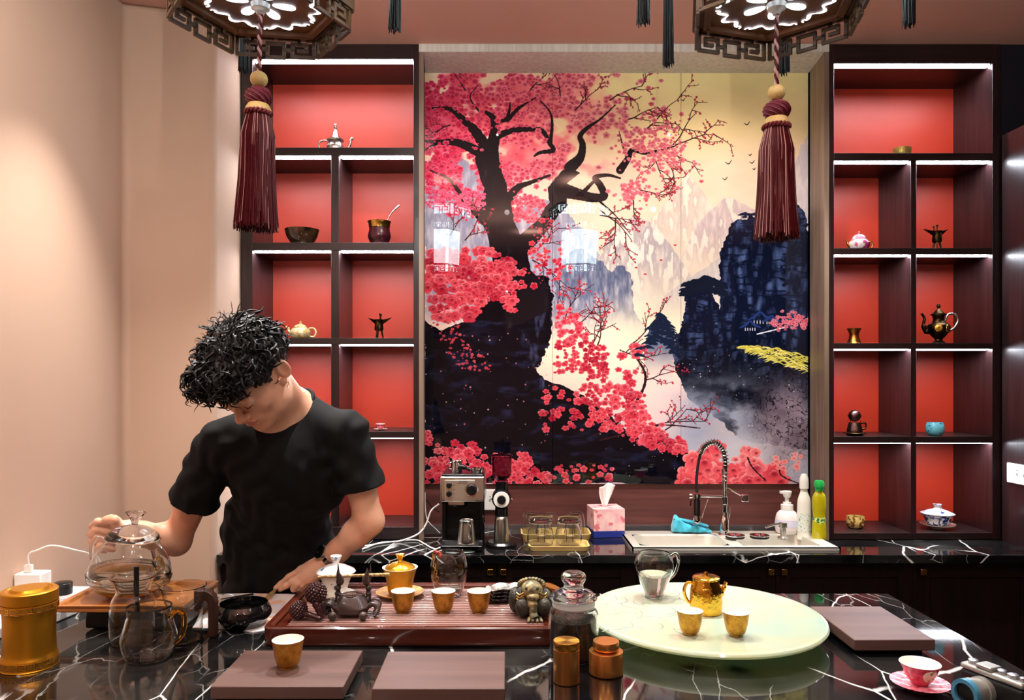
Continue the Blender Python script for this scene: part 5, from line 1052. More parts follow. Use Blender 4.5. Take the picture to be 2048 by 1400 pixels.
# ---- tea jar
p = T(1147, 1314); s = p.y/F; t = thing('tea_jar', p, 'round glass jar with a ball lid, two thirds full of dark loose tea', 'jar')
JP = [(44, 0), (49, 4), (50, 20), (50, 80), (48, 92), (43, 99), (42, 103)]
glassbody(t, JP, s, .003, 64)
obj('loose_tea', MB().lathe([(0, 5*s), (42*s, 5*s), (45*s, 9*s), (45.5*s, 60*s), (45*s, 78*s), (30*s, 81*s), (0, 83*s)], 48), mat('tea_mass', (28, 20, 12), .8, bump=(400, 1)), t)['kind'] = 'stuff'
rg = random.Random(3); m = MB()
for i in range(1500):
    a_ = rg.random()*2*PI
    if i % 4 == 0: r_ = 44*s*math.sqrt(rg.random()); z_ = (80+rg.random()*5-3*(r_/(44*s)))*s
    else: r_ = 44.6*s; z_ = (8+rg.random()*74)*s
    c_ = Vector((r_*math.cos(a_), r_*math.sin(a_), z_)); d_ = Vector((-math.sin(a_), math.cos(a_), rg.uniform(-1, 1))).normalized()*rg.uniform(.002, .0042)
    w_ = Vector((rg.uniform(-1, 1), rg.uniform(-1, 1), rg.uniform(-1, 1))).normalized()*.0009; m.add([c_-d_, c_+w_, c_+d_, c_-w_, c_+Vector((0, 0, .0007))], [(0, 1, 2, 3), (0, 1, 4), (1, 2, 4), (2, 3, 4), (3, 0, 4)])
lf_ = obj('tea_leaves', m, ramp_print(mat('dry_tea', (48, 38, 22), .6), (104, 96, 60), 90, .5, .62), t, smooth=0, fix=False); lf_['kind'] = 'stuff'
obj('frosted_seal', MB().lathe([(40*s, 101*s), (43*s, 104*s), (43*s, 116*s), (38*s, 116*s), (38*s, 101*s), (40*s, 101*s)], 48), mat('silicone_ring', (226, 232, 232), .35, trans=.5), t)
obj('lid', MB().lathe(rprof([(0, 117*s), (44*s, 117*s), (44*s, 122*s), (38*s, 130*s), (24*s, 136*s), (20*s, 141*s), (20*s, 147*s), (25*s, 156*s), (24*s, 165*s), (16*s, 171*s), (0, 173*s)], 4), 56), M['glass'], t)
# ---- copper canisters
p = T(1133, 1363); s = p.y/F; t = thing('tea_canister', p, 'slim cylindrical brushed copper gold tea canister in front of the glass tea jar', 'canister')
obj('body', MB().lathe([(0, 0), (25*s, 0), (26*s, 1*s), (26*s, 66*s), (25*s, 66.5*s), (0, 66.5*s)], 56), M['copper'], t)
obj('lid', MB().lathe([(0, 67*s), (25.4*s, 67*s), (26*s, 68*s), (26*s, 82*s), (25*s, 83*s), (0, 83*s)], 56), mat('spun_gold', (226, 164, 70), .3, 1.0, aniso=.8), t)
p = T(1212, 1346); s = p.y/F; t = thing('tea_canister', p, 'squat copper canister with a raised round lid right of the slim one', 'canister')
obj('body', MB().lathe([(0, 0), (32*s, 0), (34*s, 2*s), (34*s, 44*s), (33.4*s, 45*s), (22*s, 46*s), (0, 46*s)], 56), M['copper'], t)
obj('lid', MB().lathe([(0, 46.2*s), (22*s, 46.2*s), (25.4*s, 49*s), (26*s, 50*s), (26*s, 64*s), (25.4*s, 65*s), (0, 65*s)], 56), M['copper'], t)
# ---- large gold canister
p = T(59, 1330); s = p.y/F; t = thing('gold_canister', p, 'tall matt gold tea canister with key pattern bands at the left front', 'canister')
wv_ = lambda a_, z: 1.0
obj('body', MB().lathe(rprof([(0, 0), (48*s, 0), (51*s, 3*s), (51*s, 18*s), (47.5*s, 30*s), (46.5*s, 70*s), (47.5*s, 108*s), (50.5*s, 114*s), (50.5*s, 128*s)], 3)+[(0, 128*s)], 72), M['goldm'], t)
obj('lid', MB().lathe([(0, 128.4*s), (49.5*s, 128.4*s), (51*s, 130*s), (51*s, 150*s), (49*s, 152*s), (41*s, 152.5*s), (39*s, 150.5*s), (36*s, 150.5*s), (32*s, 156*s), (10*s, 157.5*s), (0, 157.5*s)], 72), M['goldm'], t)
brg = mat('band_gold', (250, 206, 110), .22, 1.0)
for zb_, rb_ in ((5, 51.3), (113, 51.0)):
    mb = MB(); N_ = 22
    def arcseg(a0, a1, z0, z1):
        k = 3; r0_, r1_ = rb_*s-.0006, rb_*s+.0007; vs = []
        for i in range(k+1):
            a_ = a0+(a1-a0)*i/k
            for r_ in (r0_, r1_):
                for z in (z0, z1): vs.append((r_*math.cos(a_), r_*math.sin(a_), z*s))
        fs = []
        for i in range(k): b_ = i*4; fs += [(b_+2, b_+6, b_+7, b_+3), (b_+1, b_+3, b_+7, b_+5), (b_, b_+4, b_+6, b_+2)]
        fs += [(0, 2, 3, 1), (k*4, k*4+1, k*4+3, k*4+2)]; mb.add(vs, fs)
    arcseg(0, 2*PI/3, zb_-1, zb_); arcseg(2*PI/3, 4*PI/3, zb_-1, zb_); arcseg(4*PI/3, 2*PI, zb_-1, zb_)
    for i in range(N_):
        a0 = i*2*PI/N_; w_ = 2*PI/N_; g = lambda f: a0+w_*f
        for (u0, u1, z0, z1) in ((.08, .88, 0, 1.6), (.08, .2, 0, 11), (.08, .88, 9.6, 11.2), (.76, .88, 3.4, 11), (.34, .88, 3.4, 5), (.34, .46, 3.4, 7.6), (.34, .62, 6.2, 7.6)): arcseg(g(u0), g(u1), zb_+1+z0, zb_+1+z1)
    o = obj('key_pattern_band', mb, brg, t, smooth=0, fix=False); o['kind'] = 'stuff'
# ---- left rear: marble slab, stove, tray, kettle
wm = mat('white_marble', (232, 230, 226), .25, coat=.3, var=((196, 196, 198), 9, (1, .4, 1), .08))
t = thing('marble_slab', (XL+.004, 1.83, I0), 'white marble slab at the far left behind the gold canister, under the charger', 'slab'); obj('slab', MB().prism([(0, 0), (.14, -.0), (.2, .36), (0, .375)], 0, .026), wm, t, bevel=.003)
t = thing('painted_paper', (-.7, 2.0, I0), 'pale painted sheet lying beside the tea tray under the black bowl', 'paper')
pp = [onZ(x, y, I0)-Vector((-.7, 2.0, I0)) for x, y in ((386, 1258), (430, 1202), (452, 1189), (500, 1188), (600, 1190), (532, 1262), (505, 1266), (470, 1258))]
pap = ramp_print(mat('painted_sheet', (236, 226, 216), .6, var=((206, 214, 232), 10, (1, 1, 1), .1)), (232, 176, 132), 9, .5, .6); obj('sheet', MB().prism([(q.x, q.y) for q in pp][::-1], 0, .0025), pap, t, smooth=0)
owood = wood('tray_oak', (176, 112, 56), (146, 88, 42), .3, 'x', coat=.3, scale=7)
t = thing('kettle_stand', (-.95, 1.98, I0), 'black square electric stove under the brown wooden tray at the left', 'stove'); obj('body', MB().box(-.10, .15, -.09, .1, .004, .052), M['black'], t, bevel=.006, seg=3); obj('feet', MB().box(-.08, .13, -.07, .08, 0, .0038), M['rubber'], t)
t = thing('wooden_tray', (-.95, 1.975, I0+.0528), 'brown wooden tray carrying the gold burner bowl at the left', 'tray')
obj('tray', MB().box(-.16, .155, -.115, .115, 0, .010), owood, t, bevel=.003); obj('rim', ringwall([([(-.16, -.115), (.155, -.115), (.155, .115), (-.16, .115)], .0102), ([(-.163, -.118), (.158, -.118), (.158, .118), (-.163, .118)], .017)], [([(-.150, -.105), (.145, -.105), (.145, .105), (-.150, .105)], .017), ([(-.146, -.101), (.141, -.101), (.141, .101), (-.146, .101)], .0102)]), owood, t, smooth=0)
TT = I0+.0528+.0105; p = onZ(262, 1189, TT); s = p.y/F
amb = mat('amber_burner', (222, 150, 40), .16, .5, coat=.5)
t = thing('burner_bowl', p, 'golden rounded burner bowl under the glass kettle', 'bowl'); obj('bowl', MB().lathe(rprof([(0, 0), (24*s, 0), (44*s, 4*s), (60*s, 12*s), (66*s, 17*s)], 4)+[(56*s, 17.5*s), (0, 17.5*s)], 48), amb, t)
KP = P(257, 1170, p.y); s = p.y/F
t = thing('glass_kettle', KP, 'large round glass kettle being lifted by the man at the left', 'kettle', rx=0, ry=.10)
KB = [(58, 0), (74, 8), (77, 22), (74, 44), (64, 68), (52, 84), (47, 92)]
glassbody(t, KB, s, .0026, 64); water(t, KB, s, 3, 34)
for z in (4, 10, 16, 22): rr_ = float(np.interp(z, [0, 8, 22], [58, 74, 77])); obj('glass_rib', MB().lathe([(rr_*s, (z-2)*s), ((rr_+2.2)*s, z*s), (rr_*s, (z+2)*s), ((rr_-.6)*s, z*s), (rr_*s, (z-2)*s)], 64), M['glass'], t)
obj('lid', MB().lathe(rprof([(0, 93*s), (48*s, 93*s), (49*s, 97*s), (44*s, 106*s), (26*s, 116*s), (9*s, 121*s), (6*s, 126*s), (12*s, 136*s), (18*s, 144*s), (17*s, 147*s), (0, 145*s)], 4), 56), M['glass'], t)
obj('spout', MB().tube(spline([(52*s, -.02, 30*s), (66*s, -.026, 44*s), (60*s, -.03, 66*s), (54*s, -.03, 82*s)], 6), [15*s]*6+[11*s]*6+[7*s]*7, 16), M['glass'], t)
obj('handle', MB().tube(spline([(-56*s, .01, 78*s), (-76*s, .02, 84*s), (-88*s, .02, 70*s), (-86*s, .02, 44*s), (-74*s, .01, 26*s)], 6), 4.5*s, 12), M['glass'], t)
# charger, cable, puck
k = P(62, 1165, 2.05); t = thing('charger', (k.x, 2.05, I0+.0264), 'white cube charger with a white plug behind the gold canister', 'charger')
obj('cube', MB().box(-.034, .038, -.02, .03, 0, (1215-1149)*2.05/F-.012), M['wplas'], t, bevel=.003); ch_h = (1215-1149)*2.05/F-.012
obj('plug', MB().box(-.017, .004, -.006, .006, ch_h+.0002, ch_h+.021), M['wplas'], t, bevel=.002)
k2 = Vector((k.x-.006, 2.05, I0+.0264+ch_h+.0215))
tag(obj('charging_cable', MB().tube(spline([k2, k2+Vector((0, 0, .028)), P(75, 1100, 2.05), P(105, 1091, 2.06), P(150, 1100, 2.08), P(185, 1112, 2.12), P(215, 1150, 2.16), onZ(240, 1178, I0+.004)+Vector((0, .0, 0))], 8), .0022, 8), M['wplas']), 'white charging cable arching up from the charger at the left wall', 'cable')
t = thing('black_puck', (P(126, 1170, 2.12).x, 2.12, I0+.0264), 'small round black box beside the white charger', 'box'); obj('box', MB().lathe([(0, 0), (.023, 0), (.024, .001), (.024, .022), (0, .022)], 36), M['black'], t); obj('lid', MB().lathe([(0, .0222), (.024, .0222), (.0245, .030), (.022, .032), (0, .0325)], 36), M['black'], t)
# ---- glass group front left
p = T(266, 1283); s = p.y/F; t = thing('glass_carafe', p, 'tall waisted glass carafe behind the pitcher with the amber handle', 'carafe'); PC = [(38, 0), (43, 5), (44, 60), (40, 84), (32, 100), (36, 118), (43, 130)]
glassbody(t, PC, s); 
t = thing('black_rod', p+Vector((.004, .008, .012)), 'black stirring rod standing in the tall glass carafe', 'rod', ry=.0); obj('rod', MB().tube([(0, 0, 0), (0, 0, 138*s)], .0065, 14), M['black'], t)
p = T(298, 1316); s = p.y/F; t = thing('glass_pitcher', p, 'round glass tea pitcher with an amber glass handle at the left front', 'pitcher'); PA = [(40, 0), (44, 4), (52, 26), (53, 44), (46, 70), (41, 88), (43, 104)]
glassbody(t, PA, s)
obj('handle', MB().tube(spline([(42*s, -.002, 84*s), (56*s, -.004, 98*s), (70*s, -.004, 90*s), (72*s, -.004, 66*s), (64*s, -.003, 42*s), (51*s, -.002, 30*s)], 6), [5*s]*4+[6.5*s]*8+[5.5*s]*12+[4*s]*7, 12), M['amber'], t)['label'] = 'amber glass handle'
p = T(366, 1279); s = p.y/F; t = thing('tea_strainer', p, 'glass tea strainer cup on a glass stand left of the wooden hook', 'strainer')
obj('stand', MB().lathe([(38*s, 0), (40*s, 2*s), (38*s, 4*s), (37*s, 30*s), (37*s, 62*s), (36*s, 62*s), (35.6*s, 30*s), (36*s, 3*s), (0, 2*s), (0, 0), (38*s, 0)], 48), M['glass'], t)
SP = [(4, 58), (22, 64), (35, 80), (42, 98), (45, 108)]
obj('cup', MB().lathe(shell(rprof([(r*s, z*s) for r, z in SP], 4), .002), 48), M['glass'], t)
obj('spout_lip', MB().tube([(-40*s, 0, 102*s), (-50*s, 0, 110*s), (-56*s, 0, 113*s)], [5*s, 4*s, 2*s], 8, flat=.5), M['glass'], t)
p = T(426, 1272); s = p.y/F; t = thing('wooden_hook', p, 'dark wooden hook shaped stand right of the glass strainer', 'stand'); hk = wood('hook_wood', (66, 40, 30), (48, 28, 22), .35, 'z')
arc_ = [(-36*s+0, 54*s), (-36*s, 88*s)]; prof_o = [(8, 0), (8, 68), (5, 82), (-4, 90), (-14, 93), (-35, 93), (-35, 54), (-28, 50), (-22, 56), (-20, 66), (-14, 74), (-8, 68), (-7, 58), (-7, 0)]
obj('hook', MB().prism([(x*s, z*s) for x, z in prof_o], -.012, .012, M=Matrix.Rotation(PI/2, 4, 'X')), hk, t, bevel=.003, seg=3)
p = T(487, 1251); s = p.y/F; t = thing('black_bowl', p, 'glossy black rinsing bowl between the wooden hook and the tea tray', 'bowl')
obj('bowl', MB().lathe(rprof([(0, 0), (32*s, 0), (42*s, 6*s), (54*s, 22*s), (53*s, 34*s), (47*s, 46*s)], 4)+rprof([(45*s, 46*s), (50*s, 32*s), (40*s, 10*s), (0, 5*s)], 4), 56), mat('gloss_black_glaze', (10, 10, 12), .06, coat=1), t)
q0, q1 = P(524, 1201, 2.08), P(549, 1182, 2.20); t = thing('tea_needle', (q0+q1)/2, 'patterned tea tool handle held between the fingertips over the black bowl', 'tea tool'); u = (q1-q0)/2
obj('handle', MB().tube([-u*.2, u], [.0048, .0052], 12), ivb, t); obj('shaft', MB().tube([-u*1.5, -u*.2], .0018, 8), M['steel'], t)
t = thing('tweezers', T(478, 1193, .004)+Vector((0, 0, 0)), 'black tweezers lying on the painted sheet behind the black bowl', 'tweezers', rz=.5); obj('arm', MB().bar((-.05, 0, 0), (.04, .004, .002), .004, .0015), M['black'], t); obj('arm', MB().bar((-.05, 0, 0), (.04, -.005, .002), .004, .0015), M['black'], t)
# ---- toad figurine
p = onZ(1063, 1232, trz); s = p.y/F; t = thing('toad_figurine', p, 'bronze grey toad tea pet with gold ribs at the right end of the tea tray', 'figurine')
tg = mat('patina_resin', (62, 60, 50), .45, .2, bump=(160, 1.2), var=((34, 30, 24), 30, (1, 1, 1), .15)); tgl = mat('patina_gold', (158, 140, 96), .4, .4, bump=(120, 1.5), var=((84, 82, 66), 60, (1, 1, 1), .1))
obj('body', MB().ball((0, .03, 30*s), 34*s, 38*s, 29*s, 28), tg, t)
hd2 = obj('head', MB().ball((0, -.005, 54*s), 22*s, 22*s, 19*s, 26).ball((2*s, -.024, 44*s), 13*s, 12*s, 9*s, 20), tgl, t)
for sx in (-1, 1):
    obj('haunch', MB().ball((sx*33*s, .02, 28*s), 13*s, 22*s, 25*s, 20), tg, t); obj('cheek', MB().ball((sx*20*s+3*s, -.020, 22*s), 16*s, 15*s, 19*s, 20), tg, t)
    obj('eye', MB().ball((sx*10*s, -.024, 60*s), 4*s, n=14), tg, hd2)
    for k in range(4): obj('gold_rib', MB().tube(spline([(sx*15*s, -.022, (52-k*5)*s), (sx*24*s, -.020, (47-k*6)*s), (sx*30*s, -.012, (49-k*6)*s)], 4), 1.6*s, 8), mat('rib_gold', (206, 164, 90), .3, .9) if not (k or sx > 0) else bpy.data.materials['rib_gold'], hd2)
for k in range(12): a_ = PI*k/11; obj('crest_curl', MB().ball((24*s*math.cos(a_), .004, (62+11*math.sin(a_))*s), 5.2*s, 5*s, 4.6*s, 12), tgl, hd2)
obj('front_leg', MB().tube(spline([(0, -.018, 36*s), (2*s, -.030, 24*s), (3*s, -.034, 12*s), (6*s, -.040, 5*s)], 5), [11*s]*5+[8*s]*5+[9*s]*6, 14), tgl, t)
for k in range(4): obj('toe', MB().tube([( (-5+k*7)*s, -.038, 5*s), ((-7+k*8.5)*s, -.052, 2.4*s)], [4*s, 3*s], 10).ball(((-7+k*8.5)*s, -.052, 2.8*s), 3*s, n=10), tgl, t)
obj('coin', MB().lathe([(0, 0), (18*s, 0), (18*s, 3*s), (0, 3*s)], 28, (42*s, .03, 50*s), M=Matrix.Rotation(.3, 4, 'Y')), mat('coin_gold', (206, 150, 70), .3, .9), t)
# ---- pink cup & saucer, camera at right front
p = T(1840, 1376); t_ = cup_saucer(p, ('pink enamel teacup with a cream flower panel at the right front corner', 'pink patterned saucer under the pink teacup at the right front', pinks), 1.25, pinkp)
p = onZ(1992, 1416, I0); t = thing('camera', p, 'small silver and black camera with a blue ringed lens at the lower right corner', 'camera', rz=-1.2)
sl_ = mat('camera_silver', (170, 170, 164), .35, .7)
obj('body', MB().box(-.062, .062, -.018, .018, 0, .058), M['blackm'], t, bevel=.006, seg=3); tp_ = obj('top_plate', MB().box(-.062, .062, -.018, .018, .0583, .070), sl_, t, bevel=.005, seg=3)
for x, r in ((-.046, .009), (.012, .008), (.034, .009), (.052, .006)): obj('dial', MB().lathe([(0, 0), (r, 0), (r, .006), (r*.8, .007), (0, .007)], 24, (x, 0, .0703)), M['alu'], tp_)
obj('viewfinder', MB().box(-.03, .002, -.017, .014, .0703, .078), sl_, tp_, bevel=.002)
ln_ = Matrix.Rotation(PI/2, 4, 'Y') ; 
lb = obj('lens_barrel', MB().lathe([(0, 0), (.026, 0), (.026, .012), (.024, .013), (.024, .028), (.027, .030), (.027, .040), (0, .040)], 40, (-.012, -.018, .032), M=Matrix.Rotation(PI/2, 4, 'X')), sl_, t)
obj('blue_ring', MB().lathe([(.020, .0402), (.0275, .0402), (.0275, .052), (.020, .052), (.020, .0402)], 40, (-.012, -.018, .032), M=Matrix.Rotation(PI/2, 4, 'X')), mat('blue_ring', (90, 160, 196), .3, .5), lb)['label'] = 'light blue lens ring'
obj('front_glass', MB().lathe([(0, .0402), (.0195, .0402), (.0195, .046), (0, .048)], 32, (-.012, -.018, .032), M=Matrix.Rotation(PI/2, 4, 'X')), M['black'], lb)
# ================================================================ the man (one continuous body grown from a distance field)
class Field:
    def __init__(s, lo, hi, h):
        s.lo = np.array(lo, np.float64); s.h = h; s.n = np.ceil((np.array(hi)-s.lo)/h).astype(int)+1
        s.g = np.full(s.n, .2, np.float32); s.ax = [(s.lo[i]+h*np.arange(s.n[i])).astype(np.float32) for i in range(3)]
    def win(s, lo, hi):
        a = np.clip(((np.array(lo)-s.lo)/s.h).astype(int), 0, s.n); b = np.clip(((np.array(hi)-s.lo)/s.h).astype(int)+2, 0, s.n)
        sl = tuple(slice(int(a[i]), int(b[i])) for i in range(3))
        return sl, s.ax[0][sl[0]][:, None, None], s.ax[1][sl[1]][None, :, None], s.ax[2][sl[2]][None, None, :]
    def comb(s, sl, d, k, sub=False):
        g = s.g[sl]
        if sub: d = -d; h = np.clip(.5-.5*(d-g)/k, 0, 1) if False else np.clip(.5+.5*(d-g)/k, 0, 1); s.g[sl] = g*(1-h)+d*h+k*h*(1-h)
        else: h = np.clip(.5+.5*(g-d)/k, 0, 1); s.g[sl] = g*(1-h)+d*h-k*h*(1-h)
    def cone(s, a, b, ra, rb, k=.012, sub=False, flat=None):
        a = np.array(a, float); b = np.array(b, float); m = max(ra, rb)+k*1.5+s.h*3
        sl, X, Y, Z = s.win(np.minimum(a, b)-m, np.maximum(a, b)+m)
        if min((q.stop-q.start) for q in sl) <= 0: return
        ab = b-a; L2 = float(ab @ ab)+1e-12; t = np.clip(((X-a[0])*ab[0]+(Y-a[1])*ab[1]+(Z-a[2])*ab[2])/L2, 0, 1)
        d = np.sqrt((X-a[0]-t*ab[0])**2+(Y-a[1]-t*ab[1])**2+(Z-a[2]-t*ab[2])**2)-(ra+(rb-ra)*t); s.comb(sl, d, k, sub)
    def ell(s, c, R, r, k=.012, sub=False):           # R rows = axes
        c = np.array(c, float); R = np.array(R, float); m = max(r)+k*1.5+s.h*3; sl, X, Y, Z = s.win(c-m, c+m)
        if min((q.stop-q.start) for q in sl) <= 0: return
        X = X-c[0]; Y = Y-c[1]; Z = Z-c[2]; q = [(X*R[i][0]+Y*R[i][1]+Z*R[i][2]) for i in range(3)]
        k0 = np.sqrt(sum((q[i]/r[i])**2 for i in range(3))); k1 = np.sqrt(sum((q[i]/r[i]**2)**2 for i in range(3)))+1e-9; s.comb(sl, k0*(k0-1)/k1, k, sub)
    def chain(s, pts, rs, k=.006):
        for i in range(len(pts)-1): s.cone(pts[i], pts[i+1], rs[i], rs[i+1], k)
    def mesh(s, name):
        g = s.g; S = g < 0; n = s.n
        c = sum(S[i:n[0]-1+i, j:n[1]-1+j, k:n[2]-1+k].astype(np.int8) for i in (0, 1) for j in (0, 1) for k in (0, 1))
        mk = (c > 0) & (c < 8); I = np.argwhere(mk); idx = np.full(mk.shape, -1, np.int32); idx[mk] = np.arange(len(I))
        acc = np.zeros((len(I), 3)); cnt = np.zeros(len(I))
        for ax in range(3):
            o = [a for a in range(3) if a != ax]
            for u in (0, 1):
                for v in (0, 1):
                    p = I.copy(); p[:, o[0]] += u; p[:, o[1]] += v; q = p.copy(); q[:, ax] += 1
                    ga = g[p[:, 0], p[:, 1], p[:, 2]]; gb = g[q[:, 0], q[:, 1], q[:, 2]]; m = (ga < 0) != (gb < 0)
                    t = np.where(m, ga/(ga-gb+1e-12), 0); P_ = p.astype(float); P_[:, ax] += t; acc[m] += P_[m]; cnt[m] += 1
        V_ = s.lo+acc/cnt[:, None]*s.h; Q = []
        for ax in range(3):
            o = [(ax+1) % 3, (ax+2) % 3]; sa = [slice(1, n[i]-1) for i in range(3)]; sb = list(sa); sa[ax] = slice(0, n[ax]-1); sb[ax] = slice(1, n[ax])
            A = S[tuple(sa)]; B = S[tuple(sb)]; E = np.argwhere(A != B)
            if not len(E): continue
            fl = A[E[:, 0], E[:, 1], E[:, 2]]; E = E.copy(); E[:, o[0]] += 1; E[:, o[1]] += 1
            def cell(d0, d1): p = E.copy(); p[:, o[0]] += d0; p[:, o[1]] += d1; return idx[p[:, 0], p[:, 1], p[:, 2]]
            q = np.stack([cell(-1, -1), cell(0, -1), cell(0, 0), cell(-1, 0)], 1); q[~fl] = q[~fl][:, ::-1]; Q.append(q)
        Q = np.concatenate(Q); Q = Q[(Q >= 0).all(1)]
        me = bpy.data.meshes.new(name); me.vertices.add(len(V_)); me.vertices.foreach_set('co', V_.astype(np.float32).ravel())
        me.loops.add(len(Q)*4); me.loops.foreach_set('vertex_index', Q.astype(np.int32).ravel()); me.polygons.add(len(Q))
        me.polygons.foreach_set('loop_start', np.arange(0, len(Q)*4, 4, dtype=np.int32)); me.polygons.foreach_set('loop_total', np.full(len(Q), 4, np.int32))
        me.polygons.foreach_set('use_smooth', np.ones(len(Q), bool)); me.update(); me.validate(); return me, V_
hc_ = P(502, 753, 1.93)                                 # head centre
u_ = Vector((-.34, -.69, .62)).normalized(); f_ = Vector((-.16, -.60, -.78)); f_ = (f_-u_*f_.dot(u_)).normalized(); l_ = u_.cross(f_)
HR = [list(l_), list(f_), list(u_)]
def hd(l, f, u): return hc_+l_*l+f_*f+u_*u
B = Field((-1.16, 1.80, .86), (-.22, 2.66, 1.74), .0026)
# skull, face
B.ell(hd(0, -.020, .030), HR, (.076, .098, .092), .01); B.ell(hd(0, .022, -.030), HR, (.064, .072, .088), .03)
B.ell(hd(0, .048, -.082), HR, (.040, .040, .034), .03)             # jaw
B.ell(hd(0, .078, -.100), HR, (.020, .018, .016), .018)            # chin
for sx in (-1, 1):
    B.ell(hd(sx*.044, .052, -.030), HR, (.022, .026, .022), .02)    # cheekbone
    B.ell(hd(sx*.032, .104, .004), HR, (.018, .014, .011), .012, True)  # eye socket
    B.ell(hd(sx*.031, .085, .001), HR, (.0155, .0135, .012), .004)   # lid over the eye
    B.ell(hd(sx*.030, .090, .018), HR, (.022, .010, .006), .010)    # brow ridge
    B.ell(hd(sx*.052, .018, -.075), HR, (.018, .034, .024), .025)   # jaw angle
B.cone(hd(0, .092, .010), hd(0, .114, -.026), .007, .0105, .012); B.ell(hd(0, .116, -.030), HR, (.012, .011, .009), .008)
for sx in (-1, 1): B.ell(hd(sx*.012, .105, -.034), HR, (.008, .010, .0075), .006)
B.ell(hd(0, .086, -.058), HR, (.026, .016, .018), .016)             # muzzle
B.ell(hd(0, .1005, -.0565), HR, (.021, .0065, .0050), .004); B.ell(hd(0, .0995, -.0675), HR, (.018, .007, .0055), .004)
B.cone(hd(-.024, .098, -.0615), hd(.024, .098, -.0615), .0014, .0014, .003, True)
for sx in (-1, 1):                                                # ears
    eR = [list((l_*.85-f_*.5*sx if False else l_)), list(f_), list(u_)]
    ax = (l_*1.0*sx+f_*.8).normalized(); a2 = (l_*.8*sx-f_).normalized(); eR = [list(ax), list(a2), list(u_)]
    c_ = hd(sx*.086, -.020, -.006); B.ell(c_, eR, (.007, .019, .031), .006); B.ell(c_+ax*.006+a2*.002, eR, (.005, .011, .020), .004, True); B.ell(hd(sx*.076, -.004, -.036), eR, (.006, .009, .010), .006)
# neck and torso
nb_ = P(578, 818, 2.13); B.cone(hd(.0, -.035, -.045), nb_, .056, .060, .03); B.cone(hd(.02, .0, -.07), nb_+Vector((-.03, -.05, -.02)), .040, .05, .03)
shR = P(438, 880, 2.10); shL = P(697, 864, 2.12); chest = P(572, 930, 2.16); belly = P(560, 1090, 2.34); hip = P(556, 1220, 2.42)
bd = (chest-belly).normalized(); lat = (shL-shR).normalized(); fwd = lat.cross(bd).normalized(); BR = [list(lat), list(fwd), list(bd)]
B.ell(chest, BR, (.165, .098, .15), .05); B.cone(nb_+Vector((.015, .02, -.01)), shL+Vector((-.03, 0, .0)), .052, .046, .05); B.cone(nb_+Vector((0, .02, -.02)), shR+Vector((.03, 0, .0)), .052, .046, .05)
B.ell(belly, BR, (.145, .10, .2), .05); B.cone(chest, belly, .11, .11, .05)
# arms
elL = P(738, 1042, 2.15); wrL = P(655, 1122, 2.20); elR = P(352, 1082, 2.22); wrR = P(262, 1062, 2.11)
def arm(sh, el, wr):
    B.cone(sh, sh.lerp(el, .45), .047, .045, .03); B.cone(sh.lerp(el, .45), el, .045, .038, .03)
    d = (wr-el); B.cone(el, el+d*.3, .037, .038, .03); B.cone(el+d*.3, el+d*.75, .038, .031, .02); B.cone(el+d*.75, wr, .031, .0265, .02)
arm(shL, elL, wrL); arm(shR, elR, wrR)
# left hand: fingertips hold the tea needle
W = wrL; k1 = P(603, 1139, 2.21); k2 = P(606, 1150, 2.195); k3 = P(612, 1158, 2.185); k4 = P(621, 1163, 2.18)
for kk_ in (k1, k2, k3, k4): B.cone(W.lerp(kk_, .05), kk_, .021, .0125, .018)
B.ell(W.lerp(k2, .55)+Vector((.004, .0, -.004)), HR, (.030, .026, .022), .02)
tip = P(550, 1179, 2.20)
B.chain([k1, P(578, 1154, 2.21), P(562, 1167, 2.21), tip+Vector((0, .006, .003))], [.0105, .0092, .0082, .0068])
B.chain([k2, P(585, 1162, 2.19), P(571, 1171, 2.19), P(561, 1178, 2.195)], [.0105, .0094, .0084, .0070])
B.chain([k3, P(594, 1170, 2.18), P(587, 1178, 2.19), P(596, 1180, 2.205)], [.0100, .0090, .0080, .0070])
B.chain([k4, P(608, 1172, 2.18), P(602, 1179, 2.19), P(612, 1180, 2.205)], [.0090, .0080, .0072, .0064])
B.chain([W+Vector((-.01, .02, -.005)), P(620, 1152, 2.245), P(588, 1166, 2.245), P(560, 1179, 2.22)], [.017, .0135, .0105, .0078], .01)
# right hand: fist round the kettle handle
W = wrR; hb_ = P(228, 1062, 2.085); B.cone(W, hb_, .027, .027, .02); B.ell(hb_+Vector((-.008, 0, 0)), [[1, 0, 0], [0, 1, 0], [0, 0, 1]], (.032, .024, .036), .015)
for i, (y_, r_, ext) in enumerate(((1046, .0115, 0), (1062, .0115, -4), (1079, .0108, -2), (1094, .0096, 4))):
    a0 = P(224, y_+4, 2.07); a1 = P(196+ext, y_-2, 2.045); a2 = P(186+ext, y_+6, 2.085); a3 = P(203+ext, y_+8, 2.118)
    B.chain([a0, a1, a2, a3], [r_, r_*.96, r_*.88, r_*.78], .004)
B.chain([P(238, 1056, 2.07), P(228, 1040, 2.05), P(214, 1040, 2.05), P(204, 1048, 2.06)], [.015, .0125, .011, .009], .006)
B.chain([P(232, 1042, 2.08), P(222, 1038, 2.07)], [.013, .013], .01)
me, V_ = B.mesh('body')
skin = mat('skin', (224, 176, 148), .42, spec=.4, sss=.25, bump=(180, .12), var=((208, 146, 116), 14, (1, 1, 1), .2))
lips = mat('lips', (190, 118, 102), .38, spec=.5, sss=.15); nail = mat('nail', (226, 176, 156), .25)
man = thing('person', (P(556, 1220, 2.42).x, 2.42, 0), 'man with curly black hair in a plain black t-shirt bending over the tea table', 'person')
off = Vector(man.location)
def pobj(name, me_, m, par=man, **k):
    o = obj(name, me_, m, par, **k)
    if par is man: o.location = -off
    return o
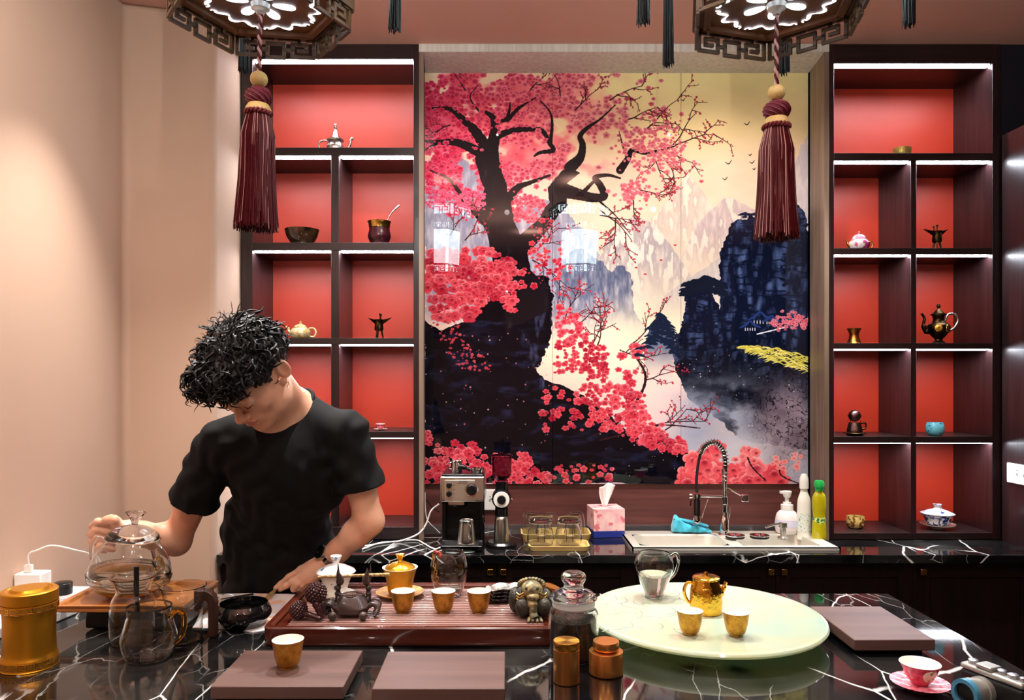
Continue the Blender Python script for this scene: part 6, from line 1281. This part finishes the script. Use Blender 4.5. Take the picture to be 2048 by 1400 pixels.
bo = pobj('body', me, [skin, lips], smooth=0)
me.polygons.foreach_set('use_smooth', [True]*len(me.polygons))
ctr = np.array([p.center[:] for p in me.polygons]); rel = ctr-np.array(hc_); ql = rel @ np.array(l_); qf = rel @ np.array(f_); qu = rel @ np.array(u_)
lipm = ((ql/.021)**2+((qu+.062)/.0105)**2 < 1) & (qf > .090); mi = lipm.astype(np.int32); me.polygons.foreach_set('material_index', mi)
# brows and lashes
hairm = mat('black_hair', (14, 12, 13), .5, spec=.35); lash = mat('lash', (20, 14, 12), .6)
for sx in (-1, 1):
    obj('eyebrow', MB().tube([v-off for v in spline([hd(sx*.012, .1005, .0185), hd(sx*.026, .0995, .0245), hd(sx*.040, .0905, .0225), hd(sx*.050, .080, .0165)], 5)], [.0022]*4+[.0030]*6+[.0022]*4+[.001]*2, 6, flat=.6), hairm, man)
    obj('eyelashes', MB().tube([v-off for v in spline([hd(sx*.018, .0935, -.006), hd(sx*.031, .0985, -.0085), hd(sx*.044, .0915, -.006)], 5)], [.0006]*3+[.0011]*5+[.0007]*3, 6), lash, man)
obj('earring', MB().tube([Vector(hd(.083, -.004, -.044))-off+Vector((.0, .006*math.cos(q), -.004+.008*math.sin(q))) for q in [k/14*2*PI for k in range(14)]], .0009, 6, closed=True), M['silver'], man)['label'] = 'small silver hoop earring'
# hair: a lumpy cap and loose curls
Hh = Field((hc_.x-.26, hc_.y-.26, hc_.z-.18), (hc_.x+.20, hc_.y+.20, hc_.z+.24), .0032)
Hh.ell(hd(.004, -.022, .052), HR, (.100, .106, .088), .01); Hh.ell(hd(0, .050, .070), HR, (.074, .060, .045), .03)
Hh.ell(hd(-.045, .052, .074), HR, (.052, .044, .036), .02); Hh.ell(hd(.02, .062, .076), HR, (.055, .038, .032), .02)
Hh.ell(hd(0, .100, -.034), HR, (.110, .098, .084), .012, True)                # face stays free
for sx in (-1, 1): Hh.ell(hd(sx*.092, -.008, -.015), HR, (.026, .044, .044), .01, True)
Hh.ell(hd(0, -.09, -.085), HR, (.12, .07, .045), .02, True)
X, Y, Z = np.meshgrid(Hh.ax[0], Hh.ax[1], Hh.ax[2], indexing='ij', sparse=True)
nse = np.sin(X*150+2*np.sin(Y*95))*np.sin(Y*140+2.2*np.sin(Z*80))*np.sin(Z*155+2*np.sin(X*100)); Hh.g -= (.0055*nse+.003*np.sin(X*310+Z*120)*np.sin(Y*290)).astype(np.float32)
hm, HV = Hh.mesh('hair'); ho_ = pobj('hair', hm, hairm, smooth=0); hm.polygons.foreach_set('use_smooth', [True]*len(hm.polygons))
rg = random.Random(9); m = MB(); hn = np.array([v.normal[:] for v in hm.vertices]); nV = len(HV)
cnt = 0
while cnt < 950:
    i = rg.randrange(nV); p0 = Vector(HV[i]); n0 = Vector(hn[i]); r = p0-hc_
    if n0.dot(r) < 0: continue
    fu, ff = r.dot(u_), r.dot(f_)
    if r.dot(l_) > .045 and fu < .06 and ff > -.09: continue
    cnt += 1
    flow = (r-u_*fu); flow = (flow.normalized()*.7+f_*.5-u_*.2); flow = (flow-n0*flow.dot(n0)).normalized(); sd = n0.cross(flow)
    L = rg.uniform(.026, .044); w = rg.uniform(.006, .012); ph = rg.random()*6; wr_ = rg.choice([-1, 1])*rg.uniform(.7, 1.6); pts = []; lift = rg.uniform(.002, .008)+( .008 if ff > .06 else 0)
    for k in range(8):
        t_ = k/7; an = ph+t_*wr_*4.5; pts.append(p0+flow*(L*t_)+sd*(w*(math.sin(an)-math.sin(ph)))+n0*(lift*math.sin(t_*PI*.8)+w*.35*(math.cos(an)-math.cos(ph)))-n0*.002)
    rr_ = rg.uniform(.0016, .0036); m.tube([q-off for q in pts], [rr_*.7, rr_, rr_*1.1, rr_*1.1, rr_, rr_*.8, rr_*.55, rr_*.2], 4, caps=False)
for c in range(170):                                                # flyaway curls round the outline and the fringe
    an = rg.random()*2*PI; fr = c % 2
    base = hd(rg.uniform(-.09, .07), .085+rg.random()*.03, .066+rg.random()*.045) if fr else hc_+(l_*math.cos(an)*.092+u_*(.05+.09*abs(math.sin(an)))+f_*rg.uniform(-.08, .06))
    out = (base-hc_).normalized(); down = (f_*.6-u_*.8) if fr else (out*.4+l_*rg.uniform(-1, 1)+f_*rg.uniform(-1, 1)*.7); down = down.normalized(); sd = out.cross(down).normalized(); L = rg.uniform(.018, .036); pts = []
    for k in range(10): t_ = k/9; q = rg.uniform(.9, 1.1); pts.append(base+down*L*t_+(sd*math.sin(t_*7+c)+out*math.cos(t_*7+c))*.0065*q)
    m.tube([q-off for q in pts], [.0013]*7+[.001, .0007, .0003], 4, caps=False)
cu = obj('curls', m, hairm, ho_, fix=False); cu['kind'] = 'stuff'; cu.location = off; me_c = cu.data; me_c.polygons.foreach_set('use_smooth', [True]*len(me_c.polygons))
# t-shirt
S_ = Field((-1.02, 1.92, .80), (-.26, 2.66, 1.62), .0032); G = .010
S_.ell(chest, BR, (.165+G, .098+G, .15+G), .05); S_.cone(nb_+Vector((.015, .02, -.01)), shL+Vector((-.03, 0, 0)), .052+G, .046+G, .05); S_.cone(nb_+Vector((0, .02, -.02)), shR+Vector((.03, 0, 0)), .052+G, .046+G, .05)
S_.ell(belly, BR, (.150+G, .105+G, .2+G), .05); S_.cone(chest, belly, .125+G, .125+G, .05); S_.cone(belly, hip+Vector((0, 0, -.12)), .135+G, .13+G, .04); S_.ell(hip, BR, (.165, .12, .16), .05)
slL = shL.lerp(elL, .62); slR = shR.lerp(elR, .58)
S_.cone(shL, slL, .047+G, .056+G, .03); S_.cone(shR, slR, .047+G, .058+G, .03)
X, Y, Z = np.meshgrid(S_.ax[0], S_.ax[1], S_.ax[2], indexing='ij', sparse=True)
def plane(pt, n, sh_):                                                 # keep the side where (x-pt).n < 0, only near the sleeve
    n = n.normalized(); d = ((X-pt.x)*n.x+(Y-pt.y)*n.y+(Z-pt.z)*n.z).astype(np.float32); aa = np.array(n); rr2 = (X-pt.x)**2+(Y-pt.y)**2+(Z-pt.z)**2; near = ((rr2-d*d) < .078**2) & (d > -.02) & (d < .09); S_.g[:] = np.where(near, np.maximum(S_.g, d), S_.g)
# folds
wv = .0035*np.sin((X*.8+Z*1.0)*62+3*np.sin(Y*22))*np.sin(Z*17+X*9)+.0025*np.sin((X-Z*.7)*95+2*np.sin(X*30+Z*24)); fd = np.clip((np.sqrt((X-nb_.x)**2+(Y-nb_.y)**2+(Z-nb_.z)**2)-.14)/.06, 0, 1); S_.g += (wv*fd).astype(np.float32)
plane(slL, elL-shL, 0); plane(slR, elR-shR, 0)
S_.g[:] = np.maximum(S_.g, (.84-Z).astype(np.float32))
S_.ell(nb_+Vector((-.018, -.030, .030)), [list(lat), [0, .8, .6], [0, -.6, .8]], (.088, .092, .072), .006, True)
sm_, SV = S_.mesh('t_shirt'); shirt = mat('black_cotton', (11, 12, 13), .8, spec=.25, bump=(900, .12)); so_ = pobj('t_shirt', sm_, shirt, smooth=0); sm_.polygons.foreach_set('use_smooth', [True]*len(sm_.polygons))
so_['label'] = 'plain black short sleeved t-shirt'
# collar ribbing follows the rim of the neck opening
cc = nb_+Vector((-.018, -.030, .030)); a1 = lat; a2 = Vector((0, .8, .6)); 
def sdf_at(f, p): i = ((np.array(p)-f.lo)/f.h).astype(int); i = np.clip(i, 0, f.n-1); return f.g[i[0], i[1], i[2]]
ring_ = []
a3 = Vector((0, -.6, .8))
for k in range(48):
    q = k/48*2*PI; best = None
    for j in range(-60, 61):
        el = j/60*1.2; d = (a1*math.cos(q)*.0885*math.cos(el)+a2*math.sin(q)*.0925*math.cos(el)+a3*math.sin(el)*.0725); v = cc+d*1.02
        gv = sdf_at(S_, v)
        if gv < .001: best = v
    if best is not None: ring_.append(best)
if len(ring_) > 20:
    for _ in range(3): ring_ = [(ring_[i-1]+ring_[i]*2+ring_[(i+1) % len(ring_)])/4 for i in range(len(ring_))]
    cr = obj('collar', MB().tube([v-off for v in ring_], .0065, 10, closed=True, flat=1.0), shirt, so_); cr.location = off
def cuff(pt, n, r, par):
    n = n.normalized(); a = n.cross(Vector((0, 1, 0))).normalized(); b = n.cross(a); o = obj('sleeve_hem', MB().tube([pt-off+(a*math.cos(q)+b*math.sin(q))*r for q in [k/40*2*PI for k in range(40)]], .0035, 8, closed=True), shirt, par); o.location = off
# trousers and shoes (below the table edge)
tr = Field((-.95, 2.2, .0), (-.40, 2.7, .98), .006)
for sx in (-1, 1): hj = hip+Vector((sx*.085, .02, -.10)); kn = Vector((hip.x+sx*.10, 2.42, .48)); an_ = Vector((hip.x+sx*.11, 2.46, .08)); tr.cone(hj, kn, .095, .068, .03); tr.cone(kn, an_, .066, .052, .03)
tr.ell(hip+Vector((0, 0, -.04)), BR, (.155, .11, .13), .04); tm, _ = tr.mesh('trousers'); pobj('trousers', tm, mat('dark_trousers', (24, 24, 28), .8), smooth=0)
for sx in (-1, 1): obj('shoe', MB().ball(Vector((hip.x+sx*.11, 2.41, .045))-off, .045, .13, .045, 20), M['blackm'], man)
# wrist watch
wd = (elL-wrL).normalized(); wc = wrL+wd*.018; a = wd.cross(Vector((0, 0, 1))).normalized(); b = wd.cross(a).normalized()
if b.z < 0: b = -b
face = (b*.75+Vector((.25, -.6, 0))); face = (face-wd*face.dot(wd)).normalized(); sd = wd.cross(face).normalized()
wt = bpy.data.objects.new('wristwatch', None)
ring = MB()
wt = obj('wristwatch', MB().lathe([(0, 0), (.019, 0), (.0205, .002), (.0205, .008), (.018, .010), (0, .010)], 40, wc-off+face*.0305, M=Matrix((list(sd), list(wd), list(face))).transposed()), M['steel'], man)
obj('bezel', MB().lathe([(.0155, .0102), (.0208, .0102), (.0205, .0125), (.0155, .0128), (.0155, .0102)], 40, wc-off+face*.0305, M=Matrix((list(sd), list(wd), list(face))).transposed()), M['black'], wt); obj('dial', MB().lathe([(0, .0101), (.0153, .0101), (0, .0108)], 32, wc-off+face*.0305, M=Matrix((list(sd), list(wd), list(face))).transposed()), M['black'], wt)
for k in range(18):
    q = (k+1.6)/20*2*PI*.93; c_ = wc+face*math.cos(q)*.0315+sd*math.sin(q)*.0315; tn = (-face*math.sin(q)+sd*math.cos(q)); nn = (face*math.cos(q)+sd*math.sin(q))
    Mx = Matrix.Translation(c_-off) @ Matrix((list(tn), list(wd), list(nn))).transposed().to_4x4(); obj('link', MB().box(-.0044, .0044, -.0085, .0085, -.0016, .0016, M=Mx), M['chrome'], wt, bevel=.0006)
# ================================================================ palace lanterns
lwood = mat('carved_lantern_wood', (104, 80, 54), .45, var=((70, 52, 34), 20, (1, 1, 1), .2))
lamp = mat('lit_lantern_glass', (235, 245, 245), .5, emit=(214, 240, 244), es=13)
lampb = mat('lit_cutout', (240, 246, 250), .5, emit=(220, 238, 255), es=3)
lwood2 = mat('lantern_base_board', (130, 78, 38), .5, var=((96, 56, 30), 14, (1, 1, 1), .2))
maroon = mat('maroon_silk', (84, 8, 18), .5); pale = mat('pale_pink_silk', (220, 170, 166), .5); ivo = mat('ivory_gold_silk', (206, 178, 112), .4, bump=(400, .6, (1, 1, .05))); blks = mat('black_silk', (6, 6, 7), .6)
def hexp(R, a0, z, M_=None): return [Vector((R*math.cos(a0+i*PI/3), R*math.sin(a0+i*PI/3), z)) for i in range(6)]
def fret(parent, A, B, h, t, m, name='fret_panel'):
    # key-fret panel between A and B (bottom line), height h, built of bars
    L = (B-A).length; u = (B-A)/L; mb = MB(); th = .006; n = Vector((0, 0, 1)).cross(u)
    def seg(x0, z0, x1, z1):
        if abs(x1-x0) > abs(z1-z0): p, q = A+u*(min(x0, x1)*L-th/2)+Vector((0, 0, z0*h)), A+u*(max(x0, x1)*L+th/2)+Vector((0, 0, z0*h))
        else: p, q = A+u*(x0*L)+Vector((0, 0, min(z0, z1)*h)), A+u*(x0*L)+Vector((0, 0, max(z0, z1)*h))
        d = (q-p).normalized(); mb.bar(p, q, th if abs(d.z) > .5 else t, t if abs(d.z) > .5 else th, up=n if abs(d.z) > .5 else (0, 0, 1))
    for s0 in (0, 1):
        X = (lambda x: x) if s0 == 0 else (lambda x: 1-x)
        for a in [(.04, .12, .04, .95), (.04, .12, .30, .12), (.30, .12, .30, .72), (.13, .72, .30, .72), (.13, .72, .13, .42), (.13, .42, .22, .42), (.04, .95, .12, .95), (.30, .42, .40, .42), (.40, .05, .40, .72), (.40, .72, .60, .72), (.22, .95, .46, .95), (.22, .72, .22, .95), (.40, .05, .60, .05)]:
            if s0 and a in [(.40, .72, .60, .72), (.40, .05, .60, .05)]: continue
            seg(X(a[0]), a[1], X(a[2]), a[3])
    return obj(name, mb, m, parent, smooth=0, fix=False)
def tassel_strands(mb, top, bot, r0, r1, n, rad, rng, fl=.012):
    for i in range(n):
        a = rng.random()*2*PI; q = math.sqrt(rng.random()) if i % 3 else 1.0
        p0 = Vector((r0*q*math.cos(a), r0*q*math.sin(a), top)); zb = bot+rng.uniform(-fl, fl*.6)
        a2 = a+rng.uniform(-.12, .12); p3 = Vector((r1*q*math.cos(a2)*rng.uniform(.9, 1.05), r1*q*math.sin(a2)*rng.uniform(.9, 1.05), zb))
        p1 = p0.lerp(p3, .2)+Vector(((r1*q*math.cos(a)-p0.x)*.35, (r1*q*math.sin(a)-p0.y)*.35, 0)); p2 = p0.lerp(p3, .6)+Vector((rng.uniform(-1, 1), rng.uniform(-1, 1), 0))*.0022
        mb.tube([p0, p1, p2, p3], rad, 3, caps=False)
def lantern(cx, cy, zp, rot, roll, zbead, dz, ang, label, px0):
    rng = random.Random(int(cx*100)); R = .157; t = thing('palace_lantern', (cx, cy, zp), label, 'lantern', rz=0, rx=roll[0], ry=roll[1])
    H0, HB = -.042, .50
    base = hexp(R*.97, rot, 0); rimt = hexp(R, rot, 0)
    m = MB(); m.prism([(p.x, p.y) for p in base], 0, .012); obj('base_board', m, lwood2, t, smooth=0)
    m = MB(); ho = hexp(R*1.0, rot, 0); 
    for i in range(6):
        A, B = ho[i], ho[(i+1) % 6]; m.bar(A+Vector((0, 0, .006)), B+Vector((0, 0, .006)), .014, .02)
    obj('base_frame', m, lwood, t, smooth=0)
    m = MB(); hi = hexp(R*.86, rot, -.004)
    for i in range(6): m.bar(hi[i], hi[(i+1) % 6], .012, .008)
    obj('inner_moulding', m, lwood2, t, smooth=0)
    for i in range(6):
        A, B = ho[i]+Vector((0, 0, H0)), ho[(i+1) % 6]+Vector((0, 0, H0)); fret(t, A, B, .040, .006, lwood)
    for i in range(6): obj('corner_post', MB().bar(ho[i]+Vector((0, 0, H0-.004)), ho[i]+Vector((0, 0, .0)), .009, .009), lwood, t, smooth=0)
    # lit cut-outs in the base: petals and scrolls
    for i in range(6):
        a = i*PI/3+.3; mt = Matrix.Translation((0, 0, -.0015)) @ Matrix.Rotation(a, 4, 'Z')
        pet = [(.020+.020*(1-math.cos(k/16*2*PI)), .0105*math.sin(k/16*2*PI)*(1.15-.5*math.cos(k/16*PI)**2)) for k in range(16)]
        obj('lit_petal', MB().prism(pet, -.0012, .0012, M=mt), lampb, t, smooth=0)['label'] = 'white glowing petal cut-out'
        sc2 = []
        for k in range(25):
            u = k/24; rr_ = .094+.007*math.cos(u*4*PI); sc2.append(Vector((rr_*math.cos(a+(u-.5)*.80), rr_*math.sin(a+(u-.5)*.80), -.0015)))
        ln = MB().tube(sc2, [.0012+.0028*abs(math.sin(k/24*PI*3)) for k in range(25)], 6, flat=.25)
        for e, sg in ((sc2[0], -1), (sc2[-1], 1)):
            cu = [e+Vector((.007*math.cos(a+sg*(1.6+k*.5))-.0, .007*math.sin(a+sg*(1.6+k*.5)), 0))*(1-k*.08) for k in range(8)]; ln.tube(cu, .0019, 6, flat=.3)
        obj('lit_scroll', ln, lampb, t, smooth=0)['label'] = 'white glowing scroll cut-out'
    obj('hub', MB().lathe([(0, -.022), (.006, -.022), (.009, -.016), (.016, -.012), (.017, -.003), (0, -.002)], 24), M['white'], t)
    # body: glass panes, posts, fret bands, crown
    hb = hexp(R*.80, rot, 0)
    for i in range(6):
        A, B = hb[i], hb[(i+1) % 6]; u = (B-A).normalized(); n = u.cross(Vector((0, 0, 1)))
        q = lambda P_, z, o=0: P_+Vector((0, 0, z))
        A2, B2 = A+u*.012, B-u*.012
        pn = obj('glass_pane', MB().add([q(A2, .075), q(B2, .075), q(B2, .295), q(A2, .295), q(A2, .075)-n*.003, q(B2, .075)-n*.003, q(B2, .295)-n*.003, q(A2, .295)-n*.003], [(0, 1, 2, 3), (7, 6, 5, 4), (0, 4, 5, 1), (2, 6, 7, 3), (0, 3, 7, 4), (1, 5, 6, 2)]), lamp, t, smooth=0)
        pn['label'] = 'glowing white pane'
        fret(t, A2+Vector((0, 0, .022)), B2+Vector((0, 0, .022)), .045, .005, lwood); fret(t, A2+Vector((0, 0, .302)), B2+Vector((0, 0, .302)), .040, .005, lwood)
        obj('corner_post', MB().bar(A+Vector((0, 0, .0)), A+Vector((0, 0, .36)), .014, .014), lwood, t, smooth=0)
        for z in (.018, .071, .298, .345): obj('cross_rail', MB().bar(A+Vector((0, 0, z)), B+Vector((0, 0, z)), .010, .008), lwood, t, smooth=0)
        obj('light_liner', MB().add([q(A2, .02)-n*.008, q(B2, .02)-n*.008, q(B2, .07)-n*.008, q(A2, .07)-n*.008, q(A2, .30)-n*.008, q(B2, .30)-n*.008, q(B2, .344)-n*.008, q(A2, .344)-n*.008], [(0, 1, 2, 3), (4, 5, 6, 7)]), lamp, t, smooth=0, fix=False)
    hc = hexp(.205, rot, .37); ht = hexp(.205, rot, .45)
    for i in range(6):
        A, B = hc[i], hc[(i+1) % 6]; u = (B-A).normalized(); fret(t, A+u*.01, B-u*.01, .07, .006, lwood)
        obj('cross_rail', MB().bar(A, B, .012, .010).bar(A+Vector((0, 0, .078)), B+Vector((0, 0, .078)), .012, .010), lwood, t, smooth=0)
        n = u.cross(Vector((0, 0, 1))); obj('light_liner', MB().add([A-n*.01+Vector((0, 0, .006)), B-n*.01+Vector((0, 0, .006)), B-n*.01+Vector((0, 0, .074)), A-n*.01+Vector((0, 0, .074))], [(0, 1, 2, 3)]), lamp, t, smooth=0, fix=False)
        obj('corner_post', MB().bar(A-Vector((0, 0, .01)), A+Vector((0, 0, .09)), .013, .013), lwood, t, smooth=0)
    obj('crown_plate', MB().prism([(p.x, p.y) for p in hexp(.2, rot, 0)], .352, .366), lwood, t, smooth=0)
    obj('roof', MB().lathe([(.205, .455), (.12, .49), (.04, .52), (.02, .55), (0, .55)], 6, M=Matrix.Rotation(rot, 4, 'Z')), lwood, t, smooth=0)
    obj('hanging_rod', MB().tube([(0, 0, .54), (0, 0, ZC-zp-.002)], .006, 10), lwood, t)
    for (a, ln) in ang:
        d = Vector((math.cos(a), math.sin(a), 0)); tip = d*.235+Vector((0, 0, .40))
        ar = obj('crown_arm', MB().tube(spline([d*.19+Vector((0, 0, .40)), d*.215+Vector((0, 0, .385)), d*.232+Vector((0, 0, .395)), tip], 4), .006, 8), lwood, t)
        m = MB().tube([tip, Vector((tip.x, tip.y, ln+.17))], .0018, 6); obj('cord', m, blks, ar)
        m = MB(); tassel_strands(m, ln+.165, ln, .006, .011, 60, .0011, rng, .006); m.v = [(v[0]+tip.x, v[1]+tip.y, v[2]) for v in m.v]
        obj('black_tassel', m, blks, ar, smooth=0, fix=False)['label'] = 'long black silk tassel'
    # long red tassel, plumb below the hub
    zb = zbead-zp; s = 1.34/F; T = bpy.data.objects.new('red_tassel', None)
    m = MB()
    for k in range(2):
        pts = []; 
        for i in range(60): z = -.02+(zb+.012+.02)*i/59; a = i*.55+k*PI; pts.append((.0021*math.cos(a), .0021*math.sin(a), z))
        m.cm = k; m.tube(pts, .0024, 6)
    obj('twisted_cord', m, [maroon, pale], t)
    obj('bead', MB().lathe(rprof([(0, zb-16*s), (10*s, zb-14*s), (17*s, zb-4*s), (15*s, zb+8*s), (7*s, zb+14*s), (0, zb+15*s)], 4), 32), ivo, t)['label'] = 'ivory gold bead'
    obj('knot_ball', MB().ball((0, 0, zb-36*s), 26*s, 26*s, 19*s, 32), mat('knotted_maroon', (96, 20, 40), .45, bump=(260, 1.2, (1, 1, 2))), t)
    m = MB()
    for k in range(10):
        pts = []
        for i in range(25):
            u = i/24*PI; a = k*2*PI/10+u*1.4; pts.append((26.4*s*math.sin(u)*math.cos(a), 26.4*s*math.sin(u)*math.sin(a), zb-36*s+19.4*s*math.cos(u)))
        m.tube(pts, 1.5*s, 5, caps=False)
    obj('knot_wrap', m, mat('knot_cord', (120, 30, 52), .45), t, fix=False)
    obj('gold_collar', MB().lathe([(0, zb-51*s), (20*s, zb-51*s), (25*s, zb-60*s), (25*s, zb-66*s), (0, zb-66*s)], 36), ivo, t)['label'] = 'ivory gold collar'
    m = MB()
    for k in range(2):
        pts = [((24.5+2.4*math.cos(i*.9+k*PI))*s*math.cos(i/72*2*PI), (24.5+2.4*math.cos(i*.9+k*PI))*s*math.sin(i/72*2*PI), zb-69*s+3*s*math.sin(i*.9+k*PI)) for i in range(72)]
        m.tube(pts, 2.6*s, 6, closed=True)
    obj('braid', m, mat('braid_silk', (110, 30, 36), .5), t, fix=False)
    m = MB(); tassel_strands(m, zb-72*s, zb-px0*s, 22*s, 42*s, 620, .0009, rng, .008); f = obj('fringe', m, maroon, t, smooth=0, fix=False); f['kind'] = 'stuff'
    m = MB(); tassel_strands(m, zb-72*s, zb-px0*s, 23*s, 43*s, 70, .0005, rng, .008); f = obj('fringe_highlights', m, pale, t, smooth=0, fix=False); f['kind'] = 'stuff'; f['label'] = 'pale pink threads'
    obj('fringe_core', MB().lathe([(0, zb-72*s), (20*s, zb-72*s), (30*s, zb-110*s), (36*s, zb-(px0-25)*s), (0, zb-(px0-25)*s)], 24), maroon, t)
    return t
kk = 4*PI/180
lantern((521-CX)*1.34/F, 1.34, 2.163, .10, (0, .02), 1.5+(757-158)*1.34/F, 0, [(kk, -.035), (kk+PI*.62, -.035), (kk+PI*4/3, -.035), (kk+PI*5/3, -.035)], 'carved wood palace lantern with a long red tassel, hanging at the left', 295)
lantern((1553-CX)*1.34/F, 1.34, 2.163, .30, (0, 0), 1.5+(757-185)*1.34/F, 0, [(0.02, -.035), (1.17, -.035), (2.28, -.035), (PI, -.035), (4.3, -.035), (5.3, -.035)], 'carved wood palace lantern with a long red tassel, hanging at the right', 287)
